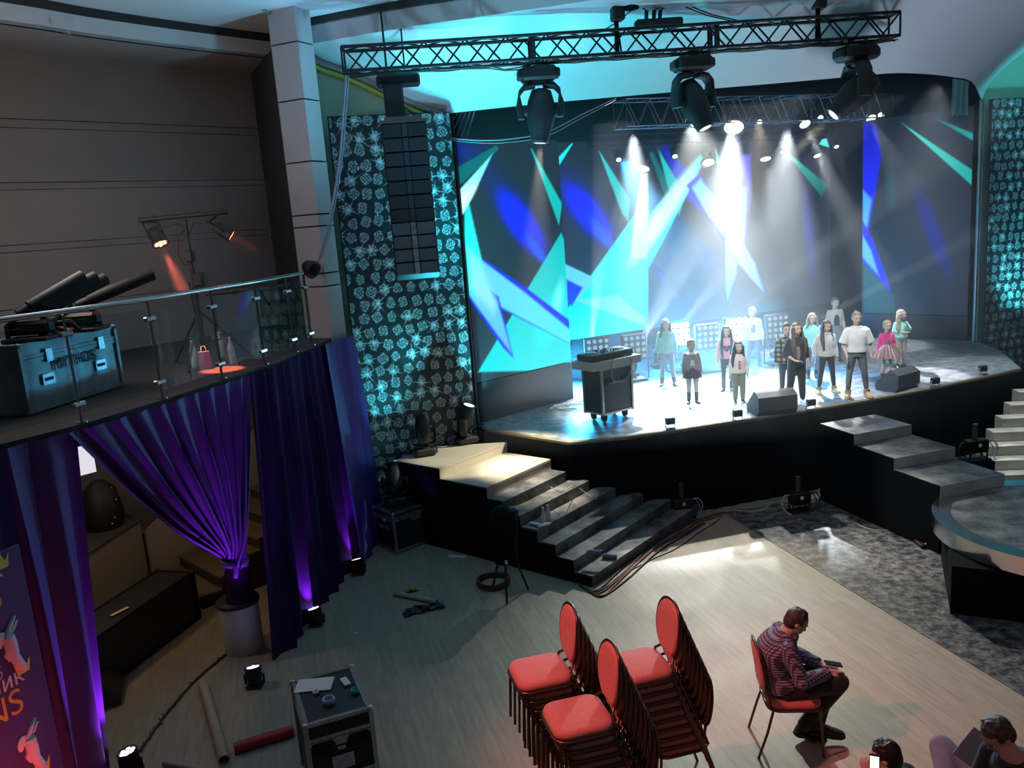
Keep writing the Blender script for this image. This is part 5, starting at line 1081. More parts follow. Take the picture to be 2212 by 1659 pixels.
for k in range(3):
    c = onz(1225, 880, 1.362); pts = []
    for i in range(14): a = i * 1.1 + k; rr = .22 + .1 * math.sin(i * 1.7 + k); pts.append(c + Vector((math.cos(a) * rr * 1.4 + .02 * i, math.sin(a) * rr, .004 * k + .002 * i)))
    loose_cable('tangle of thin cables on the deck left of the mixer case, strand %s' % ['nearest it', 'in the middle', 'farthest from it'][k], pts, .006)

# ---------------------------------------------------------------- balcony railing and what stands on the balcony
def slab_at(px):
    best = None
    for i in range(600):
        t = i / 599 * (len(SLAB) - 1); k = min(int(t), len(SLAB) - 2); p = SLAB[k].lerp(SLAB[k + 1], t - k)
        if p.y < 4: continue
        d = abs(proj(p)[0] - px)
        if best is None or d < best[0]: best = (d, p.copy())
    return best[1]
def slab_between(pa, pb, n):
    return [slab_at(pa + (pb - pa) * i / n) for i in range(n + 1)]
root = thing('balcony_railing', 'curved glass balcony railing with a steel handrail above the purple curtains', 'railing', (-3.6, 7, 3.1)); ro = Vector((-3.6, 7, 3.1))
rp = [Vector((-5.15, 4.3, 3.1)), Vector((-4.5, 5.3, 3.1))] + slab_between(0, 680, 24); rp = smooth_path(rp, 60)
def inset(p, d=.05):
    return Vector((p.x - d, p.y, p.z))
mb = MB(); mb.tube([inset(p) - ro + Vector((0, 0, .945)) for p in rp], .024, 10); mb.build('handrail', 'steel', root)
posts_px = [-190, 8 - 60, 190, 362, 490, 580, 645, 682]
pp_ = [inset(slab_at(x)) if x > 0 else inset(rp[2 if x < -100 else 6]) for x in posts_px]
for p in pp_:
    q = p - ro; mb = MB(); mb.box((q.x, q.y, .46), (.02, .05, .92), .5); mb.cyl((q.x, q.y, .0), (q.x, q.y, .012), .05); po = mb.build('post', 'steel', root)
    for z in (.16, .76):
        mb = MB(); mb.rbox((q.x, q.y, z), (.05, .13, .045), .01, -.3); mb.build('glass_clamp', 'chrome', po)
for a, b in zip(pp_[:-1], pp_[1:]):
    d = (b - a).normalized(); a2, b2 = a + d * .04 - ro, b - d * .04 - ro; mb = MB(); n_ = Vector((-d.y, d.x, 0)) * .006
    mb.add([a2 + n_ + Vector((0, 0, .08)), b2 + n_ + Vector((0, 0, .08)), b2 + n_ + Vector((0, 0, .86)), a2 + n_ + Vector((0, 0, .86)), a2 - n_ + Vector((0, 0, .08)), b2 - n_ + Vector((0, 0, .08)), b2 - n_ + Vector((0, 0, .86)), a2 - n_ + Vector((0, 0, .86))], [(0, 1, 2, 3), (5, 4, 7, 6), (3, 2, 6, 7), (4, 5, 1, 0), (4, 0, 3, 7), (1, 5, 6, 2)]); mb.build('glass_panel', 'glass', root)
# silver crate with machines on it
a, b = Vector((-4.34, 7.33, 0)), Vector((-4.07, 8.60, 0)); d = (b - a).normalized(); wdt = (b - a).length; ht = ony(60, 745, 7.33).z - 3.1; ctr = (a + b) / 2 + Vector((-d.y, d.x, 0)) * .36
fc = flight_case('large scuffed silver flight case marked MYTHOS on the balcony', (ctr.x, ctr.y, 3.1), math.atan2(d.y, d.x), (wdt, .70, ht), .02, wheels=False, lid=.14, body='case_silver', trim='case_silver', handles=False)
for x in (-.36, .36): MB().box((x, -.357, ht * .45), (.15, .014, .10)).build('recessed_handle', 'alu', fc); MB().box((x, -.362, ht * .45), (.11, .01, .03)).build('handle_bar', 'black', fc); MB().box((x + .05, -.36, ht - .14), (.08, .02, .12)).build('latch', 'alu', fc)
lettering('lettering', 'MYTHOS', .15, 'black', fc, (0.02, -.358, ht * .62), (PI / 2, 0, 0))
top = 3.1 + ht
def cannon(label, base, tips, rad, stand_at):
    th = thing('confetti_cannon', label, 'confetti cannon', stand_at, 0, 'confetti cannons on the silver case'); o0 = Vector(stand_at)
    for bp_, tp in zip(base, tips):
        bp_, tp = Vector(bp_) - o0, Vector(tp) - o0; dd = (tp - bp_).normalized(); mb = MB(); mb.tube([bp_, bp_ + dd * .16], rad * .7, 16); mb.tube([bp_ + dd * .12, tp], rad, 18, cap=False); mb.tube([tp - dd * .3, tp], rad * .9, 18, cap=False); mb.tube([tp - dd * .06, tp - dd * .05], rad * .9, 18); mb.build('barrel', 'black', th)
    m_ = (Vector(base[0]) + Vector(base[-1])) / 2 - o0
    mb = MB(); mb.rbox((m_.x * .5, m_.y * .5, .02), (.42, .34, .04), .01); mb.tube([(m_.x - .16, m_.y - .1, .03), (m_.x - .16, m_.y - .1, m_.z - .10), (m_.x - .05, m_.y, m_.z + .02)], .022, 8); mb.tube([(m_.x + .16, m_.y + .1, .03), (m_.x + .14, m_.y + .1, m_.z - .10), (m_.x + .05, m_.y, m_.z + .02)], .022, 8); mb.build('bracket', 'black', th)
    mb = MB(); mb.rbox((m_.x, m_.y, max(.12, m_.z - .14)), (.40, .16, .13), .03); mb.ball((m_.x + .1, m_.y + .02, .1), .07, 10); mb.build('air_tank', 'truss', th)
b0 = ony(58, 676, 7.7); cannon('cluster of three black confetti cannon barrels on the silver case', [b0 + Vector((-.05, -.06, 0)), b0 + Vector((.02, 0, 0)), b0 + Vector((.07, .05, -.02))], [ony(180, 596, 8.1), ony(207, 598, 8.2), ony(228, 602, 8.3)], .060, (b0.x + .02, b0.y + .0, top + .001))
b1 = ony(165, 660, 8.25); cannon('single black confetti cannon pointing right, beside the three-barrel one', [b1], [ony(330, 592, 8.7)], .062, (b1.x + .02, b1.y, top + .001))
MB_ = MB().tube([(0, 0, .03), (.08, .02, .12), (.2, .05, .13), (.26, .08, .05), (.14, .12, .03), (0, .06, .1), (.1, -.03, .15)], .03, 8).build('cable_bundle', 'cable_brown'); MB_.location = (b1.x - .12, b1.y - .38, top + .001); tag(MB_, 'brown bundle of hose between the confetti cannons', 'hose')
# lighting stand with two red heads
sx, sy = -3.62, 9.8; th = thing('lighting_stand', 'black T-bar lighting stand on a tripod behind the balcony railing', 'lighting stand', (sx, sy, 3.1))
MB().cyl((0, 0, .12), (0, 0, 1.70), .030, .022, 12).build('pole', 'black', th); MB().cyl((-.53, 0, 1.73), (.50, -.02, 1.75), .027, n=12).build('crossbar', 'black', th)
MB().rbox((.0, -.02, 1.28), (.10, .12, .14), .02).rbox((.05, .05, 1.0), (.14, .16, .17), .03).tube([(-.06, 0, .98), (-.04, 0, .55), (-.02, 0, .5)], .01, 6).build('winch', 'black', th)
for k in range(3):
    an = .5 + k * 2 * PI / 3; c, s = math.cos(an), math.sin(an); MB().cyl((c * .02, s * .02, .62), (c * .55, s * .55, .02), .016, n=8).cyl((c * .28, s * .28, .31), (c * .03, s * .03, .22), .010, n=6).cyl((c * .53, s * .53, .0), (c * .56, s * .56, .03), .022, n=8).build('leg', 'black', th)
MB().tube([(-.38, 0, 1.7), (-.3, .0, 1.62), (-.1, 0, 1.66), (0, 0, 1.6)], .008, 6).tube([(.36, 0, 1.7), (.25, .0, 1.64), (.1, 0, 1.66), (0, 0, 1.5)], .008, 6).tube([(0, .0, 1.6), (-.12, 0, 1.5), (-.14, 0, 1.3), (-.08, 0, 1.18), (0, 0, 1.2)], .009, 6).build('cable', 'black', th)
def par(label, loc, aim, lens, r, watts, col, deg, group, standing=False, n_led=7, blend=.7, L=.2):
    """round LED can on a bracket"""
    th = thing('led_par_lamp', label, 'stage light', loc, 0, group); d = (Vector(aim) - Vector(loc)).normalized(); x = d.orthogonal().normalized() if abs(d.z) > .95 else Vector((0, 0, 1)).cross(d).normalized(); y = d.cross(x); R = Matrix((x, y, d)).transposed()
    c = Vector((0, 0, r * 1.25 + .04)) if standing else Vector((0, 0, 0))
    mb = MB(); mb.lathe([(r * .5, -L * .6), (r * .9, -L * .5), (r * 1.08, -L * .1), (r * 1.1, L * .4), (r * 1.16, L * .42), (r * 1.16, L * .5), (r, L * .5), (r, L * .42), (.001, L * .42)], c, 20, R=R); hd = mb.build('housing', 'black', th)
    for i in range(n_led):
        a = 2 * PI * i / max(1, n_led - 1); q = Vector((0, 0, 0)) if i == n_led - 1 else x * math.cos(a) * r * .62 + y * math.sin(a) * r * .62; mb = MB(); disc(mb, c + d * L * .43 + q, d, r * .25, seg=12, th=.006); mb.build('led', lens, hd)
    if standing: MB().rbox((0, 0, .015), (r * 2.2, r * 1.9, .03), .008).tube([(-r * 1.25, 0, .03), (-r * 1.3, 0, c.z), (-r * 1.05, 0, c.z)], .012, 6).tube([(r * 1.25, 0, .03), (r * 1.3, 0, c.z), (r * 1.05, 0, c.z)], .012, 6).build('bracket', 'black', th)
    else: MB().tube([tuple(x * r * 1.15), tuple(x * r * 1.15 - d * L), tuple(-x * r * 1.15 - d * L), tuple(-x * r * 1.15)], .012, 6).cyl(tuple(-d * L), (0, 0, .24), .015, n=8).build('bracket', 'black', th)
    if watts: spot('beam_par', Vector(loc) + c + d * (L * .62), aim, watts, col, deg, blend, r * .4)
    return th
p1, p2 = ony(340, 512, 9.8), ony(484, 500, 9.8)
par('red LED lamp at the left end of the T-bar stand', p1, p1 + Vector((.34, -.25, -.75)), 'lamp_red', .085, 1600, (1, .16, .08), 17, 'red lamps on the T-bar stand', blend=.4)
par('red LED lamp at the right end of the T-bar stand', p2, p2 + Vector((.62, .1, -.45)), 'lamp_red', .07, 250, (1, .2, .08), 16, 'red lamps on the T-bar stand', blend=.4)
mb = MB(); mb.prism([(-5.2, 8.7), (-3.1, 8.7), (-2.75, 10.4), (-3.05, 11.3), (-4.3, 11.6), (-5.2, 10.5)], 3.95, 5.2); hz2 = hz.copy(); hz2.node_tree.nodes['Volume Scatter'].inputs['Density'].default_value = .06; o = mb.build('haze', hz2, origin=(-4, 10, 4)); tag(o, 'thin haze in the red beams above the balcony', 'haze', kind='stuff')
# mic boom, dish lamp, bottles
p = ony(668, 578, 11.2); th = thing('dish_lamp', 'black dish-shaped lamp hanging in front of the column', 'lamp', p); Rd = Vector((.75, -.45, -.45)).to_track_quat('Z', 'Y').to_matrix()
MB().lathe([(.03, -.10), (.07, -.07), (.115, .02), (.125, .09), (.11, .09), (.06, .0), (.001, -.02)], (0, 0, 0), 24, R=Rd).build('shade', 'black', th); MB().cyl((-.03, 0, -.06), (-.03, .46, -.10), .012).build('arm', 'black', th)
p = ony(443, 638, 9.6); q = ony(560, 626, 10.1); o = MB().tube([(0, 0, 0), (q - p) * .5, q - p], .010, 8).tube([(q - p) * .5, (q - p) * .6], .016, 8).tube([q - p, q - p + Vector((.1, .02, -.2))], .014, 8).build('microphone_boom', 'black'); o.location = p; tag(o, 'thin black microphone boom lying above the railing', 'microphone stand')
for i, (x, y, lab) in enumerate([(452, 798, 'clear bottle nearest the tripod on the balcony floor'), (535, 790, 'clear bottle behind the middle glass panel'), (508, 775, 'tall clear bottle behind the glass, between the others')]):
    p = onz(x, y, 3.1) + Vector((-.25, .25, 0)); th = thing('bottle', lab, 'bottle', (p.x, p.y, 3.1), 0, 'clear bottles on the balcony'); MB().lathe([(.036, 0), (.04, .02), (.04, .19), (.03, .23), (.014, .27), (.014, .30)], n=18).build('body', mat('bottle_clear', (.6, .64, .68), .08, spec=.9) if 'bottle_c' not in M else M['bottle_c'], th); MB().cyl((0, 0, .30), (0, 0, .32), .016).build('cap', 'white', th)
p = onz(470, 800, 3.1) + Vector((-.2, .2, 0)); th = thing('gift_bag', 'small bright pink bag on the balcony floor behind the glass', 'bag', (p.x, p.y, 3.1), .4); MB().loft([[Vector((a * .07, b * .035, 0)) for a, b in ((-1, -1), (1, -1), (1, 1), (-1, 1))], [Vector((a * .06, b * .02, .20)) for a, b in ((-1, -1), (1, -1), (1, 1), (-1, 1))]], smooth=False).build('body', mat('pink_paper', (.7, .18, .4), .6), th); MB().tube([(-.03, 0, .2), (-.02, 0, .26), (.02, 0, .26), (.03, 0, .2)], .004, 5).build('handle', 'white', th)

# ---------------------------------------------------------------- curtains
M['purple'] = mat('purple_satin', (.085, .03, .20), .65, var=.15, vscale=6); M['dark_purple'] = mat('dark_purple_satin', (.026, .008, .055), .9, spec=.1); M['purple_blue_lit'] = mat('blue_lit_cloth', (.04, .022, .19), .6)  # the last one carries the blue light on the cloth in its colour
def curtain(label, m, top, bot, folds, amp, rows=16, sub=9, prof=None, phase=0, pinch=1.0, name='curtain'):
    """hanging cloth between two paths of equal length; folds deepen downwards; two skins give it thickness"""
    n = int(folds * sub); T = smooth_path(top, n); Bt = smooth_path(bot, n); rs = random.Random(int(phase * 10) + 3); jit = [rs.uniform(.6, 1.35) for _ in range(int(folds) + 2)]; R_ = []
    for j in range(rows + 1):
        t = j / rows; row = []
        for i in range(n + 1):
            p = prof(T[i], Bt[i], i / n, t) if prof else T[i].lerp(Bt[i], t)
            a, b = (T[max(0, i - 1)].lerp(Bt[max(0, i - 1)], t), T[min(n, i + 1)].lerp(Bt[min(n, i + 1)], t)); d = (b - a).xy; d = d.normalized() if d.length > 1e-6 else Vector((1, 0)); nn = Vector((d.y, -d.x, 0))
            ph = i / sub * 2 * PI + phase + .35 * math.sin(i / sub * 1.3) * t; k = jit[int(i / sub)]; am = amp * (.35 + .65 * min(1, t * 2.5)) * k * (pinch if t > .9 and pinch < 1 else 1)
            row.append(p + nn * (am * math.sin(ph)) + Vector((d.x, d.y, 0)) * am * .35 * math.sin(2 * ph))
        R_.append(row)
    mb = MB(); mb.loft(R_, closed=False); off = Vector((0, 0, 0)); o0 = T[0]
    mb.loft([[p + Vector((-.006, .004, 0)) for p in r] for r in R_], closed=False)
    o = mb.build(name, m, origin=o0); tag(o, label, 'curtain'); return o
def out(p, d=.07): return Vector((p.x + d * .93, p.y - d * .35, p.z))
zt = 3.07
# left curtain, hanging straight from the edge
tl = [Vector((-5.25, 4.2, zt)), Vector((-4.6, 5.2, zt))] + [out(slab_at(x), .06) + Vector((0, 0, -.03)) for x in (5, 50, 100, 150)]
bl = [Vector((-4.75, 3.6, .02)), Vector((-4.25, 4.5, .02)), Vector((-3.98, 5.3, .02)), Vector((-3.86, 5.75, .02)), Vector((-3.78, 6.15, .02)), Vector((-3.80, 6.62, .02))]
curtain('heavy purple curtain at the far left behind the poster stand', 'purple', tl, bl, 9, .075)
# tied-back curtain
G = ony(507, 1212, 8.42)
tt = [out(slab_at(x), .07) + Vector((0, 0, -.03)) for x in (128, 200, 280, 360, 440, 524)]
bt = [G + Vector((-.07 + .035 * i, .06 - .03 * i, .02 - .015 * i)) for i in range(6)]
def tied(a, b, u, t):
    p = a.lerp(b, t ** (.92)); sag = math.sin(t * PI) * (.20 * (1 - u)); e = (1 - t) ** 1.6
    straight = a.lerp(Vector((a.x, a.y, b.z)), t); k = u * .0
    wd_ = (1 - u); p = a.lerp(b, t + .10 * math.sin(t * PI) * (1 - 2 * u) * .4); p.z -= sag * .9; return p
curtain('purple curtain swept aside and tied round the white post', 'purple', tt, bt, 10, .06, rows=34, prof=tied, phase=1.2)
th = thing('curtain_tie', 'purple band knotted round the gathered curtain at the post', 'curtain tie', G); MB().tube([(.12 * math.cos(a) , .12 * math.sin(a), .01 * math.sin(a * 2)) for a in [2 * PI * k / 20 for k in range(20)]], .035, 10, closed=True).build('band', 'purple', th); MB().tube([(.04, -.12, 0), (.05, -.14, -.06), (.03, -.13, -.13)], .03, 8).build('knot', 'purple', th)
# dark curtain
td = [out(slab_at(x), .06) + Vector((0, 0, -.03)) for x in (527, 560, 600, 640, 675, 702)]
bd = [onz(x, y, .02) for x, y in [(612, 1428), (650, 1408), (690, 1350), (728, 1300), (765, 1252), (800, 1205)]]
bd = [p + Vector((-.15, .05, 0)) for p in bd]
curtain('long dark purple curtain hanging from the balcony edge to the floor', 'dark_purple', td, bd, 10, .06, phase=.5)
# smooth blue-lit cloth round the foot of the column
tw = [out(slab_at(690), .09) + Vector((0, 0, -.02)), Vector((-2.38, 11.42, 3.08)), Vector((-2.25, 11.62, 3.08)), Vector((-2.22, 11.82, 3.08)), Vector((-2.28, 12.1, 3.08))]
bw = [onz(782, 1222, .02), onz(800, 1200, .02), onz(816, 1172, .02), Vector((-2.06, 11.75, .02)), Vector((-2.16, 12.05, .02))]
curtain('smooth blue-lit cloth wrapped round the foot of the column', 'purple_blue_lit', tw, bw, 4, .018, phase=.2)
VIO = (.42, .05, 1.0)
def uplight(px, py, lab, aim, w_, deg=50): 
    p = onz(px, py, .0); par(lab, (p.x, p.y, 0), aim, 'lamp_violet', .075, w_, VIO, deg, 'violet uplights on the floor by the curtains', True, 7, .9, .16)
uplight(286, 1668, 'violet uplight lowest in view, beside the left curtain', (-3.85, 6.5, 1.6), 110, 70)
uplight(552, 1482, 'violet uplight beside the white drum by the post', (-3.05, 8.3, 2.2), 70, 60)
uplight(684, 1350, 'violet uplight at the foot of the dark curtain', (-2.84, 9.35, 1.5), 90, 50)
uplight(775, 1240, 'violet uplight at the foot of the blue-lit cloth', (-2.56, 10.9, 1.7), 90, 50)
spot('tied_curtain_glow', (-2.75, 7.9, .25), (-3.25, 8.5, 2.0), 70, VIO, 62, .9, .05)
spot('cloth_blue', (-1.2, 11.2, .8), (-2.2, 11.7, 2.0), 30, (.08, .10, 1.0), 70, 1.0, .1)

# ---------------------------------------------------------------- poster stand
PA = Vector((-3.71, 5.8, 0)); pd = Vector((-.30, -.954, 0)).normalized(); W_, H_ = 1.6, 2.42; th = thing('poster_stand', 'tall violet sponsor poster with gold TEENS lettering, at the lower left edge', 'poster', PA)
rz = math.atan2(-pd.y, -pd.x); Rz = Matrix.Rotation(rz, 3, 'Z'); L_ = lambda x, z, off=0: Rz @ Vector((x, -.012 - off, z))     # x runs from 0 (right edge) to negative
mb = MB(); mb.box(Rz @ Vector((-W_ / 2, 0, .03 + H_ / 2)), (W_, .02, H_), rz); mb.build('panel', mat('poster_violet', (.10, .05, .22), .5), th)
MB().box(Rz @ Vector((-W_ / 2, .02, .02)), (W_, .2, .04), rz).build('foot', 'alu', th)
M['gold'] = mat('gold_print', (.85, .42, .06), .5); M['gold_dots'] = mat('gold_dots', (1.0, .75, .3), .5); M['print_white'] = mat('print_white', (.8, .78, .85), .6); M['yellow_crown'] = mat('crown_print', (.9, .75, .15), .5); M['print_grey'] = mat('print_lilac', (.32, .28, .42), .6)
def block(x, z):
    lettering('lettering', 'TEENS', .27, 'gold', th, L_(x, z), (PI / 2, 0, rz)); lettering('lettering', 'Девичник', .17, 'print_white', th, L_(x + .02, z + .18), (PI / 2, 0, rz))
    mb = MB(); c = (x + .43, z + .22); pts = [(-.05, -.04), (.05, -.04), (.07, .06), (.03, .01), (0, .08), (-.03, .01), (-.07, .06)]
    vs = [L_(c[0] + a, c[1] + b, .003) for a, b in pts] + [L_(c[0] + a, c[1] + b) for a, b in pts]; mb.add(vs, [tuple(range(7)), tuple(range(7, 14))[::-1]] + [(i, (i + 1) % 7, (i + 1) % 7 + 7, i + 7) for i in range(7)]); mb.build('crown_mark', 'yellow_crown', th)
def dancer(x, z, s=1.0):
    mb = MB(); P2 = lambda a, b: L_(x + a * s, z + b * s, .003)
    mb.tube([P2(.06, .26), P2(.10, .30), P2(.02, .22), P2(-.06, .12)], [.012, .012, .018, .02], 6); mb.tube([P2(.12, .24), P2(.05, .17), P2(-.03, .12)], [.008, .014, .02], 6); mb.tube([P2(-.03, .12), P2(-.02, 0), P2(.0, -.15), P2(.06, -.28), P2(.10, -.34)], [.045, .05, .04, .035, .02], 8)
    mb.ball(P2(-.10, .13), (.045, .01, .045), 10, R=Rz); mb.ball(P2(-.14, .10), (.03, .01, .05), 8, R=Rz); mb.tube([P2(-.02, .02), P2(-.09, -.08), P2(-.06, -.16)], [.03, .02, .008], 6); mb.build('dancer_mark', 'print_white', th)
block(-.60, 2.15); block(-.60, 1.33); block(-.60, .51)
dancer(-.22, 1.76, .66); dancer(-.22, .94, .66)
for i, (t_, s_) in enumerate([('АКАДЕМИЯ', .07), ('ПОПУЛЯРНОЙ', .07), ('МУЗЫКИ', .07), ('ИГОРЯ', .085), ('КРУТОГО', .085)]): 
    me = text_mesh(t_, s_, .001, 'RIGHT'); me.materials.clear(); me.materials.append(M['print_white' if i > 2 else 'print_grey']); o = link('lettering', me, th); o.location = L_(-.33, 1.88 - i * .072); o.rotation_euler = (PI / 2, 0, rz)
spot('poster_red', (-3.05, 4.7, .25), (-4.0, 5.2, 1.0), 60, (1.0, .10, .10), 80, 1.0, .08); spot('curtain_red', (-3.2, 5.4, .15), (-3.75, 6.3, .6), 9, (1.0, .10, .12), 70, 1.0, .05)

# ---------------------------------------------------------------- behind the curtain
bs = onz(350, 1262, 0); be = onz(478, 1340, 0); ed = (be - bs).normalized(); up_ = Vector((-ed.y, ed.x, 0)); up_ = up_ if up_.y > 0 else -up_; th = thing('back_staircase', 'brown stairs climbing behind the tied purple curtain', 'staircase', bs)
M['brown_step'] = mat('brown_step', (.17, .125, .085), .7, var=.2, vscale=3); M['brown_dark'] = mat('brown_riser', (.05, .035, .025), .8)
for k in range(7):
    q = [up_ * (.29 * k), ed * 1.25 + up_ * (.29 * k), ed * 1.25 + up_ * (.29 * (k + 1)), up_ * (.29 * (k + 1))]; mb = MB(); mb.prism([(p.x, p.y) for p in q], 0, .165 * (k + 1) - .03, 1); q[0] = q[0] - up_ * .02; q[1] = q[1] - up_ * .02; mb.prism([(p.x, p.y) for p in q], .165 * (k + 1) - .03, .165 * (k + 1), 0); mb.build('step', ['brown_step', 'brown_dark'], th)
w0 = bs - ed * .06; mb = MB(); a, b = w0 - up_ * .1, w0 + up_ * 3.0; n_ = -ed * .08
mb.add([(a.x, a.y, 0), (b.x, b.y, 0), (b.x, b.y, 2.5), (a.x, a.y, .75), (a.x + n_.x, a.y + n_.y, 0), (b.x + n_.x, b.y + n_.y, 0), (b.x + n_.x, b.y + n_.y, 2.5), (a.x + n_.x, a.y + n_.y, .75)], [(0, 1, 2, 3), (5, 4, 7, 6), (3, 2, 6, 7), (4, 5, 1, 0), (4, 0, 3, 7), (1, 5, 6, 2)]); struct('wall_stair', mb, 'wall')
MB_ = MB().prism([(-5.45, 7.8), (-5.06, 10.5), (-5.85, 11.2), (-7.6, 9.3)], 0, .98).prism([(-5.43, 7.8), (-5.04, 10.52), (-5.87, 11.22), (-7.62, 9.3)], .98, 1.0, 1); struct('wall_low', MB_, ['wall', 'wall_dark'])
p = onz(262, 1352, 0); e1, e2 = onz(205, 1420, 0), onz(338, 1352, 0); 
flight_case('long low black bench case with pale edges behind the left curtain', (-4.52, 8.75, 0), math.atan2(1.0, .28), (1.7, .50, .62), .02, wheels=False, lid=0, trim='truss', handles=False, name='bench_case')
o = MB().box((0, 0, .004), (.05, .22, .008)).build('paper_strip', mat('cream_paper', (.7, .62, .4), .7)); o.location = (-4.48, 8.5, .626); o.rotation_euler = (0, 0, -.5); tag(o, 'cream strip lying on the long black bench case', 'paper')
wk = wedge('small floor monitor standing behind the left curtain', (-4.42, 7.85, 0), 1.9, .75); wk['group'] = 'floor monitor behind the curtain'; del wk['group']
th = thing('white_drum', 'white round drum with a dark lid at the foot of the post', 'drum', (-3.24, 8.66, 0)); MB().lathe([(.205, .0), (.215, .02), (.215, .56)], n=40).build('body', mat('white_drum_paint', (.62, .60, .60), .5, var=.1), th); MB().lathe([(.20, .56), (.235, .565), (.235, .60), (.001, .605)], n=40).build('lid', 'black', th)
th = thing('wrapped_post', 'white post wrapped in dark violet cloth standing on the drum', 'post', (-3.20, 8.66, .605)); MB().cyl((0, 0, 0), (0, 0, 2.3), .085, n=24).build('core', 'white', th); MB().lathe([(.17, 0), (.13, .12), (.14, .3), (.10, .42), (.09, .44)], n=20).build('cloth_wrap', 'dark_purple', th)
th = thing('clutter_stand', 'dark stand with bright metal fittings behind the swept curtain', 'stand', (-5.42, 10.3, 1.002)); MB().lathe([(.22, 0), (.26, .2), (.2, .5), (.08, .62)], n=18).build('body', 'black', th)
for k in range(7): MB().ball((.2 + .04 * math.sin(k * 2), -.2 + .03 * k, .1 + .07 * k), .018, 8).build('fitting', 'chrome', th)
o = MB().box((0, 0, 0), (.5, .02, .36)).build('white_panel', emat('panel_white', (.85, .8, .9), .9)); o.location = ony(158, 1000, 9.9); o.rotation_euler = (0, 0, .85); tag(o, 'small lit white panel high on the wall behind the curtain', 'sign')  # plain white rectangle with an emissive material
point('back_room', (-4.9, 8.2, 2.6), 34, (1.0, .72, .45), .15); point('back_room_stairs', (-3.9, 10.0, 2.6), 14, (1.0, .75, .45), .1)
point('balcony_glow', (-4.4, 8.2, 4.9), 75, (1.0, .84, .79), .5)  # unseen point light added to brighten the balcony wall

# ---------------------------------------------------------------- chairs
M['red_fabric'] = mat('red_fabric', (.60, .17, .14), .75, var=.1, vscale=30, bump=.15, bscale=200, sheen=.2); M['chair_tube'] = mat('bronze_tube', (.16, .08, .05), .3, .9)
def seat_ring(w_, d, r, n=6):
    pts = []
    for (cx, cy, a0) in ((w_ / 2 - r, d / 2 - r, 0), (-w_ / 2 + r, d / 2 - r, 90), (-w_ / 2 + r, -d / 2 + r, 180), (w_ / 2 - r, -d / 2 + r, 270)):
        for k in range(n): a = math.radians(a0 + 90 * k / (n - 1)); pts.append((cx + r * math.cos(a), cy + r * math.sin(a)))
    return pts
def make_chair(label, group=None):
    th = thing('banquet_chair', label, 'chair', (0, 0, 0), 0, group); mb = MB(); rings = []
    for s, z in ((.90, .425), (1.0, .435), (1.0, .462), (.96, .482), (.80, .492), (.3, .496)): rings.append([Vector((x * s, y * s, z)) for x, y in seat_ring(.43, .43, .10)])
    mb.loft(rings); mb.build('seat', 'red_fabric', th)
    bk_ = lambda x, t: Vector((x, .215 + .055 * t + .02 * (1 - (x / .2) ** 2), .50 + .44 * t))
    outl0 = [(.10, .08), (.165, .25), (.195, .5), (.185, .75), (.13, .93), (.05, .995), (-.05, .995), (-.13, .93), (-.185, .75), (-.195, .5), (-.165, .25), (-.10, .08)]
    outl = [(p.x * .93, p.y) for p in smooth_path([Vector((a_, b_, 0)) for a_, b_ in outl0], 30)]
    mb = MB(); rr = []
    for s, off in ((.86, -.022), (.97, -.015), (1.0, 0), (.97, .015), (.86, .022)):
        rr.append([bk_(x * s, .52 + (t - .52) * s) + Vector((0, off, 0)) for x, t in outl])
    mb.loft(rr); mb.build('backrest', 'red_fabric', th)
    mb = MB(); mb.tube([bk_(x * 1.04, .52 + (t - .52) * 1.03) for x, t in outl] , .011, 8); mb.tube([(.19, .21, .44), (.15, .20, .50), bk_(.104, .09)], .011, 8); mb.tube([(-.19, .21, .44), (-.15, .20, .50), bk_(-.104, .09)], .011, 8); mb.build('back_frame', 'chair_tube', th)
    mb = MB(); mb.tube([(x, y, .428) for x, y in seat_ring(.44, .44, .10)], .011, 8, closed=True); mb.build('seat_frame', 'chair_tube', th)
    for s in (-1, 1):
        MB().tube([(s * .20, -.19, .43), (s * .215, -.215, .0)], .011, 8).build('leg', 'chair_tube', th); MB().tube([(s * .20, .18, .43), (s * .225, .235, .24), (s * .215, .31, .0)], .011, 8).build('leg', 'chair_tube', th)
    return th
ch0 = make_chair('x'); first = True
def put_chair(loc, rz, label, group):
    global first
    if first: first = False; ch0['label'] = label; ch0['group'] = group; ch0.location = loc; ch0.rotation_euler = (0, 0, rz); return ch0
    r = copy_tree(ch0, label, group, loc, rz)
    if not group and 'group' in r: del r['group']
    return r
YW = math.radians(-76); fd = Vector((math.sin(YW), -math.cos(YW), 0))
bpy.context.view_layer.update()
for nm_, bx, by, n_ch in (('left', .31, 5.98, 9), ('front', .54, 5.36, 9), ('right', 1.07, 5.95, 9)):
    for k in range(n_ch):
        z = (n_ch - 1 - k) * .08; p = Vector((bx + .04, by - .09, 0)) + fd * .31 - fd * (.031 * k)
        lab = 'topmost red banquet chair of the %s stack' % nm_ if k == 0 else ('bottom chair of the %s chair stack, standing on the floor' % nm_ if k == n_ch - 1 else 'red chair inside the %s chair stack, under its topmost chair' % nm_)
        put_chair((p.x, p.y, z), YW, lab, 'chairs in the %s stack' % nm_)
mc_ = put_chair((2.13, 6.28, 0), math.radians(84), 'single red banquet chair with the seated man in the checked shirt', 'single chair'); del mc_['group']
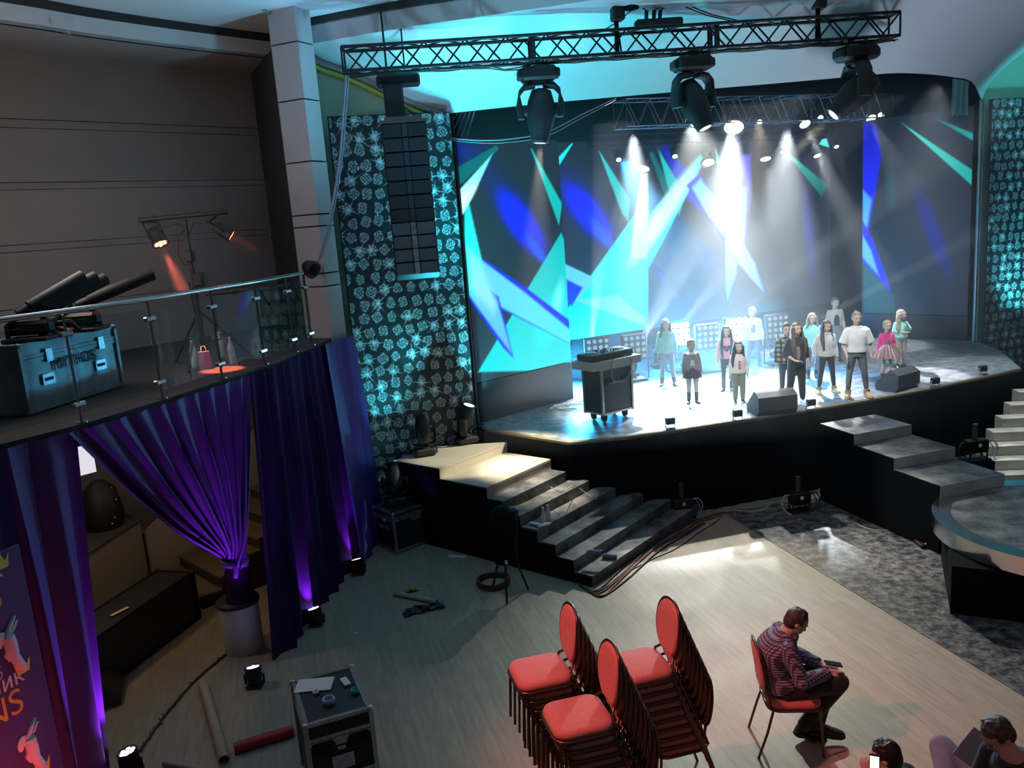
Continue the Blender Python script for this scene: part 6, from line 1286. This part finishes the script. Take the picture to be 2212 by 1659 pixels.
# ---------------------------------------------------------------- seated people
def world_J(h, loc, yaw, d): 
    R = Matrix.Rotation(-yaw, 3, 'Z'); J = {'h': h, 'hh': .155 + .038 * h}
    for k, v in d.items():
        v = Vector(v); J[k] = v
    return J
J = {'h': 1.74, 'hh': .221, 'pel': (0, .07, .57), 'wai': (0, .13, .69), 'che': (0, .12, .86), 'nb': (0, .03, 1.005), 'hc': (0, -.055, 1.10), 'hf': (-.1, -.82, -.55), 'hu': (0, -.5, .85), 'lat': (1, 0, 0), 'latp': (1, 0, 0),
     'shL': (.17, .05, .95), 'shR': (-.17, .05, .95), 'elL': (.24, -.04, .72), 'elR': (-.25, -.03, .71), 'wrL': (.05, -.25, .69), 'wrR': (-.08, -.28, .68), 'hdL': (-.5, -.8, .1), 'hdR': (.35, -.9, 0), 'hiL': (.09, .05, .54), 'hiR': (-.09, .05, .54), 'knL': (.11, -.34, .56), 'knR': (-.08, -.38, .60), 'anL': (.0, -.22, .16), 'anR': (.02, -.10, .13), 'ftL': (-.1, -1, -.1), 'ftR': (.2, -.9, -.3)}
J = {k: (Vector(v) if isinstance(v, tuple) else v) for k, v in J.items()}
for k in ('hf', 'hdL', 'hdR', 'ftL', 'ftR'): J[k].normalize()
def strap(root, J, fr):
    mb = MB(); pts = [(-.15, -.02, .95), (-.13, .08, .985), (-.08, .165, .93), (.0, .21, .82), (.10, .22, .70), (.165, .18, .60)]; P_ = smooth_path(pts, 24)
    for i in range(len(P_) - 1): mb.box((P_[i] + P_[i + 1]) / 2, (.045, .012, (P_[i + 1] - P_[i]).length + .01), R=(P_[i + 1] - P_[i]).to_track_quat('Z', 'Y').to_matrix())
    mb.build('bag_strap', 'black', root)
person('man seated on a chair, head bowed, in a dark checked shirt with a shoulder strap', Vector((2.13, 6.28, 0)), math.radians(84), J, FAIR, 'short', (.06, .045, .035), .1, ('checked_shirt', check_mat('dark_check', (.34, .32, .42), (.10, .07, .12), (.03, .025, .045), 42), A(hem=.52, fit=.03, neck=1.2)), ('trousers', cm('black_trousers', (.012, .012, .016)), A(fit=.012, baggy=.006)), ('shoe', 'black_boot', 'rubber', 0, 1.1), strap)
o = MB().rbox((0, 0, 0), (.07, .14, .012), .004).build('phone', 'black_gloss'); hp_ = Vector((2.13, 6.28, 0)) + Matrix.Rotation(math.radians(84), 3, 'Z') @ Vector((-.03, -.34, .735)); o.location = hp_; o.rotation_euler = (.2, 0, math.radians(84)); tag(o, 'dark phone in the hands of the seated man in the checked shirt', 'phone')
# person with the brown hair at the lower right
Hc = EYEP + ray(2155, 1588) * 4.95; kn_ = onz(2034, 1612, .74)
def rel(p, o_): return Vector(p) - Vector(o_)
O2 = Vector((Hc.x + .12, Hc.y - .05, 0)); yaw2 = math.radians(-80)
Ri = Matrix.Rotation(-yaw2, 3, 'Z'); hcL = Ri @ (Hc - O2); kl = Ri @ (kn_ - O2)
J = {'h': 1.72, 'hh': .22, 'hc': hcL, 'hf': (.0, -.75, -.62), 'hu': (0, -.5, .8), 'nb': (0, .03 + hcL.y + .02, hcL.z - .12), 'che': (0, .12, hcL.z - .30), 'wai': (0, .15, .72), 'pel': (0, .12, .55), 'lat': (1, 0, 0), 'latp': (1, 0, 0), 'shL': (.18, hcL.y + .06, hcL.z - .19), 'shR': (-.18, hcL.y + .06, hcL.z - .19)}
J.update({'elL': (.24, -.10, hcL.z - .40), 'elR': (-.22, -.10, hcL.z - .42), 'wrL': (.10, -.33, hcL.z - .36), 'wrR': (-.08, -.30, hcL.z - .38), 'hdL': (-.2, -.9, .3), 'hdR': (.2, -.9, .25), 'hiL': (.09, .08, .53), 'hiR': (-.09, .08, .53), 'knL': (.16, -.36, .58), 'knR': (kl.x, kl.y, kl.z), 'anL': (.12, -.34, .12), 'anR': (.14, -.42, .50), 'ftL': (0, -1, 0), 'ftR': (.9, -.4, -.2)})
J = {k: (Vector(v) if isinstance(v, tuple) else v) for k, v in J.items()}
for k in ('hf', 'hdL', 'hdR', 'ftL', 'ftR'): J[k].normalize()
person('person with short brown hair in a black top and lilac-grey jeans, lower right', O2, yaw2, J, FAIR, 'short', (.13, .08, .05), .1, ('top', cm('black_jersey2', (.012, .012, .016)), A(hem=.52, fit=.03, neck=.6)), ('jeans', mat('lilac_denim', (.26, .23, .31), .85, var=.4, vscale=7), A(fit=.014, baggy=.01)), ('shoe', 'black_boot', 'rubber', 0, 1.1))
tp = onz(2108, 1618, .93); o = MB().rbox((0, 0, 0), (.17, .24, .012), .004).build('tablet', mat('tablet_grey', (.10, .12, .12), .4)); o.location = tp; o.rotation_euler = (.5, .35, -.9); tag(o, 'grey tablet held by the person with brown hair at the lower right', 'tablet')
mb = MB(); mb.box((0, 0, .44), (.46, .46, .05)).box((.0, .22, .66), (.44, .03, .4)); o2 = thing('plain_chair', 'dark chair under the brown-haired person at the lower right', 'chair', (O2.x, O2.y, 0), yaw2); MB().rbox((0, .1, .445), (.46, .44, .05), .015).build('seat', 'black', o2); MB().rbox((0, .36, .66), (.44, .04, .36), .015).build('backrest', 'black', o2)
for a_ in (-.2, .2):
    for b_ in (-.09, .30): MB().cyl((a_, b_, 0), (a_, b_, .42), .014).build('leg', 'chair_tube', o2)
# person with black hair and a phone
Hc = EYEP + ray(1914, 1634) * 5.42; O3 = Vector((Hc.x + .18, Hc.y - .16, 0)); yaw3 = math.radians(-140); Ri = Matrix.Rotation(-yaw3, 3, 'Z'); hcL = Ri @ (Hc - O3)
J = {'h': 1.66, 'hh': .218, 'hc': hcL, 'hf': (.25, -.85, -.35), 'nb': hcL + Vector((0, .05, -.12)), 'che': hcL + Vector((0, .10, -.32)), 'wai': hcL + Vector((.0, .13, -.5)), 'pel': hcL + Vector((0, .14, -.62)), 'lat': (1, 0, 0), 'latp': (1, 0, 0), 'shL': hcL + Vector((.17, .06, -.19)), 'shR': hcL + Vector((-.17, .06, -.19)),
     'elL': (Ri @ (EYEP + ray(1880, 1657) * 5.25 - O3) + Vector((.02, .04, -.32))), 'elR': hcL + Vector((-.22, -.10, -.40)), 'wrL': Ri @ (EYEP + ray(1880, 1657) * 5.25 - O3) + Vector((0, 0, -.10)), 'wrR': hcL + Vector((-.06, -.28, -.34)), 'hdL': (-.1, -.4, .9), 'hdR': (.3, -.9, .1)}
pz = J['pel']; J.update({'hiL': pz + Vector((.09, -.02, -.02)), 'hiR': pz + Vector((-.09, -.02, -.02)), 'knL': pz + Vector((.16, -.40, .10)), 'knR': pz + Vector((-.16, -.40, .10)), 'anL': Vector((.12 + pz.x, pz.y - .42, .1)), 'anR': Vector((-.12 + pz.x, pz.y - .42, .1)), 'ftL': (0, -1, 0), 'ftR': (0, -1, 0)})
J = {k: (Vector(v) if isinstance(v, tuple) else v) for k, v in J.items()}
for k in ('hf', 'hdL', 'hdR', 'ftL', 'ftR'): J[k].normalize()
pr = person('person with black hair looking at a lit phone at the bottom edge, lower right', O3, yaw3, J, FAIR, 'short', (.012, .010, .010), .1, ('furry_top', mat('furry_green', (.06, .08, .07), .95, var=.5, vscale=60, bump=.8, bscale=90), A(hem=.52, fit=.045, neck=1.5)), ('trousers', 'black_cloth', A(fit=.01)), ('shoe', 'black_boot', 'rubber', 0, 1.1))
o4 = thing('low_stool', 'low black stool under the black-haired person at the bottom edge', 'stool', (O3.x, O3.y, 0), yaw3); pz2 = pz.z - .09; MB().rbox((pz.x, pz.y, pz2 - .03), (.40, .40, .06), .02).build('seat', 'black', o4)
for a_ in (-.15, .15):
    for b_ in (-.15, .15): MB().cyl((pz.x + a_, pz.y + b_, 0), (pz.x + a_, pz.y + b_, pz2 - .05), .015).build('leg', 'black', o4)
phl = EYEP + ray(1889, 1652) * 5.15; th = thing('phone', 'phone with a bright cream screen held by the black-haired person', 'phone', phl, 0); dv = (EYEP - phl).normalized(); xx = Vector((0, 0, 1)).cross(dv).normalized(); yy = dv.cross(xx).normalized(); q = Matrix((xx, yy, dv)).transposed().to_euler(); th.rotation_euler = q; th.scale = (.85,) * 3
MB().rbox((0, 0, 0), (.072, .146, .009), .003).build('case', 'black', th); MB().box((0, -.002, .0052), (.062, .118, .001)).build('screen', emat('phone_screen', (1, .9, .7), 1.6), th)

# ---------------------------------------------------------------- things on the dance floor
q = [onz(628, 1480, .86), onz(755, 1437, .86), onz(803, 1530, .86), onz(664, 1570, .86)]; cc_ = sum(q, Vector()) / 4; fe = (q[2] - q[3]); rzc = math.atan2(fe.y, fe.x)
big = flight_case('black flight case with grey edges and pale stickers, bottom left of the dance floor', (cc_.x, cc_.y, 0), rzc, (.50, .70, .87), .10, lid=.16)
f7 = lambda x, y, z: Vector((cc_.x, cc_.y, 0)) + Matrix.Rotation(rzc, 3, 'Z') @ Vector((x, y, z))
M['sticker'] = mat('sticker', (.62, .60, .70), .6, var=.25, vscale=25)
for (x, z, w_, h_) in [(-.0, .66, .09, .035), (.0, .61, .06, .03), (-.0, .49, .17, .12)]: MB().box((x, -.357, z), (w_, .004, h_)).build('sticker', 'sticker', big)
mb = MB(); mb.box((.16, -.357, .34), (.16, .004, .09)); st = mb.build('sticker', 'sticker', big); mb = MB()
for i in range(4): mb.box((.095 + .016 * i, -.360, .34), (.006, .003, .06))
mb.tube([(.17, -.360, .31), (.17, -.360, .345)], .008, 6); mb.ball((.205, -.359, .345), (.02, .003, .015), 10); mb.build('care_symbol', 'black', st)
tz = .875
o = MB().box((0, 0, 0), (.30, .20, .003)).box((.0, -.085, .003), (.16, .03, .003)).build('paper_sheet', 'paper'); o.location = f7(-.09, .20, tz); o.rotation_euler = (0, 0, rzc - .35); tag(o, 'white paper sheet on the big flight case', 'paper')
o = MB().rbox((0, 0, 0), (.055, .13, .02), .005).build('tape_dispenser', 'paper'); o.location = f7(.15, .10, tz + .008); o.rotation_euler = (0, 0, rzc + .15); tag(o, 'small pale box lying on the right of the big flight case lid', 'box')
def tape_roll(label, p, r, h_, m):
    o = MB().lathe([(r * .72, 0), (r, 0), (r, h_), (r * .72, h_), (r * .72, 0)], n=28).build('tape_roll', m); o.location = p; tag(o, label, 'tape')
M['tape_lilac'] = mat('tape_lilac', (.45, .42, .70), .5); M['tape_mint'] = mat('tape_mint', (.05, .42, .34), .4)
tape_roll('lilac roll of tape at the front of the big flight case lid', f7(-.03, -.14, tz), .05, .045, 'tape_lilac'); tape_roll('tiny white tape roll below the paper sheet', f7(-.10, .06, tz), .026, .022, 'paper'); tape_roll('green tape roll at the right corner of the big flight case lid', f7(.19, -.10, tz), .034, .04, 'tape_mint')
def tube_obj(name, label, a, b, r, m, cat='tube', hollow=True):
    a, b = Vector(a), Vector(b); mb = MB(); d = b - a; mb.tube([Vector((0, 0, 0)), d], r, 20, cap=not hollow)
    if hollow: mb.tube([Vector((0, 0, 0)), d], r * .9, 20, cap=False)
    o = mb.build(name, m); o.location = a; tag(o, label, cat); return o
M['cardboard'] = mat('cardboard', (.42, .34, .26), .8, var=.15); M['red_vinyl'] = mat('red_vinyl', (.42, .02, .03), .45)
tube_obj('cardboard_tube', 'long cardboard tube lying left of the big flight case', onz(438, 1476, .045), onz(484, 1642, .045), .045, 'cardboard')
tube_obj('cardboard_tube', 'pale cardboard tube end at the very bottom edge', onz(355, 1648, .03), onz(470, 1672, .03), .03, 'cardboard')
tube_obj('red_roll', 'red roll lying against the left side of the big flight case', onz(505, 1617, .05), onz(634, 1577, .05), .05, 'red_vinyl', 'roll', False)
# frayed dark line across the floor
pts = smooth_path([onz(489, 1412, .012), onz(430, 1462, .012), onz(385, 1510, .012), onz(345, 1560, .012), onz(310, 1610, .012), onz(284, 1640, .012)], 50); mb = MB(); rs = random.Random(2); mb.tube([p - pts[0] for p in pts], .012, 6)
for p in pts[2::2]:
    d = Vector((rs.uniform(-1, 1), rs.uniform(-1, 1), 0)).normalized(); mb.tube([p - pts[0], p - pts[0] + d * rs.uniform(.03, .06) + Vector((0, 0, .01))], [.012, .003], 5)
o = mb.build('garland', 'brown_dark'); o.location = pts[0]; tag(o, 'thin dark garland stretched across the floor from the white drum', 'garland')
# torn packaging beside the dark curtain
tube_obj('cardboard_tube', 'short cardboard tube on the floor right of the dark curtain', onz(852, 1282, .03), onz(944, 1300, .03), .03, 'cardboard')
def crumple(name, label, px, w_, m, seed, hgt=.06, cat='bag'):
    rs = random.Random(seed); c = onz(px[0], px[1], 0); nx, ny = 9, 6; vs = []
    for j in range(ny + 1):
        for i in range(nx + 1): vs.append(((i / nx - .5) * w_[0] + rs.uniform(-.02, .02), (j / ny - .5) * w_[1] + rs.uniform(-.02, .02), .004 + rs.uniform(0, hgt) * (1 - abs(i / nx - .5)) ))
    fs = [(j * (nx + 1) + i, j * (nx + 1) + i + 1, (j + 1) * (nx + 1) + i + 1, (j + 1) * (nx + 1) + i) for j in range(ny) for i in range(nx)]
    mb = MB(); mb.add(vs, fs); mb.add([(x, y, max(.001, z - .004)) for x, y, z in vs], fs); o = mb.build(name, m); o.location = c; o.rotation_euler = (0, 0, .35); tag(o, label, cat)
crumple('plastic_sack', 'crumpled black plastic sack beside the short cardboard tube', (915, 1318), (.50, .16), 'black_gloss', 4); crumple('strap_bundle', 'yellowish strap bundle by the short cardboard tube', (888, 1277), (.22, .10), mat('straw', (.35, .24, .08), .7), 6, .05, 'strap')
o = MB().box((0, 0, .002), (.26, .09, .004)).build('paper_scrap', 'paper'); o.location = onz(987, 1202); o.rotation_euler = (0, 0, -.35); tag(o, 'white paper scrap on the floor behind the stairs', 'paper')
o = MB().box((0, 0, .002), (.04, .025, .004)).build('paper_scrap', 'paper'); o.location = onz(770, 1367); tag(o, 'tiny white scrap on the open dance floor', 'paper')
mb = MB()
for k in range(9): mb.tube([(math.cos(a) * (.20 + .006 * math.sin(k * 3)), math.sin(a) * (.20 + .006 * math.cos(k)), .012 + .008 * k + .01 * math.sin(a * 2 + k)) for a in [2 * PI * i / 30 for i in range(30)]], .012, 6, closed=True)
o = mb.build('cable_coil', 'cable_brown'); o.location = onz(1066, 1262); tag(o, 'reddish-brown coil of cable on the floor beside the stairs', 'cable')
# draped tripod in front of the stairs' dark flank
p = onz(1100, 1285); th = thing('draped_tripod', 'black draped tripod standing beside the dark flank of the stairs', 'tripod', p)
for k in range(3): a = k * 2.1 + .4; MB().cyl((math.cos(a) * .02, math.sin(a) * .02, .75), (math.cos(a) * .26, math.sin(a) * .26, .01), .014, n=8).build('leg', 'black', th)
MB().cyl((0, 0, .5), (0, 0, 1.0), .02).rbox((.04, 0, 1.05), (.3, .16, .16), .03).build('head', 'black', th); MB().lathe([(.06, 1.15), (.16, 1.08), (.17, .9), (.14, .62), (.15, .45)], n=18).build('cover', 'black_cloth', th)
MB().box((.0, -.17, .50), (.03, .01, .05)).build('tag', 'paper', th)
# case beside the banner
cbx = flight_case('black flight case with lettering beside the stairs, under a cyan moving head', (-1.78, 11.46, 0), .70, (.52, .52, .60), .02, wheels=False, lid=.10, handles=False)
lettering('lettering', '1015', .09, 'sticker', cbx, (.10, -.268, .44), (PI / 2, 0, 0)); lettering('lettering', 'SUITCD', .08, 'print_grey', cbx, (-.266, -.0, .34), (PI / 2, 0, -PI / 2)); MB().box((-.266, -.02, .46), (.004, .08, .05)).build('sticker', 'sticker', cbx)
# bundle of cables at the foot of the stairs
ends = [((1250, 1262), (1284, 1276), (1330, 1240), (1400, 1178), (1470, 1138), (1500, 1118))]; rs = random.Random(11)
for k, (m, lab) in enumerate([('cable_black', 'thick black cable nearest the lowest step'), ('cable_black', 'black cable along the foot of the stairs, second from the step'), ('cable_brown', 'brown cable along the foot of the stairs'), ('cable_red', 'red cable in the bundle at the foot of the stairs'), ('cable_black', 'black cable on the outer side of the bundle by the stairs')]):
    pts = [onz(x + k * 5 + rs.uniform(-3, 3), y + k * 3.2 + rs.uniform(-2, 2), .012) for x, y in ends[0]]; loose_cable(lab, pts, .012, m, group='cables at the foot of the stairs')
loose_cable('single thin cable crossing the dance floor from the stairs', [onz(x, y, .008) for x, y in [(1290, 1280), (1340, 1245), (1400, 1212), (1460, 1185), (1510, 1150), (1545, 1128), (1560, 1112)]], .006, 'cable_black')
for k in range(3): loose_cable('red-brown cable end fanning out in front of the stage skirt, %s' % ('leftmost', 'middle', 'rightmost')[k], [onz(x, y, .01) for x, y in [(1440 + 12 * k, 1160), (1480 + 10 * k, 1132), (1520 + 12 * k, 1118), (1556 + 4 * k, 1106)]], .009, 'cable_red')
# effect machines in front of the skirt
def machine(label, px, py, z0, rz, fl):
    p = onz(px, py, z0); th = thing('effect_machine', label, 'effect machine', p, rz, 'effect machines around the stage'); MB().rbox((0, 0, .22), (.30, .16, .16), .015).box((0, 0, .13), (.26, .14, .03)).build('housing', 'truss', th)
    MB().tube([(-.13, -.06, 0), (-.13, -.06, .16)], .012, 6).tube([(.13, -.06, 0), (.13, -.06, .16)], .012, 6).tube([(-.13, .06, 0), (-.13, .06, .16)], .012, 6).tube([(.13, .06, 0), (.13, .06, .16)], .012, 6).box((0, 0, .012), (.34, .2, .02)).build('stand', 'black', th)
    mb = MB(); disc(mb, (.0, -.081, .23), (0, -1, 0), .028, th=.006); mb.build('round_badge', 'white', th); MB().cyl((.0, .04, .30), (.0, .04, .52), .035, n=14).build('nozzle', 'speaker_grey', th)
    for s in (-1, 1): mb = MB(); mb.tube(smooth_path([(s * .15, 0, .26), (s * .24, -.02, .27), (s * .30, -.04, .16), (s * .24, -.06, .04), (s * .10 + fl * .1, -.14, .012)], 20), .010, 6); mb.tube(smooth_path([(s * .15, .03, .24), (s * .22, .03, .24), (s * .27, 0, .12), (s * .22, -.02, .02)], 16), .008, 6); mb.build('cable', 'grey_cable2' if s == fl else 'cable_black', th)
machine('effect machine with a round badge on the floor at the foot of the stairs', 1475, 1117, 0, .12, 1)
machine('effect machine with a round badge on the floor under the stage front, centre', 1727, 1104, 0, .15, -1)
pb = onz(2108, 992, .62); o = MB().rbox((0, 0, pb.z / 2), (.4, .3, pb.z), .01).build('black_plinth', 'black_cloth'); o.location = (pb.x, pb.y, 0); tag(o, 'black plinth under the machine right of the catwalk', 'plinth')
machine('effect machine with a round badge on a plinth right of the catwalk', 2108, 992, .621, .1, 1)
loose_cable('white cable running along the floor left of the centre effect machine', [onz(x, y, .01) for x, y in [(1700, 1092), (1670, 1085), (1650, 1100), (1620, 1104), (1590, 1103)]], .008)
loose_cable('pale cable sagging under the round platform', [onz(x, y, .01) for x, y in [(1830, 1120), (1870, 1140), (1905, 1146), (1940, 1143), (1975, 1150), (2000, 1162)]], .006)
o = MB().rbox((0, 0, .03), (.12, .2, .06), .01).build('power_strip', 'black'); o.location = onz(1992, 1180); tag(o, 'black power strip on the floor left of the round platform', 'power strip'); o = MB().box((0, 0, 0), (.03, .012, .006)).build('power_light', emat('red_led', (1, .05, .03), 6)); o.location = onz(2001, 1174, .064); tag(o, 'small glowing red light on the power strip', 'indicator light')
# clutter on the stairs
def on_step(k, x, y): return onz(x, y, .15 * k + .002)
for i, (x, y) in enumerate([(1172, 1124), (1182, 1118)]):
    p = on_step(4, x + 3, y + 8); th = thing('bottle', ['clear bottle on the fourth stair, left one', 'clear bottle on the fourth stair, right one'][i], 'bottle', p); MB().lathe([(.03, 0), (.034, .02), (.034, .13), (.014, .19), (.014, .21)], n=16).build('body', mat('bottle_grey', (.5, .55, .6), .1), th); MB().cyl((0, 0, .21), (0, 0, .23), .016).build('cap', 'white', th)
for i, (x, y) in enumerate([(1157, 1135), (1176, 1137)]):
    p = on_step(4, x, y); o = MB().loft([oval((0, -.10, .02), Vector((1, 0, 0)), Vector((0, 0, 1)), .01, .008, 10), oval((0, -.05, .022), Vector((1, 0, 0)), Vector((0, 0, 1)), .028, .02, 10), oval((0, .06, .022), Vector((1, 0, 0)), Vector((0, 0, 1)), .022, .02, 10), oval((0, .10, .02), Vector((1, 0, 0)), Vector((0, 0, 1)), .01, .008, 10)]).build('slipper', 'white_shoe'); o.location = p; o.rotation_euler = (0, 0, .9 + i * 1.2); tag(o, ['white slipper beside the bottles on the stairs, left', 'white slipper beside the bottles on the stairs, right'][i], 'shoe')
M['dusty_blue'] = mat('dusty_blue_knit', (.14, .15, .22), .9)
for i, (x, y, kk) in enumerate([(1283, 1198, 2), (1316, 1207, 1)]):
    p = on_step(kk, x, y) + Vector((0, 0, .03)); o = MB().tube([(-.09, .0, 0), (-.04, .01, .005), (.04, -.01, .005), (.10, .0, 0)], [.025, .034, .03, .034], 10).build('rolled_cloth', 'dusty_blue'); o.location = p; o.rotation_euler = (0, 0, -.25); tag(o, ['dusty-blue rolled cloth on the second stair', 'dusty-blue rolled cloth on the lowest stair'][i], 'cloth')
loose_cable('thin pale cable looped over the upper stairs', [on_step(6, 1190, 1052), on_step(6, 1215, 1063), on_step(5, 1240, 1052) + Vector((0, 0, .02)), on_step(4, 1275, 1072), on_step(4, 1290, 1078)], .006)
# drapery scraps high in the stage opening and the slung cable
o = MB().loft([[Vector((-.16 + .032 * i, .03 * math.sin(i * 1.9), 0)) for i in range(11)], [Vector((-.15 + .030 * i, .04 * math.sin(i * 1.9 + .4), -.35)) for i in range(11)], [Vector((-.17 + .034 * i, .05 * math.sin(i * 1.9 + .8), -.72 - .02 * math.sin(i * 2.3))) for i in range(11)]], closed=False).build('hanging_cloth', mat('pale_gauze', (.22, .42, .42), .7)); o.location = ony(2076, 162, 16.0); tag(o, 'pale blue-green scrap of gauze hanging at the upper right of the stage', 'cloth')
cabp = [ony(975, 299, 12.9), ony(1040, 303, 12.95), ony(1100, 300, 13.1), ony(1180, 285, 13.6), ony(1260, 245, 14.6), ony(1330, 212, 15.8)]
mb = MB(); pp = smooth_path(cabp, 40); mb.tube([p - pp[0] for p in pp], .014, 6); mb.tube([p - pp[0] + Vector((0, 0, -.03 - .03 * math.sin(i * .08))) for i, p in enumerate(pp)], .008, 6); o = mb.build('slung_cable', 'grey_cable2'); o.location = pp[0]; tag(o, 'pair of grey cables slung from the left screen up to the rear truss', 'cable')
mb = MB()
for k in range(5): a, b = ony(1025 - 9 * k, 240, 13.3), ony(1008 - 12 * k, 296, 13.3); mb.tube([a - ony(1025, 240, 13.3), b - ony(1025, 240, 13.3)], .012, 6)
o = mb.build('cord_bundle', 'grey_cable2'); o.location = ony(1025, 240, 13.3); tag(o, 'bundle of grey cords hanging above the left screen', 'cable')
# sprinklers on the ceilings
for (x, y, z, lab) in [(576, 22, 7.43, 'small sprinkler on the upper ceiling'), (145, 64, 7.09, 'small sprinkler on the left soffit')]:
    p = onz(x, y, z); th = thing('sprinkler', lab, 'sprinkler', p); MB().cyl((0, 0, 0), (0, 0, -.05), .012).cyl((0, 0, -.05), (0, 0, -.056), .035, n=14).build('body', 'alu', th)
